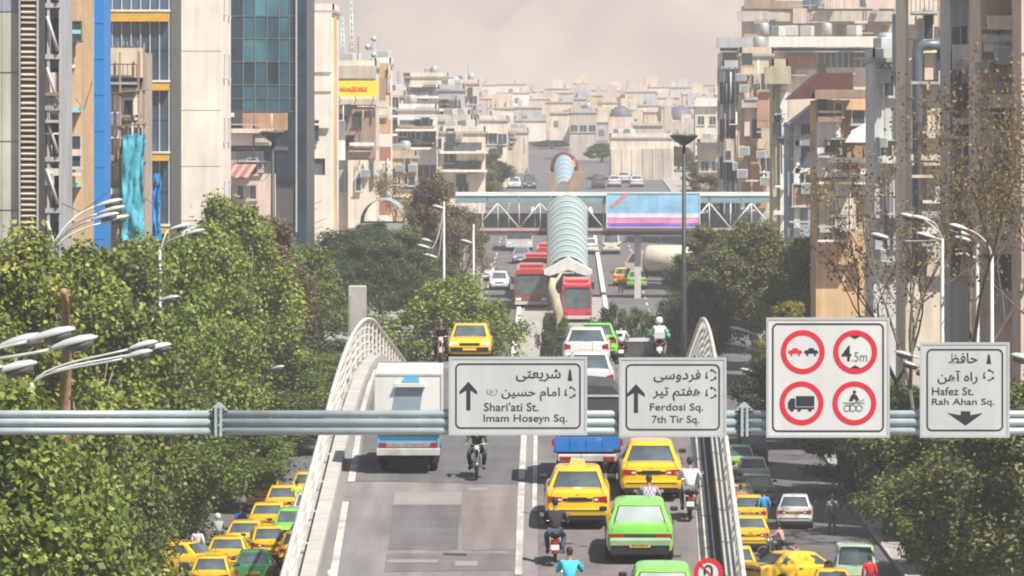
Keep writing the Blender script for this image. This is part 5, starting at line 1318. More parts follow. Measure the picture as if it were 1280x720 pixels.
mb = MB(); mb.box(cx - hw * .8, cx + hw * .8, 423.8, 424, G(424) + 1.2, ze - .3); mb.build("back_panel", mat("dark_blue_panel", (.05, .05, .09), .4), gb, off)
# far covered stair with a red arch
M_st = mat("brown_stone", (.33, .22, .15), .9, var=.2, scale=1)
fs_ = thing("far_stair_hood", "far glazed hood with dark red arched rim between two brown flaring stair walls", "covered stair", (PX(706, 620), 620, G(620))); off = fs_.location
vault(fs_, off, PX(693, 612), PX(717, 612), 600, PZ(240, 600), 620, PZ(206, 620), 1.15, mat("blue_grey_glazing", (.25, .36, .42), .25, var=.1), 6)
mb = MB(); c0 = Vector((PX(705.5, 620), 620, PZ(210, 620))); r_ = 15 * 620 / F
mb.tube([(c0.x - r_, 620, c0.z - 1.6)] + [(c0.x + r_ * math.cos(a), 620, c0.z + r_ * 1.2 * math.sin(a)) for a in np.linspace(math.pi, 0, 13)] + [(c0.x + r_, 620, c0.z - 1.6)], .22, 8); mb.build("arch_rim", mat("dark_red_rim", (.16, .015, .03), .5), fs_, off)
mb = MB(); mb.prism([(PX(713, 619), PZ(203, 619)), (PX(718, 619), PZ(198, 619)), (PX(720, 619), PZ(208, 619)), (PX(716, 619), PZ(209, 619))], 619, 619.2); mb.build("orange_plate", mat("orange_plate", (.7, .3, .03), .5), fs_, off)
for s_, pts in ((-1, [(686, 214), (692, 216), (697, 248), (690, 248)]), (1, [(717, 214), (730, 214), (729, 224), (709, 248), (704, 248)])):
    mb = MB(); mb.prism([(PX(x, 598), PZ(y, 598)) for x, y in pts], 596, 602); mb.build("flaring_wall", M_st, fs_, off)
# left glazed vault at the bridge end
lv = thing("glazed_vault", "pale teal curved glass vault half hidden by dark trees at the left bridge stair", "covered stair", (PX(478, 452), 452, G(452))); off = lv.location
cx, r_ = PX(480, 452), 28 * 452 / F; rgs = []
for i in range(7):
    mb = MB(); N_ = 10; A = [(cx + r_ * math.cos(math.pi * (1 - k / N_)), 448 + i * 1.4, PZ(278, 452) + 1.9 * math.sin(math.pi * k / N_)) for k in range(N_ + 1)]; B = [(x, y + 1.34, z) for x, y, z in A]
    C_ = [(x, y, z - .05) for x, y, z in A]; D_ = [(x, y, z - .05) for x, y, z in B]; n = N_ + 1
    mb.add(A + B + C_ + D_, [(k, k + 1, n + k + 1, n + k) for k in range(N_)] + [(2 * n + k, 3 * n + k, 3 * n + k + 1, 2 * n + k + 1) for k in range(N_)] + [(k, 2 * n + k, 2 * n + k + 1, k + 1) for k in range(N_)], smooth=True); mb.build("glazing", M_vg, lv, off)
mb = MB(); mb.box(cx - r_, cx + r_, 448, 457.7, G(450), PZ(278, 452)); mb.build("base_wall", mat("grey_teal_wall", (.25, .3, .3), .7, var=.1), lv, off)
# low wall with white coping beyond the flyover
w = thing("low_wall", "low dark wall with white coping beyond the scooter rider", "wall", (PX(820, 372), 372, G(372))); off = w.location
mb = MB(); mb.box(PX(778, 372), PX(874, 372), 372, 372.3, G(372) - .1, PZ(427, 372)); mb.build("wall_face", mat("dark_wall", (.07, .07, .07), .8, var=.2), w, off)
mb = MB(); mb.box(PX(777, 372), PX(875, 372), 371.95, 372.35, PZ(427, 372), PZ(422.5, 372)); mb.build("coping", mat("white_coping", (.66, .65, .62), .7, var=.1), w, off)
# ------------------------------------------------------------------ buildings
def wall(name, c, var=.13, streak=.20, dirt=.42, sc=.5): return mat("wall_" + name, c, .88, var=var, scale=sc, streak=streak, bump=.12, dirt=(tuple(q * .42 for q in c), dirt))
BW = {
 'palegrey': wall('palegrey', (.54, .54, .53)), 'sage': wall('sage', (.44, .45, .38)), 'cream': wall('cream', (.66, .57, .46)), 'pale': wall('pale', (.74, .67, .59), dirt=.2, streak=.12), 'tan': wall('tan', (.56, .38, .22), sc=1.5),
 'brick': wall('brick', (.43, .25, .16), sc=1.5), 'red': wall('red', (.40, .17, .12)), 'grey': wall('grey', (.41, .41, .42)), 'bluegrey': wall('bluegrey', (.30, .34, .39)), 'brown': wall('brown', (.31, .22, .16)),
 'olive': wall('olive', (.42, .39, .26)), 'ochre': wall('ochre', (.58, .38, .21)), 'white': wall('white', (.68, .67, .64), dirt=.2), 'stain': wall('stain', (.66, .55, .42), dirt=.75, sc=.9), 'taupe': wall('taupe', (.47, .41, .35)),
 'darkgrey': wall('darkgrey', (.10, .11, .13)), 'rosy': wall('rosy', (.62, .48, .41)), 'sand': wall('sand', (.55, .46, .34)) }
M_blue = mat("royal_blue_cladding", (.004, .19, .55), .5, var=.05, streak=.05)
M_yel = mat("amber_cladding", (.62, .34, .05), .5, var=.12)
M_cyan = mat("cyan_tarpaulin", (.07, .38, .48), .6, var=.2, scale=.8, bump=.4)
M_frame = mat("window_frame", (.45, .45, .44), .5, var=.1)
M_framed = mat("dark_frame", (.07, .075, .08), .5, var=.1)
WC = {}
def window(parent, x, y, z, w, h, off, side=0, style='std', fr=None):
    """side 0: faces the camera (-Y); 1: faces +X; -1: faces -X.  x, y, z = centre bottom on the wall"""
    fr = fr or M_frame; k = (round(w, 2), round(h, 2), style, fr.name)
    if k not in WC:
        mb = MB(); t = .07
        ring(mb, [(-w / 2, 0), (w / 2, 0), (w / 2, h), (-w / 2, h)], [(-w / 2 + t, t), (w / 2 - t, t), (w / 2 - t, h - t), (-w / 2 + t, h - t)], -.05, .10)
        if w > .9: mb.box(-.025, .025, -.04, .05, t, h - t)
        if style != 'bare': mb.box(-w / 2 - .08, w / 2 + .08, -.16, -.051, -.07, -.002)
        f = mb.mesh("window", fr); mb = MB(); mb.box(-w / 2 + t, w / 2 - t, -.018, .0, t, h - t); p = mb.mesh("pane", M_glass2); WC[k] = (f, p)
    f, p = WC[k]; r = (0, 0, {0: 0, 1: math.pi / 2, -1: -math.pi / 2}[side])
    o = put("window", f, parent, (x - off[0], y - off[1], z - off[2]), r); put("pane", p, o); return o
ACM = []
def aircon(parent, x, y, z, off, side=0, s=1.0):
    if not ACM:
        mb = MB(); mb.box(-.45, .45, -.42, 0, 0, .75, b=.03); a = mb.mesh("air_conditioner", mat("cooler_casing", (.45, .47, .44), .6, var=.15))
        mb = MB()
        for i in range(7): mb.box(-.38, .38, -.435, -.42, .08 + i * .09, .12 + i * .09)
        for sx in (-1, 1): mb.box(sx * .3 - .02, sx * .3 + .02, -.4, .0, -.12, 0)
        ACM.extend([a, mb.mesh("grille", mat("cooler_grille", (.2, .24, .24), .6))])
    r = (0, 0, {0: 0, 1: math.pi / 2, -1: -math.pi / 2}[side])
    o = put("air_conditioner", ACM[0], parent, (x - off[0], y - off[1], z - off[2]), r, (s, s, s)); put("grille", ACM[1], o)
TK = []
def tank(parent, x, y, z, off, kind=0):
    if not TK:
        mb = MB(); mb.lathe([(.45, .25), (.5, .3), (.5, 1.2), (.4, 1.35), (.1, 1.4)], 12)
        for a in (0, 1.57, 3.14, 4.7): mb.box(.35 * math.cos(a) - .03, .35 * math.cos(a) + .03, .35 * math.sin(a) - .03, .35 * math.sin(a) + .03, 0, .3)
        TK.append(mb.mesh("water_tank", mat("tank_metal", (.40, .42, .42), .5, metal=.3)))
        mb = MB(); mb.box(-.55, .55, -.5, .5, .12, 1.1, b=.04); mb.box(-.5, .5, -.45, .45, 0, .12); TK.append(mb.mesh("roof_cooler", mat("cooler_casing", (.45, .47, .44), .6, var=.15)))
        mb = MB(); mb.tube([(0, 0, 0), (0, 0, 2.6)], .03, 5)
        for k in range(4): mb.tube([(-.5 + k * .06, 0, 1.6 + k * .28), (.5 - k * .06, 0, 1.6 + k * .28)], .015, 4)
        TK.append(mb.mesh("aerial", M_framed))
    put(("water_tank", "roof_cooler", "aerial")[kind], TK[kind], parent, (x - off[0], y - off[1], z - off[2]), (0, 0, R.uniform(0, 3)))
def building(label, x0, x1, ytop, d, depth, wm, win=None, side=None, roof=True, cat="building", name="apartment_building", zvis=None, ledge=None, ac=0, topk=2, fr=None, parapet=.5):
    """x0, x1, ytop in photo pixels at the front face, distance d.  win / side = (columns, storey, w, h)"""
    X0, X1, z1, g = PX(x0, d), PX(x1, d), PZ(ytop, d), G(d) - .2
    t = thing(name, label, cat, ((X0 + X1) / 2, d, g)); off = t.location; wm = BW.get(wm, wm)
    mb = MB(); mb.box(X0, X1, d, d + depth, g, z1 - .15); mb.build("wall", wm, t, off)
    zlow = max(g + 3.5, PZ(345, d)) if zvis is None else zvis
    if roof:
        mb = MB(); e = .18; mb.box(X0 - e, X1 + e, d - e, d + depth + e, z1 - .148, z1 + .08); rf = mb.build("roof", mat("roof_slab", (.36, .34, .31), .9, var=.15), t, off)
        if parapet:
            mb = MB(); ring_ = [(X0 + .02, d + .02), (X1 - .02, d + .02), (X1 - .02, d + depth - .02), (X0 + .02, d + depth - .02)]
            for (a, b) in zip(ring_, ring_[1:] + ring_[:1]): mb.box(min(a[0], b[0]) - .07, max(a[0], b[0]) + .07, min(a[1], b[1]) - .07, max(a[1], b[1]) + .07, z1 + .081, z1 + .08 + parapet)
            mb.build("parapet", wm, t, off)
        for i in range(topk): tank(t, R.uniform(X0 + .8, X1 - .8), d + R.uniform(.8, min(3.5, depth - .5)), z1 + .08, off, R.choice((0, 1, 1, 2)))
    if win:
        c, st, w, h = win; z = z1 - st; 
        while z > zlow:
            for i in range(c):
                x = X0 + (X1 - X0) * (i + .5) / c
                if R.random() < .93: window(t, x, d, z + .1, w, h, off, 0, 'std', fr)
                if ac and R.random() < ac: aircon(t, x + w * .5, d, z - .75, off)
            if ledge:
                mb = MB(); mb.box(X0 - .06, X1 + .06, d - .1, d, z - .62, z - .42); mb.build("string_course", BW.get(ledge, ledge), t, off)
            z -= st
    if side:
        sd, c, st, w, h = side; z = z1 - st; xx = X1 if sd == 1 else X0
        while z > zlow:
            for i in range(c):
                window(t, xx, d + depth * (i + .5) / c, z + .1, w, h, off, sd, 'std', fr)
                if ac and R.random() < ac: aircon(t, xx, d + depth * (i + .5) / c, z - .8, off, sd)
            z -= st
    return t, off, X0, X1, z1
def slab(t, off, nm, x0, x1, y0, y1, d, dp, m, b=0):
    mb = MB(); mb.box(PX(x0, d), PX(x1, d), d - dp, d, PZ(y1, d), PZ(y0, d), b=b); return mb.build(nm, BW.get(m, m), t, off)

CLM = {}
def clutter(t, off, x0, x1, y0, y1, d, n, seed=0):
    '''small fittings on a facade between two pixel corners: openings, coolers, pipes, ledges, stained plates, cables'''
    rg = random.Random(seed * 31 + 5)
    for i in range(int(n * .72)):
        x, y = rg.uniform(x0, x1), rg.uniform(y0, y1); k = rg.choice('wwwapplslbdc'); X, Z = PX(x, d), PZ(y, d)
        X0_, X1_ = PX(x0, d), PX(x1, d); dd = d - rg.uniform(.02, .06) 
        if k == 'w':
            w = rg.uniform(.45, .95); w = min(w, (X1_ - X0_) * .6); X = min(max(X, X0_ + w / 2), X1_ - w / 2); window(t, X, dd, Z, round(w, 1) + .05, rg.choice((.9, 1.2, 1.5)), off, 0, 'std', rg.choice((M_frame, M_framed)))
        elif k == 'a': aircon(t, X, dd, Z, off, 0, rg.uniform(.7, 1.0))
        elif k == 'p':
            mb = MB(); mb.tube([(X, dd - .08, Z), (X + rg.uniform(-.05, .05), dd - .08, max(Z + .5, min(PZ(y0, d), Z + rg.uniform(2, 7))))], rg.choice((.04, .06, .09)), 6); mb.build("drain_pipe", rg.choice((M_frame, M_framed, BW['brown'], BW['white'])), t, off)
        elif k == 'l' or k == 's':
            w = rg.uniform(.5, 1.6); a, b = max(X0_, X - w), min(X1_, X + w); mb = MB(); h = rg.choice((.08, .14, .3)); mb.box(a, b, dd - rg.uniform(.15, .5), dd, Z, Z + h); mb.build("ledge", BW[rg.choice(('white', 'grey', 'pale', 'brown', 'cream'))], t, off)
        elif k == 'b':
            w = rg.uniform(.6, 1.1); a, b = max(X0_, X - w), min(X1_, X + w); bal = MB(); bal.box(a, b, dd - .7, dd, Z, Z + .12); o = bal.build("balcony", BW['grey'], t, off)
            mb = MB()
            for q in range(7): u = a + (b - a) * q / 6; mb.box(u - .015, u + .015, dd - .69, dd - .66, Z + .12, Z + .95)
            mb.box(a, b, dd - .7, dd - .65, Z + .95, Z + 1.0); mb.build("balustrade", M_framed, o, None).location = (0, 0, 0); o.children[0].location = (-off[0], -off[1], -off[2])
        elif k == 'd':
            w, h = rg.uniform(.3, .9), rg.uniform(.5, 2.2); a, b = max(X0_, X - w), min(X1_, X + w); mb = MB(); mb.box(a, b, dd - .04, dd, Z, Z + h); mb.build("render_patch", BW[rg.choice(('taupe', 'rosy', 'stain', 'grey', 'white', 'brick'))], t, off)
        else:
            mb = MB(); b = X + rg.uniform(-2.5, 2.5); mb.tube([(X, dd - .12, Z), ((X + b) / 2, dd - .12, Z - .5), (b, dd - .12, Z + rg.uniform(-.4, .8))], .018, 4); mb.build("cable", M_trim, t, off)
# --- left side, near to far
t, off, X0, X1, z1 = building("tall pale sage-green panelled building at the left edge with wide smooth panels", -70, 24, -60, 226, 5, 'sage', None, None, topk=0)
for i, (a, b) in enumerate(((-40, 14), (16, 90), (92, 176), (178, 262), (264, 345))):
    for (u, v) in ((-60, -22), (-21.3, 2), (2.6, 23.6)): slab(t, off, "panel", u, v, a, b, 226, .09, 'sage' if i else 'bluegrey')
lv_, off2 = thing("louvred_column", "column of horizontal pale louvres with black gaps beside the sage-green building", "louvre column", (PX(36, 226), 226, 0)), None
off2 = lv_.location; mb = MB(); mb.box(PX(24.6, 226), PX(48, 226), 225.9, 229, 0, PZ(-60, 226)); mb.build("dark_backing", M_trim, lv_, off2)
for x in (24.6, 46.8): slab(lv_, off2, "upright", x, x + 1.6, -60, 345, 225.88, .35, 'grey')
mb = MB(); w_ = PX(46.6, 225.6) - PX(26.4, 225.6); mb.prism([(0, 0), (-.28, -.10), (-.30, -.05), (0, .05)], -w_ / 2, w_ / 2, plane='yz'); sl_m = mb.mesh("slat", BW['cream'])
for i in range(56):
    y = -58 + i * 7.1; put("slat", sl_m, lv_, (PX(36.4, 225.6) - off2[0], 225.85 - off2[1], PZ(y, 225.6) - off2[2]), (R.uniform(-.1, .1), R.uniform(-.015, .015), 0))
t, off, X0, X1, z1 = building("narrow grey balcony block with diagonal stair rails between the louvres and the tan bricks", 49, 75, -60, 240, 6, 'grey', None, None, topk=0)
for i in range(6):
    y = -50 + i * 64
    slab(t, off, "floor_slab", 47, 77, y + 54, y + 60, 239.9, .6, 'grey')
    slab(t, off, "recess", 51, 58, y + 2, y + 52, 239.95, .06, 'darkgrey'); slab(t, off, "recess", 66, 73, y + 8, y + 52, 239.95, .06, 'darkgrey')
    slab(t, off, "window_pane", 52, 57, y + 22, y + 50, 239.88, .03, M_glass2)
    mb = MB(); mb.tube([(PX(58, 239), 239.2, PZ(y + 6, 239)), (PX(72, 239), 239.2, PZ(y + 50, 239))], .07, 5); mb.build("stair_rail", M_frame, t, off)
clutter(t, off, 50, 74, -10, 290, 239.6, 14, 1)
for x in (48, 60, 75): slab(t, off, "column", x, x + 3.5, -60, 345, 239.85, .5, 'grey')

t, off, X0, X1, z1 = building("tan brick building with three tall windows under sky-blue lintels beside the blue strip", 60, 104, -60, 256, 6, 'tan', None, None, topk=0)
for y in (-55, 40, 138, 231, 320):
    slab(t, off, "lintel", 76, 102, y - 2.5, y + 2.5, 256, .5, mat("sky_blue_lintel", (.30, .58, .62), .6))
    window(t, PX(84, 256), 256, PZ(y + 42, 256), .62, 1.36, off, 0, 'std', M_frame); slab(t, off, "window_sill", 76, 94, y + 41, y + 45, 256, .35, 'white')
    slab(t, off, "reveal", 77.4, 92, y + 3, y + 41, 255.96, .02, 'brown')
clutter(t, off, 78, 102, -10, 290, 255.6, 8, 2)
t, off, X0, X1, z1 = building("tall narrow building face clad in bright royal blue sheets", 103.5, 130, -60, 262, 4, M_blue, None, None, topk=0)
for i in range(9): slab(t, off, "cladding_sheet", 103.5, 116.4, -60 + i * 45, -16 + i * 45, 262, .05, M_blue); slab(t, off, "cladding_sheet", 117, 129.8, -60 + i * 45, -16 + i * 45, 262, .05, M_blue)
t, off, X0, X1, z1 = building("dark glazed building with amber horizontal bands behind the unfinished tower", 128, 214, -60, 300, 8, M_framed, None, None, topk=0)
for (a, b) in ((-45, -32), (15, 27), (103, 113), (192, 201), (283, 292)):
    slab(t, off, "amber_band", 127, 212, a, b, 300, .5, M_yel); slab(t, off, "band_cap", 127, 213, a - 3, a - .2, 300, .55, 'white')
M_dg = mat("blue_dark_glazing", (.06, .10, .15), .12, var=.6, scale=.35, spec=.8)
for (a, b) in ((-31, 11), (28, 63), (64, 99), (114, 150), (151, 188), (202, 240), (241, 282)):
    for k in range(7): slab(t, off, "pane", 129.5 + k * 11.8, 140.2 + k * 11.8, a, b, 299.98, .04, M_dg)
for k in range(8): slab(t, off, "mullion", 128 + k * 11.8, 129.4 + k * 11.8, -60, 345, 299.98, .12, M_frame)
t, off, X0, X1, z1 = building("unfinished raw concrete tower in front of the amber-banded glazing, blue strip at its side", 130, 181, 62, 275, 5, wall('raw', (.42, .36, .29), dirt=.8, sc=.9), None, None, roof=False, name="unfinished_tower")
slab(t, off, "top_block", 129, 181, 60, 97, 275, .7, 'stain'); slab(t, off, "gap", 137, 178, 98, 109, 275, .06, 'darkgrey'); slab(t, off, "ledge", 150, 172, 110, 115, 275, .5, 'pale')
for k, x in enumerate((131, 141.6)): slab(t, off, "pale_board", x, x + 9.4, 118, 250, 275, .12 + .05 * k, 'stain')
slab(t, off, "frame_board", 150, 172, 122, 150, 275, .14, 'pale'); window(t, PX(161, 274.8), 274.84, PZ(146, 274.8), .42, .8, off, 0, 'bare', M_framed)
clutter(t, off, 132, 178, 70, 260, 274.7, 22, 3)
for x in (134, 150, 173, 180):
    mb = MB(); mb.tube([(PX(x, 274), 274.0, G(275)), (PX(x, 274), 274.0, PZ(R.uniform(52, 66), 274))], .05, 6); mb.build("scaffold_pole", mat("rusty_pole", (.20, .13, .09), .8, var=.2), t, off)
for y in (118, 160, 208, 255):
    mb = MB(); mb.tube([(PX(131, 274), 273.9, PZ(y, 274)), (PX(184, 274), 273.9, PZ(y - 6, 274))], .04, 6); mb.build("scaffold_pole", mat("rusty_pole", (.20, .13, .09), .8), t, off)
for i in range(7):
    mb = MB(); mb.tube([(PX(136 + i * 6, 275), 274.8, PZ(62, 275)), (PX(136 + i * 6 + R.uniform(-1, 1), 275), 274.8, PZ(56 - R.random() * 5, 275))], .03, 4); mb.build("starter_bar", M_bark, t, off)
def sheet(label, x0, x1, y0, y1, d, m, sd):
    """creased hanging sheet with thickness"""
    rg = random.Random(sd); nx, nz = 14, 26; mb = MB(); vs = []
    for q in (0, .03):
        for j in range(nz + 1):
            for i in range(nx + 1):
                x = x0 + (x1 - x0) * i / nx + 3 * noise.noise(Vector((j * .17, sd + i * .03, 0))); y = y0 + (y1 - y0) * j / nz + (1.5 * math.sin(i * 1.3) if j == 0 else 0)
                f = .30 * noise.noise(Vector((i * .35 + j * .18, j * .16 - i * .1, sd))) + .16 * abs(noise.noise(Vector((i * .5 - j * .4, j * .5, sd + 5))))
                p = P(x, y, d); vs.append((p.x, d + f + q, p.z))
    n = (nx + 1) * (nz + 1); w = nx + 1
    fs = [(j * w + i, (j + 1) * w + i, (j + 1) * w + i + 1, j * w + i + 1) for j in range(nz) for i in range(nx)] + [(n + j * w + i, n + j * w + i + 1, n + (j + 1) * w + i + 1, n + (j + 1) * w + i) for j in range(nz) for i in range(nx)]
    fs += [(j * w, n + j * w, n + (j + 1) * w, (j + 1) * w) for j in range(nz)] + [(j * w + nx, (j + 1) * w + nx, n + (j + 1) * w + nx, n + j * w + nx) for j in range(nz)]
    mb.add(vs, fs, smooth=True); c = P((x0 + x1) / 2, y1, d); o = mb.build("tarpaulin", m, None, c, fix=False); o.location = c; tag(o, label, "tarpaulin")
sheet("long cyan tarpaulin hanging creased down the unfinished tower", 152, 180, 168, 300, 273.6, M_cyan, 1)
sheet("smaller deep blue tarpaulin just right of the cyan one", 187, 201, 217, 300, 298.6, mat("blue_tarpaulin", (.01, .22, .55), .6, var=.2, bump=.3), 4)
t, off, X0, X1, z1 = building("huge blank off-white wall of large rendered panels left of the glass tower", 200, 277, -60, 320, 9, 'pale', None, (1, 2, 3.6, .9, 1.4), topk=0)
yy = [-60, -2, 64, 138, 208, 276, 345]
for a, b in zip(yy, yy[1:]): slab(t, off, "panel", 213.5, 276.8, a + .4, b - .4, 320, .10, 'pale')
slab(t, off, "panel", 200, 212.8, 74, 210, 320, .16, 'white'); slab(t, off, "panel", 200, 212.8, 211, 345, 320, .14, 'white')
for y in (148, 243): 
    mb = MB(); mb.tube([(PX(196, 319), 319.5, PZ(y, 319)), (PX(222, 319), 319.5, PZ(y, 319))], .04, 5); mb.build("scaffold_pole", mat("rusty_pole", (.2, .13, .09), .8), t, off)
# glass tower
t, off, X0, X1, z1 = building("tall teal curtain-wall glass tower with dark edges above the brick band", 279, 384, -60, 400, 12, M_framed, None, None, topk=0)
def tealpane(i, c): return mat("curtain_glass_%d" % i, c, .12, var=.6, scale=.35, spec=.45, dirt=((.03, .05, .07), .7))  # noise and dark patches paint reflections into the pane colour
TG = [tealpane(0, (.045, .15, .19)), tealpane(1, (.03, .10, .135)), tealpane(2, (.018, .04, .06)), tealpane(3, (.065, .19, .23))]
xs = [281, 288, 304, 319, 334, 349, 362, 369.5]; ysr = [-60, -31, -8, 20, 48, 77, 106, 123, 139]
for i, (a, b) in enumerate(zip(xs, xs[1:])):
    for j, (c, e) in enumerate(zip(ysr, ysr[1:])):
        k = 2 if i in (0, 1, 6) else (R.choice((0, 0, 3, 1)) if j < 5 else R.choice((1, 1, 2)))
        slab(t, off, "pane", a + .5, b - .5, c + .6, e - .6, 400, .05, TG[k])
for x in xs: slab(t, off, "mullion", x - .35, x + .35, -60, 140, 400, .12, mat("grey_mullion", (.2, .22, .23), .5))
for y in ysr: slab(t, off, "transom", 281, 370, y - .3, y + .3, 399.99, .10, mat("grey_mullion", (.2, .22, .23), .5))
for y in range(-60, 290, 26): slab(t, off, "pane", 372, 383, y + .6, y + 25.4, 400, .05, TG[2])
slab(t, off, "corner_strip", 369.8, 371.6, -60, 290, 399.98, .2, M_frame)
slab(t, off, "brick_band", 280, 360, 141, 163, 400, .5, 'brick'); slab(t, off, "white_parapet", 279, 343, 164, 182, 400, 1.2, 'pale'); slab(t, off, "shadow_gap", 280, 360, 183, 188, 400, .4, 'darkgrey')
slab(t, off, "grey_storey", 279, 330, 189, 216, 400, .8, 'grey'); slab(t, off, "lower_storey", 279, 345, 217, 300, 400, .5, 'rosy'); slab(t, off, "side_glass", 346, 369, 141, 225, 400, .3, TG[2])
clutter(t, off, 281, 342, 142, 240, 398.6, 26, 4)
for x in (286, 300, 316): window(t, PX(x, 399), 399.5, PZ(250, 399), .55, 1.1, off)
aw = thing("awning", "faded red and pink striped awning low beside the blank white wall", "awning", P(294, 222, 388)); off = aw.location
for i in range(6):
    mb = MB(); a, b = PX(278 + i * 5.5, 388), PX(283.3 + i * 5.5, 388); mb.loft([[(a, 387, PZ(220 + i % 2, 387)), (b, 387, PZ(220 + i % 2, 387)), (b, 387, PZ(221.5 + i % 2, 387)), (a, 387, PZ(221.5 + i % 2, 387))], [(a, 399, PZ(205, 388)), (b, 399, PZ(205, 388)), (b, 399, PZ(206.5, 388)), (a, 399, PZ(206.5, 388))]], smooth=False); mb.build("stripe_panel", mat("awning_red", (.34, .12, .10), .7) if i % 2 == 0 else mat("awning_pink", (.44, .29, .25), .7), aw, off)
# white column, striped tower ...
t, off, X0, X1, z1 = building("slim cream tower with two shadow joints and one square black opening", 385, 417, 14, 430, 10, 'pale', None, None, topk=0)
for (a, b) in ((16, 90), (95, 114), (118, 198), (219, 345)): slab(t, off, "panel", 386, 415, a, b, 430, .25, 'pale')
slab(t, off, "panel", 386, 389.4, 198.2, 218.8, 430, .25, 'pale'); slab(t, off, "panel", 406.5, 415, 198.2, 218.8, 430, .25, 'pale'); slab(t, off, "opening", 389.6, 406.3, 198.4, 218.6, 430, .03, 'darkgrey')
slab(t, off, "tan_strip", 416.4, 421, 20, 345, 431, .8, 'ochre')
clutter(t, off, 388, 414, 120, 280, 429.6, 6, 5)
t, off, X0, X1, z1 = building("brown and cream mid-rise block carrying the yellow roof sign", 421, 470, 84, 486, 9, 'cream', None, (1, 2, 3.4, 1, 1.4), topk=3)
slab(t, off, "brown_wall", 425, 470, 130, 198, 486, .3, 'brown'); slab(t, off, "roof_band", 421, 470, 82, 98, 486, .5, 'taupe'); slab(t, off, "lintel_band", 424, 470, 124, 131, 486, .5, 'sand')
for x in (428, 446): window(t, PX(x, 485.6), 485.68, PZ(158, 486), .8, 1.1, off, 0, 'std', M_framed)
slab(t, off, "stepped_wall", 418, 432, 150, 200, 486, 1.0, 'white'); slab(t, off, "lower_block", 436, 461, 200, 300, 486, 2.0, 'cream'); slab(t, off, "dark_slot", 461.5, 467, 205, 235, 486, .2, 'darkgrey'); slab(t, off, "slate_block", 420, 434, 212, 240, 486, .9, 'bluegrey')
clutter(t, off, 422, 468, 132, 196, 485.5, 12, 6); clutter(t, off, 437, 461, 202, 250, 483.9, 8, 7)
t = thing("roof_sign", "long yellow hoarding with reddish marks on the brown and cream block", "hoarding", P(445, 120, 483)); off = t.location
mb = MB(); mb.box(PX(418, 483), PX(472, 483), 483, 483.2, PZ(120, 483), PZ(101, 483)); mb.build("board", mat("hoarding_yellow", (.78, .62, .03), .5, var=.08), t, off)
mb = MB(); rg = random.Random(3)
for i in range(12):
    x = 425 + i * 2.9; h = rg.uniform(1.5, 4.2); mb.box(PX(x, 483), PX(x + rg.uniform(1.2, 2.3), 483), 482.96, 483, PZ(111 + h, 483), PZ(111 - h * .7, 483))
mb.box(PX(425, 483), PX(459, 483), 482.97, 483, PZ(114, 483), PZ(112.6, 483)); o = mb.build("red_lettering", mat("hoarding_red", (.62, .09, .04), .6), t, off); o["kind"] = "stuff"
mb = MB()
for x in (424, 444, 466): mb.tube([(PX(x, 483), 483.3, PZ(121, 483)), (PX(x, 483), 485.9, PZ(126, 483))], .05, 5)
o = mb.build("brace", M_galv, t, off); o["kind"] = "stuff"
t, off, X0, X1, z1 = building("narrow tower striped white and orange-brown in alternating storeys", 469, 488, 80, 500, 6, 'pale', None, None, topk=1)
for i, y in enumerate(range(82, 300, 17)): slab(t, off, "storey_band", 468.5, 488.5, y, y + 16.6, 500, .3, ('ochre', 'pale', 'red', 'pale')[i % 4])
clutter(t, off, 469, 487, 82, 250, 499.6, 10, 8)
HB = [ # label, x0, x1, ytop, d, depth, wall, win, side, dict
 ("white house with two balconies under the hazy slope right of the striped tower", 497, 545, 137, 560, 8, 'white', (3, 3.4, 1.3, 1.3), None),
 ("grey-green flat-roofed block behind the white balcony house", 548, 580, 112, 640, 9, 'grey', (2, 3.3, 1.1, 1.3), (1, 3, 3.3, 1, 1.3)),
 ("beige block with brown lower wall above the footbridge trees", 545, 590, 150, 590, 8, 'sand', (3, 3.2, 1.2, 1.2), None),
 ("pale block with a slanting dark eave behind the tall brownish tree", 552, 606, 165, 555, 6, 'cream', (3, 3.1, 1.1, 1.2), None),
 ("tan house just above the teal glass vault", 486, 520, 196, 520, 6, 'tan', (2, 3.1, 1, 1.2), None),
 ("rosy building with balcony shadow between the striped tower and white balcony house", 488, 506, 120, 600, 6, 'rosy', (1, 3.2, 1.1, 1.3), None),
 ("tall cream slab at the skyline above the white balcony house", 505, 560, 96, 760, 9, 'cream', (4, 3.2, 1.2, 1.3), None),
 ("pinkish slab block at the skyline left of the empty slope", 560, 598, 104, 830, 9, 'rosy', (3, 3.2, 1.2, 1.3), None),
 ("cream five-storey block left of the far road", 598, 634, 150, 720, 9, 'cream', (3, 3.2, 1.2, 1.4), (1, 3, 3.2, 1.2, 1.4)),
 ("beige block touching the far road on its left side", 628, 660, 165, 800, 9, 'sand', (3, 3.2, 1.2, 1.4), (1, 3, 3.2, 1.2, 1.4)),
]
for h in HB:
    t, off, X0, X1, z1 = building(*h[:7], h[7], h[8], ledge=R.choice((None, 'white', 'grey')), topk=3)
    if "balcon" in h[0] or "eave" in h[0]:
        for y in (h[3] + 15, h[3] + 38):
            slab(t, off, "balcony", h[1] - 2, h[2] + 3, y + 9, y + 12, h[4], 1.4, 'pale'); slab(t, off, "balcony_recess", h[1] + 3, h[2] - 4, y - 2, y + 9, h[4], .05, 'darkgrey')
    clutter(t, off, h[1] + 1, h[2] - 1, h[3] + 4, h[3] + 70, h[4] - .1, 12, int(h[1]))

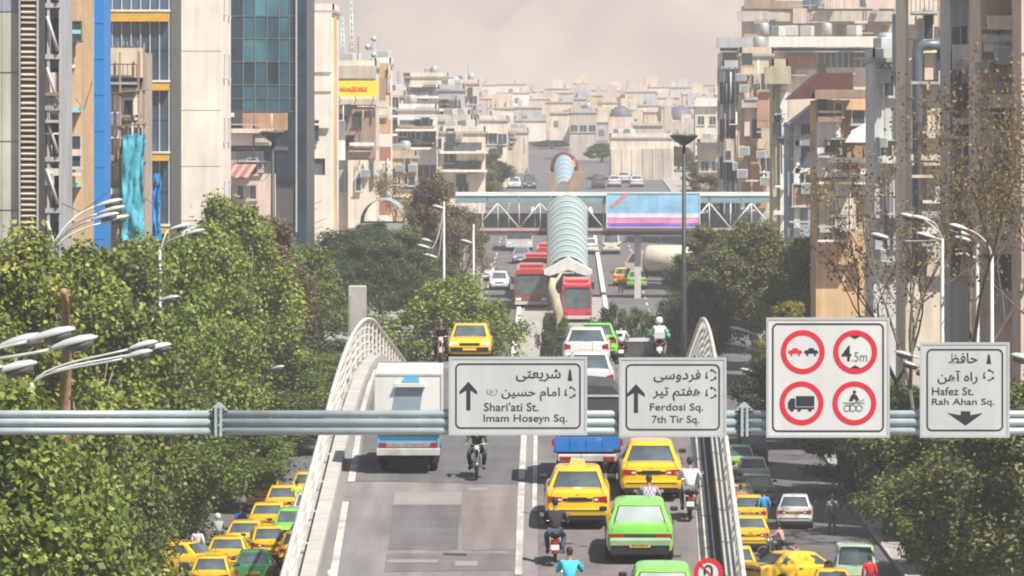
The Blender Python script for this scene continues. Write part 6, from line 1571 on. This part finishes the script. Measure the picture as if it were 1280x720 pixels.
# --- right side, near to far
t, off, X0, X1, z1 = building("dark-recessed apartment block at the right edge with air conditioner and cream balcony fronts", 1225, 1296, -60, 252, 7, 'rosy', None, None, topk=0)
slab(t, off, "wall_top", 1232, 1275, -10, 19, 252, .8, 'brown')
for y in (-52, 20, 118, 216, 300):
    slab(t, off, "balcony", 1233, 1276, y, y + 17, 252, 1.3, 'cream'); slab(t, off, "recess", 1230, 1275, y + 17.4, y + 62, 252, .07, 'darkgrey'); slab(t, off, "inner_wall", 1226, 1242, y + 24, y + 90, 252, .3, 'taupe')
    slab(t, off, "grey_storey", 1243, 1274, y + 64, y + 97, 252, .25, 'grey')
    window(t, PX(1250, 251.8), 251.9, PZ(y + 60, 252), .55, 1.1, off, 0, 'bare', M_framed)
aircon(t, PX(1257, 251), 251.2, PZ(80, 251), off, 0, 1.05); aircon(t, PX(1252, 251), 251.2, PZ(182, 251), off, 0, .9)
for y in (100, 196): 
    mb = MB(); mb.tube([(PX(1243, 250.6), 250.5, PZ(y, 250.6)), (PX(1274, 250.6), 250.5, PZ(y, 250.6))], .025, 5); mb.build("hand_rail", M_framed, t, off)
clutter(t, off, 1226, 1274, -10, 300, 251.4, 26, 9)
t, off, X0, X1, z1 = building("narrow rosy pilaster building face on the very right edge", 1276, 1320, -60, 246, 5, 'rosy', None, None, topk=0)
for y in (-20, 70, 190, 262): slab(t, off, "panel", 1276.5, 1300, y, y + 86 if y != 190 else 258, 246, .12, 'rosy')
t, off, X0, X1, z1 = building("blue-grey shaft with black window band between the stained column and the balcony block", 1188, 1224, -60, 260, 7, 'grey', None, None, topk=0)
slab(t, off, "upper_cladding", 1200, 1221, -60, 33, 260, .7, 'bluegrey'); slab(t, off, "window_band", 1190, 1219, 34, 60, 260, .10, M_glass2)
for x in (1200, 1209): slab(t, off, "mullion", x, x + 1.4, 34, 60, 259.88, .1, M_frame)
slab(t, off, "dark_slot", 1188, 1199, 62, 345, 260, .25, 'darkgrey'); slab(t, off, "shaft_cladding", 1201, 1220, 61, 200, 260, .4, 'grey'); slab(t, off, "shaft_cladding", 1201, 1220, 201, 345, 260, .37, 'grey'); slab(t, off, "eave", 1165, 1200, -8, 0, 259.5, 1.0, 'brown')
clutter(t, off, 1190, 1222, 60, 330, 259.5, 18, 10)
t, off, X0, X1, z1 = building("cream stained column building with a fat dark duct bending down its side", 1132, 1190, -60, 274, 8, 'cream', None, None, topk=0)
slab(t, off, "upper_panel", 1135, 1173, -60, 49, 274, .3, 'cream'); slab(t, off, "upper_panel", 1174, 1188, -60, 45, 274, .22, 'ochre')
slab(t, off, "stained_panel", 1155, 1188, 66, 100, 274, .5, 'stain'); slab(t, off, "stained_panel", 1158, 1188, 102, 210, 274, .45, 'stain'); slab(t, off, "stained_panel", 1158, 1188, 211, 345, 274, .42, 'stain')
slab(t, off, "pale_edge", 1136, 1141, 50, 345, 274, .2, 'pale')
clutter(t, off, 1138, 1188, 0, 330, 273.4, 26, 11)
mb = MB(); dd = 273.2; mb.tube([(PX(1182, dd), dd, PZ(56, dd)), (PX(1160, dd), dd, PZ(56, dd)), (PX(1152, dd), dd, PZ(57, dd)), (PX(1147, dd), dd, PZ(64, dd)), (PX(1146.5, dd), dd, PZ(74, dd)), (PX(1146.5, dd), dd, PZ(345, dd))], .25, 12); mb.build("duct", mat("dull_duct", (.13, .15, .18), .45, metal=.3, var=.2), t, off)
t, off, X0, X1, z1 = building("grey rendered block with vertical joints left of the stained column", 1092, 1132, 74, 300, 8, 'palegrey', None, None, topk=2)
for x in (1093, 1106, 1119.5): slab(t, off, "panel", x, x + 12.4, 77, 190, 300, .12, 'palegrey'); slab(t, off, "panel", x, x + 12.4, 191, 345, 300, .1, 'palegrey')
slab(t, off, "chimney_stack", 1115, 1127, 18, 90, 299, .8, 'bluegrey')
slab(t, off, "brown_edge", 1129, 1134, -10, 345, 298, .5, 'brown')
clutter(t, off, 1094, 1130, 80, 330, 299.8, 24, 12)
t, off, X0, X1, z1 = building("ochre corner house with maroon pyramid roof and white chimney wall", 1020, 1094, 122, 340, 8, 'ochre', None, (-1, 2, 3.4, 1, 1.4), roof=False, name="corner_house")
mb = MB(); a, b, q = PX(985, 341), PX(1064, 341), .4; mb.add([(a, 339, PZ(124, 340)), (PX(1022, 340), 339, PZ(92, 340)), (b, 339, PZ(91, 340)), (b, 339, PZ(121, 340)), (a, 347, PZ(124, 340)), (PX(1022, 340), 347, PZ(92, 340)), (b, 347, PZ(91, 340)), (b, 347, PZ(121, 340))], [(0, 1, 2, 3), (7, 6, 5, 4), (0, 4, 5, 1), (1, 5, 6, 2), (2, 6, 7, 3), (3, 7, 4, 0)])
mb.build("roof", mat("maroon_roof", (.10, .035, .03), .7, var=.2), t, off)
slab(t, off, "brown_cornice", 1018, 1092, 112, 124, 339, .8, 'brown'); slab(t, off, "white_wall", 1021, 1046, 152, 222, 340, .6, 'white'); slab(t, off, "red_wall", 1050, 1092, 137, 172, 340, .7, 'brick')
slab(t, off, "pale_pier", 1044, 1049.6, 137, 172, 340, .9, 'pale'); slab(t, off, "grey_pier", 1046.5, 1052, 174, 222, 340, .6, 'bluegrey'); slab(t, off, "brick_wall", 1058, 1094, 182, 250, 340, .5, 'brick'); slab(t, off, "cream_base", 1024, 1062, 224, 300, 340, .9, 'sand')
for x in (1066, 1080): slab(t, off, "plank", x, x + 2.6, 183, 250, 339.5, .1, 'brown')
clutter(t, off, 1022, 1092, 130, 330, 338.9, 40, 13)
t2 = thing("canvas_screen", "pale crumpled canvas screen on the terrace of the ochre corner house", "canvas screen", P(1078, 180, 337)); o2 = t2.location
mb = MB(); mb.loft([[(PX(1056, 337), 336.5, PZ(178, 337)), (PX(1096, 337), 336.5, PZ(178, 337)), (PX(1096, 337), 338, PZ(178, 337)), (PX(1056, 337), 338, PZ(178, 337))], [(PX(1064, 337), 336.7, PZ(164, 337)), (PX(1096, 337), 336.7, PZ(158, 337)), (PX(1096, 337), 338, PZ(158, 337)), (PX(1064, 337), 338, PZ(164, 337))], [(PX(1090, 337), 337, PZ(150, 337)), (PX(1096, 337), 337, PZ(146, 337)), (PX(1096, 337), 337.8, PZ(146, 337)), (PX(1090, 337), 337.8, PZ(150, 337))]], smooth=False); mb.build("canvas", BW['pale'], t2, o2)
t, off, X0, X1, z1 = building("grey house with large paned windows and black sloping roof behind the dark mast", 985, 1022, 150, 372, 7, 'bluegrey', None, None, roof=False, name="town_house")
mb = MB(); mb.prism([(PX(983, 371), PZ(158, 371)), (PX(1018, 371), PZ(130, 371)), (PX(1024, 371), PZ(130, 371)), (PX(1024, 371), PZ(152, 371)), (PX(988, 371), PZ(158, 371))], 370.5, 379); mb.build("roof", mat("black_roof", (.04, .035, .045), .6, var=.2), t, off)
for (a, b) in ((156, 176), (184, 210), (219, 245)):
    slab(t, off, "frame_band", 994, 1020, b, b + 6, 372, .3, 'white'); slab(t, off, "pane", 1001, 1018.5, a, b - .4, 372, .05, M_dg)
slab(t, off, "white_pier", 992, 999.5, 152, 300, 372, .3, 'white'); slab(t, off, "cream_gable", 985, 1018, 118, 148, 379.5, 1.0, 'cream')
clutter(t, off, 986, 1020, 155, 290, 371.5, 14, 14)
t, off, X0, X1, z1 = building("tall slim olive-cream tower with a square projecting head", 966, 984, 84, 400, 6, 'olive', None, None, topk=0)
slab(t, off, "projecting_head", 955, 988, 84, 105, 400, 1.2, 'olive'); slab(t, off, "pale_strip", 975, 983.5, 106, 345, 400, .25, 'white')
clutter(t, off, 967, 983, 108, 290, 399.6, 12, 15)
t, off, X0, X1, z1 = building("tan block with small openings stepping forward left of the olive-cream tower", 926, 966, 68, 448, 7, 'sand', None, (-1, 2, 3.3, .9, 1.3), topk=1)
slab(t, off, "tan_step", 930, 950, 92, 170, 448, .9, 'rosy'); slab(t, off, "small_window", 932, 942, 94, 110, 447, .05, 'brown'); slab(t, off, "ledge", 931, 947, 121, 125, 447, .6, 'grey'); slab(t, off, "ochre_wall", 922, 931, 140, 200, 448, .5, 'ochre'); slab(t, off, "brick_wall", 946, 962, 112, 160, 447, .5, 'brick')
window(t, PX(946, 447), 447.0, PZ(172, 447), .7, 1.4, off, 0, 'std', M_framed); slab(t, off, "lower_wall", 938, 958, 186, 260, 448, .9, 'brick')
clutter(t, off, 927, 965, 75, 270, 446.6, 30, 16)
t, off, X0, X1, z1 = building("grey-green glazed block with dark ribs, left end of the right-hand row", 904, 928, 84, 470, 9, 'grey', (3, 3.1, .5, 1.8), (-1, 4, 3.1, 1.2, 1.8), fr=M_framed, topk=0)
for x in (904, 911, 918, 925): slab(t, off, "rib", x, x + 1.4, 84, 345, 470, .35, 'darkgrey')
clutter(t, off, 905, 927, 90, 270, 469.6, 14, 17)
t, off, X0, X1, z1 = building("broad block with flat grey roof slab and cream band over dark window strip", 902, 1118, 63, 540, 14, 'cream', None, (-1, 5, 3.3, 1.2, 1.8), roof=False)
slab(t, off, "roof_slab", 896, 960, 47, 60, 540, 2.2, 'grey'); slab(t, off, "cream_band", 960, 1118, 46, 59, 540, 2.0, 'pale'); slab(t, off, "dark_strip", 900, 1118, 60, 64, 539.9, 1.2, 'darkgrey')
slab(t, off, "window_strip", 904, 926, 65, 83, 540, .1, M_glass2); slab(t, off, "window_strip", 1024, 1095, 66, 84, 540, .1, M_glass2); slab(t, off, "red_wall", 981, 1020, 69, 86, 540, .5, 'red')
for k in range(9): slab(t, off, "mullion", 1030 + k * 7.6, 1031.2 + k * 7.6, 66, 84, 539.88, .1, M_frame)
clutter(t, off, 930, 1110, 66, 130, 539.7, 40, 18)
for x in (1068, 955, 975, 990, 1010, 1035): tank(t, PX(x, 541), 541 + R.random() * 3, PZ(46, 540), off, R.choice((0, 1)))
t, off, X0, X1, z1 = building("massive taupe roof storey with dark windows at the top of the right-hand skyline", 932, 1118, 12, 640, 14, 'taupe', None, None, topk=0)
slab(t, off, "eave", 922, 1116, 14, 27, 640, 1.5, 'taupe'); slab(t, off, "top_storey", 930, 1028, -20, 11, 640, .6, 'brown'); slab(t, off, "pane", 1005, 1012, -20, 8, 639.3, .05, M_dg); slab(t, off, "pane", 1016, 1024, -20, 8, 639.3, .05, M_dg)
slab(t, off, "pale_storey", 1030, 1118, -20, 11, 640, .7, 'rosy'); slab(t, off, "pane", 1075, 1082, -20, 8, 639.3, .05, M_dg); slab(t, off, "window_strip", 1045, 1110, 32, 46, 640, .2, 'brown')
clutter(t, off, 935, 1110, -5, 44, 638.3, 24, 19)

# --- hazy city between the rows, built block by block
colr = {'cream': 'cream', 'sand': 'sand', 'white': 'white', 'grey': 'grey', 'rosy': 'pinkish', 'taupe': 'taupe', 'tan': 'tan brick', 'pale': 'off-white', 'brick': 'brown brick', 'bluegrey': 'blue-grey', 'ochre': 'ochre'}
ROWS_C = [(1650, 128, 138), (1450, 130, 146), (1250, 134, 154), (1080, 140, 164), (960, 148, 176), (860, 156, 186)]
near_ = [(470, 560, "over the striped tower and white balcony house"), (560, 640, "above the brownish footbridge trees"), (640, 690, "up the road left of the far stair hood"), (690, 740, "straight above the far stair hood"), (740, 800, "below the left dark dome"), (800, 880, "behind the black mast saucer"), (880, 930, "at the foot of the right-hand skyline")]
rowname = ["topmost row", "second row", "third row", "middle row", "fifth row", "lowest row"]
used_labels = set(); rc = random.Random(41); cyc = 0
rooft = ["roof tanks", "plain parapet", "stair hut", "stepped roof"]
for ri, (d, ya, yb) in enumerate(ROWS_C):
    x = 440 + rc.uniform(-10, 10)
    while x < 905:
        w = rc.uniform(15, 44); yt = rc.uniform(ya, yb) - (26 if x < 560 else 0) * rc.random() - (9 if 560 <= x < 640 else 0); k = rc.choice(('cream', 'sand', 'sand', 'rosy', 'taupe', 'tan', 'pale', 'brick', 'ochre', 'grey', 'sand', 'taupe', 'white'))
        if ri >= 4 and 640 < x + w and x < 770: x += w + 2; continue
        if k in ('tan', 'brick', 'ochre') and rc.random() < .5: k = 'cream'
        for (a, b, lm_) in near_:
            if a <= x + w / 2 < b or (a == 470 and x + w / 2 < 470) or (b == 930 and x + w / 2 >= 930): nm = lm_
        rt = rc.randrange(4); dd = d + rc.uniform(-25, 25); stz = 3.2; nfl = max(2, int((PZ(yt, dd) - G(dd)) / stz))
        lab = f"{colr[k]} {nfl}-storey block, {rowname[ri]}, {nm}"
        if len(lab.split()) > 16 or rc.random() < .4: lab = f"{colr[k]} {nfl}-storey block, {rooft[rt]}, {nm}"
        tries = 0
        while lab in used_labels:
            tries += 1; size = ("narrow", "broad", "squat", "slim", "long", "tallish")[tries % 6]; lab = f"{size} {colr[k]} {nfl}-storey block {('right', 'left', 'further up', 'lower down', 'in front', 'at the back')[tries % 6] if tries > 5 else ''} {nm}".replace("  ", " ")
            if tries > 30: break
        used_labels.add(lab)
        X0, X1, z1, g = PX(x, dd), PX(x + w, dd), PZ(yt, dd), G(dd) - .3; dp = rc.uniform(8, 14)
        if z1 - g < 3.5: z1 = g + rc.uniform(4, 7)
        t = thing("distant_building", lab, "building", ((X0 + X1) / 2, dd, g), group="hazy blocks of the far city"); off = t.location
        mb = MB(); mb.box(X0, X1, dd, dd + dp, g, z1); mb.build("wall", BW[k], t, off)
        mb = MB(); mb.box(X0 - .2, X1 + .2, dd - .25, dd + dp + .2, z1 + .002, z1 + .35)
        if rt == 2: mb.box((X0 + X1) / 2 - 1.5, (X0 + X1) / 2 + 1.5, dd + 2, dd + 5, z1 + .352, z1 + 2.6)
        if rt == 3: mb.box(X0 + .5, X0 + (X1 - X0) * .55, dd + 1.5, dd + dp - 1, z1 + .352, z1 + 3)
        mb.build("roof", BW[rc.choice(('grey', 'sand', 'taupe', 'rosy'))], t, off)
        mb = MB(); n = max(2, int((X1 - X0) / 2.3)); z = z1 - 2.6; hz_ = rc.uniform(.8, 1.4); ww = rc.uniform(.6, 1.3)
        while z > max(g + 1, z1 - 26):
            for i in range(n):
                if rc.random() < .6: c = X0 + (X1 - X0) * (i + .5) / n; mb.box(c - ww / 2, c + ww / 2, dd - .05, dd, z, z + hz_)
            sx = X1 if (X0 + X1) < 0 else X0
            for i in range(4):
                c = dd + dp * (i + .5) / 4; mb.box(sx - .04, sx + .04, c - ww / 2, c + ww / 2, z, z + hz_)
            z -= 3.2
        o = mb.build("windows", mat("hazy_windows", (.15, .14, .13), .5, var=.4, scale=.2), t, off); o["kind"] = "stuff"
        mb = MB()
        for s_ in range(rc.randint(1, 4)): c = rc.uniform(X0 + .5, X1 - .8); mb.box(c, c + rc.uniform(.6, 1.6), dd + rc.uniform(.5, 3), dd + 4, z1 + .352, z1 + rc.uniform(.9, 2.0))
        o = mb.build("rooftop_units", BW[rc.choice(('sand', 'bluegrey', 'taupe'))], t, off); o["kind"] = "stuff"
        if rc.random() < .4 and z1 - g > 7:
            mb = MB(); z = z1 - 3.0
            while z > z1 - 13: mb.box(X0 + (X1 - X0) * .1, X0 + (X1 - X0) * .5, dd - 1.1, dd - .06, z - .3, z + .6); z -= 3.2
            o = mb.build("balconies", BW[rc.choice(('pale', 'white', 'grey'))], t, off); o["kind"] = "stuff"
        x += w + rc.uniform(-2, 5)
# landmarks of the far city
t, off, X0, X1, z1 = building("large plain whitish hall with faint vertical panels right of the far stair hood", 763, 842, 172, 760, 14, 'cream', None, None, topk=2)
for k in range(6): slab(t, off, "panel", 764 + k * 13, 776.2 + k * 13, 186, 225, 760, .15, 'cream' if k < 3 else 'taupe')
t, off, X0, X1, z1 = building("beige block with square taupe face above the far stair hood", 712, 746, 140, 900, 9, 'taupe', (3, 3.3, 1.2, 1.2), None, topk=2)
t, off, X0, X1, z1 = building("cream house with bright white parapet beside the far right dome", 869, 898, 128, 800, 9, 'cream', (2, 3.3, 1, 1.3), None, topk=1)
slab(t, off, "white_parapet", 867, 899, 124, 133, 800, .6, 'white')
t, off, X0, X1, z1 = building("low hazy house with dark eave behind the green tree right of the mast", 874, 902, 180, 640, 9, 'sand', (2, 3.2, 1, 1.2), None, topk=1)
slab(t, off, "dark_eave", 871, 904, 178, 182, 640, 1.4, 'darkgrey')
for lb, cx, cy, r in (("smaller grey dome on the far skyline, left of the two", 776, 146, 14), ("bigger grey dome on the far skyline above the mast saucer", 850, 150, 18)):
    d = 1000; t = thing("dome_building", lb, "domed building", (PX(cx, d), d, G(d))); off = t.location; m = mat("slate_dome", (.10, .10, .15), .6, var=.15)
    X = PX(cx, d); z = PZ(cy, d); rr = r * d / F
    mb = MB(); mb.lathe([(rr, z)] + [(rr * math.cos(a), z + rr * 1.0 * math.sin(a)) for a in np.linspace(.1, 1.5, 9)], 24, (X, d + rr, 0)); mb.build("dome", m, t, off)
    mb = MB(); mb.box(X - rr * 1.15, X + rr * 1.15, d, d + 2 * rr, G(d) - .2, z); mb.build("wall", BW['rosy'], t, off)
# radio masts
for lb, x, d, y0, y1 in (("thin lattice radio mast on the roofs right of the cream tower", 437, 500, 0, 85), ("short fat lattice mast with blue dishes near the yellow roof sign", 464, 500, 45, 84), ("thin lattice mast beside the short fat one", 426, 505, 20, 85)):
    t = thing("radio_mast", lb, "radio mast", (PX(x, d), d, G(d))); off = t.location; X = PX(x, d); w = .35 if x != 464 else .6; mb = MB(); za, zb = PZ(y1 + 60, d), PZ(y0, d)
    n = 18
    for k in range(3):
        a = k * 2.094; mb.tube([(X + w * math.cos(a), d + 3 + w * math.sin(a), za), (X + w * .3 * math.cos(a), d + 3 + w * .3 * math.sin(a), zb)], .05, 4)
        for i in range(n):
            u, v = i / n, (i + 1) / n; q = lambda s_, aa: (X + w * (1 - .7 * s_) * math.cos(aa), d + 3 + w * (1 - .7 * s_) * math.sin(aa), za + (zb - za) * s_)
            mb.tube([q(u, a), q(v, a + 2.094)], .03, 4)
    mb.box(X - w, X + w, d + 3 - w, d + 3 + w, G(d), za); mb.build("lattice", M_galv, t, off)
    if x == 464:
        for z in (48, 58, 68): mb = MB(); mb.lathe([(.02, 0), (.26, .10), (.27, .16)], 12, (X - .5 + R.random(), d + 2.2, PZ(z, d)), axis='y'); mb.build("dish", mat("pale_blue_dish", (.35, .45, .5), .5), t, off)

# ------------------------------------------------------------------ street traffic
def st(style, pn, col, x, y, yaw, label, cat='taxi', taxi=True, rear='normal', tail='sq', half=2.0):
    t = make_car(style, pn, col, label, cat, taxi, None, rear, tail=tail); v = ground_at(x, y); rot_on(t, v, yaw, False, half); return t
DG = (.03, .22, .07); SIL = (.36, .40, .40)
# left of the flyover
st('compact', 'taxi_yellow', YEL, 352, 650, 0, "yellow taxi highest in the left-hand queue, next to the lime vest")
st('boxy', 'taxi_yellow', YEL, 334, 672, 0, "yellow taxi second from the far end of the left-hand queue")
st('compact', 'taxi_green', GRN, 362, 682, math.pi, "green taxi squeezed against the flyover railing in the left-hand queue")
st('sedan', 'taxi_yellow', YEL, 305, 697, 0, "yellow taxi in the middle of the left-hand queue by the blue-clad person")
st('boxy', 'taxi_yellow', YEL, 283, 718, 0, "yellow taxi low in the left-hand queue next to the dark green car")
st('compact', 'car_darkgreen', DG, 316, 738, 0, "dark green car with silvery roof glare at the bottom of the left-hand queue", 'car', False, tail='tall')
st('compact', 'taxi_yellow', YEL, 372, 712, 0, "yellow taxi partly cut by the flyover kerb low in the left-hand street")
st('boxy', 'taxi_yellow', YEL, 206, 722, math.radians(68), "yellow taxi turned sideways under the trees left of the queue", half=.6)
st('compact', 'car_silver', SIL, 385, 660, math.pi, "grey car hidden by the flyover rails in the left-hand street", 'car', False)
st('compact', 'taxi_yellow', YEL, 330, 705, math.radians(8), "yellow taxi wedged beside the green one in the left-hand queue")
st('compact', 'taxi_yellow', YEL, 384, 632, 0, "yellow taxi glimpsed between the lime vest and the flyover rails")
st('boxy', 'taxi_yellow', YEL, 330, 640, 0, "yellow taxi under the branches behind the blue-helmeted rider")
st('compact', 'taxi_yellow', YEL, 262, 746, 0, "yellow taxi at the very bottom left of the dark green car")
# right of the flyover
st('compact', 'car_white', WHT, 996, 662, math.radians(-3), "white saloon standing alone in the middle of the right-hand street", 'car', False)
st('boxy', 'taxi_yellow', YEL, 938, 690, 0, "yellow taxi with open lane beside it just right of the flyover railing")
st('compact', 'taxi_yellow', YEL, 937, 663, 0, "yellow taxi directly ahead of the one beside the flyover railing")
st('compact', 'taxi_yellow', YEL, 924, 648, 0, "yellow taxi cut by the rails, beyond the pair of yellow taxis")
st('boxy', 'car_green_dull', (.09, .36, .12), 947, 634, 0, "dull green saloon in the right-hand street near the blue-clad person", 'car', False, tail='wide')
st('compact', 'car_silver', SIL, 942, 612, 0, "silver car ahead of the dull green saloon", 'car', False, tail='tall')
st('compact', 'taxi_green', GRN, 925, 596, 0, "bright green taxi far down the right-hand street by the rails")
st('compact', 'taxi_yellow', YEL, 918, 585, 0, "small yellow taxi farthest down the right-hand street")
st('compact', 'taxi_yellow', YEL, 922, 733, 0, "yellow taxi whose cream roof and window touch the foot of the flyover rails")
st('sedan', 'taxi_yellow', YEL, 1002, 738, math.radians(-62), "yellow taxi turning across the right-hand street behind the motorcyclist", half=1.2)
st('van', 'van_palegreen', (.38, .58, .42), 1070, 742, 0, "pale green minivan at the lower right by the trees", 'van', False, tail='tall')
st('compact', 'taxi_yellow', YEL, 1042, 764, 0, "yellow taxi whose roof just shows below the turning taxi")
st('van', 'van_dark', (.05, .055, .06), 940, 585, 0, "dark van in the tree shade far down the right-hand street", 'van', False, tail='tall')
# beyond the flyover
st('sedan', 'car_purple', (.25, .22, .30), 652, 330, math.pi, "lilac-grey car following the white-fronted bus", 'car', False)
st('hatch', 'car_white', WHT, 624, 363, math.pi, "white car waiting beside the brownish footbridge trees", 'car', False)
st('compact', 'car_silver', SIL, 606, 352, math.pi, "silver car half behind the round green tree", 'car', False)
st('compact', 'taxi_yellow', YEL, 588, 366, math.pi, "yellow car just over the round green tree", 'car', False)
st('sedan', 'car_white', WHT, 736, 318, 0, "white car just right of the glazed stair", 'car', False)
st('van', 'van_white', (.6, .58, .52), 764, 318, 0, "cream minivan passing under the billboard", 'van', False, tail='tall')
st('compact', 'taxi_green', GRN, 796, 362, 0, "green taxi beyond the flyover, left of the pale lorry", half=1.9)
st('compact', 'taxi_yellow', YEL, 779, 358, 0, "yellow taxi beyond the flyover left of the green one", half=1.9)
for i, (x, y, pn, c, lb) in enumerate(((643, 236, 'car_white', WHT, "white car left of two on the far road beside the stair hood"), (662, 236, 'car_darkgrey', (.08, .08, .1), "dark car on the far road left of the stair hood"), (631, 230, 'car_silver', SIL, "grey car farthest left on the far road"), (748, 236, 'car_darkgrey', (.08, .08, .1), "dark tall car alone right of the far stair hood"), (768, 234, 'car_white', WHT, "white car in front of the whitish hall"), (780, 229, 'car_silver', SIL, "silver car under the whitish hall's middle"), (796, 234, 'car_white', WHT, "white car at the right end under the whitish hall"), (620, 238, 'car_darkgrey', (.08, .08, .1), "dark car at the tree edge of the far road"))):
    st('van' if i in (3, 1) else 'sedan', pn, c, x, y, 0 if x > 700 else math.pi, lb, 'car', False)
# pale lorry with cab facing left
v = ground_at(826, 352); t = thing("tank_lorry", "cream rounded lorry half turned beside the dark foliage beyond the flyover", "lorry", v, (0, 0, math.radians(70))); M_ll = paint('lorry_cream', (.60, .54, .44))
mb = MB(); mb.loft([[(w * math.cos(a), y, 1.9 + h * math.sin(a)) for a in np.linspace(0, 2 * math.pi, 15)[:-1]] for (y, w, h) in ((-2.9, .7, .8), (-2.8, 1.05, 1.1), (.9, 1.1, 1.15), (1.2, .9, 1.0))]); mb.build("tank_body", M_ll, t)
mb = MB(); mb.prism([(1.3, .6), (1.3, 2.5), (2.2, 2.5), (2.8, 1.6), (2.85, .6)], -1, 1, plane='yz'); mb.build("cab", M_ll, t); mb = MB(); mb.prism([(2.3, 2.38), (2.82, 1.62), (2.86, 1.64), (2.34, 2.42)], -.85, .85, plane='yz'); mb.build("windshield", M_glass, t)
for s_ in (-1, 1): mb = MB(); mb.prism([(1.5, 1.6), (1.5, 2.3), (2.1, 2.3), (2.55, 1.6)], *sorted((s_ * 1.0, s_ * 1.02)), plane='yz'); mb.build("side_window", M_glass, t)
for y in (-1.8, 1.9):
    for s_ in (-1, 1): add_wheel(t, s_ * .9, y, .42, .28)
mb = MB(); mb.box(-.5, .5, -2.8, 2.6, .5, .8); mb.build("chassis", M_under, t)
# riders and people in the streets
def ride_g(x, y, yaw, bl, pl, bc, sh, tr, hw='hair', hc=None): ride(ground_at(x, y), yaw, False, bl, pl, bc, sh, tr, hw, hc)
def walk(x, y, yaw, lb, sh, tr, hw='hair', hc=None): v = ground_at(x, y); p = make_person(lb, 'stand', sh, tr, hw, hc); p.location = v; p.rotation_euler = (0, 0, yaw)
lime = cloth('lime', (.50, .62, .06)); red = cloth('red', (.62, .01, .02)); blue = cloth('blue', (.02, .07, .40)); org = cloth('orange', (.5, .16, .06)); pnk = cloth('pink', (.45, .28, .26)); cyb = cloth('cyanblue', (.04, .30, .60))
walk(371, 648, 0, "person in a lime-yellow vest standing at the far end of the left-hand queue", lime, darkt)
ride_g(355, 640, 0, "grey motorcycle ahead of the highest taxi in the left-hand queue", "person with a blue helmet riding beside the lime vest", (.2, .2, .22), cloth('steel', (.28, .32, .36)), greyt, 'helmet', mat("blue_helmet", (.01, .06, .4), .3))
walk(301, 684, .4, "person in deep blue shirt standing left of the middle taxi", blue, darkt)
ride_g(272, 690, .3, "grey motorcycle standing under the trees left of the queue", "person in grey on the motorcycle under the trees", (.25, .25, .27), cloth('steel', (.28, .32, .36)), darkt, 'helmet', M_hw)
walk(247, 712, -.3, "person in white shirt left of the queue beside the sideways taxi", W_, greyt); walk(234, 722, .5, "person in dark clothes beside the white-shirted one", cloth('charcoal', (.045, .045, .045)), darkt)
walk(926, 655, 0, "person in orange shirt beside the flyover rails in the right-hand street", org, darkt)
walk(955, 662, .2, "person in bright blue standing behind the dull green saloon", cyb, jeans)
ride_g(972, 702, 1.1, "motorcycle with white panels crossing behind the yellow taxi on the right-hand street", "bare-headed person in pinkish shirt riding across the right-hand street", (.5, .5, .5), pnk, darkt)
walk(1087, 752, 0, "person in a bright red top beside the pale green minivan", red, darkt)
walk(1040, 668, .3, "faint person in grey under the trees beside the white saloon", cloth('steel', (.28, .32, .36)), greyt)
walk(776, 366, .2, "person in orange near the yellow taxi beyond the flyover", org, darkt)
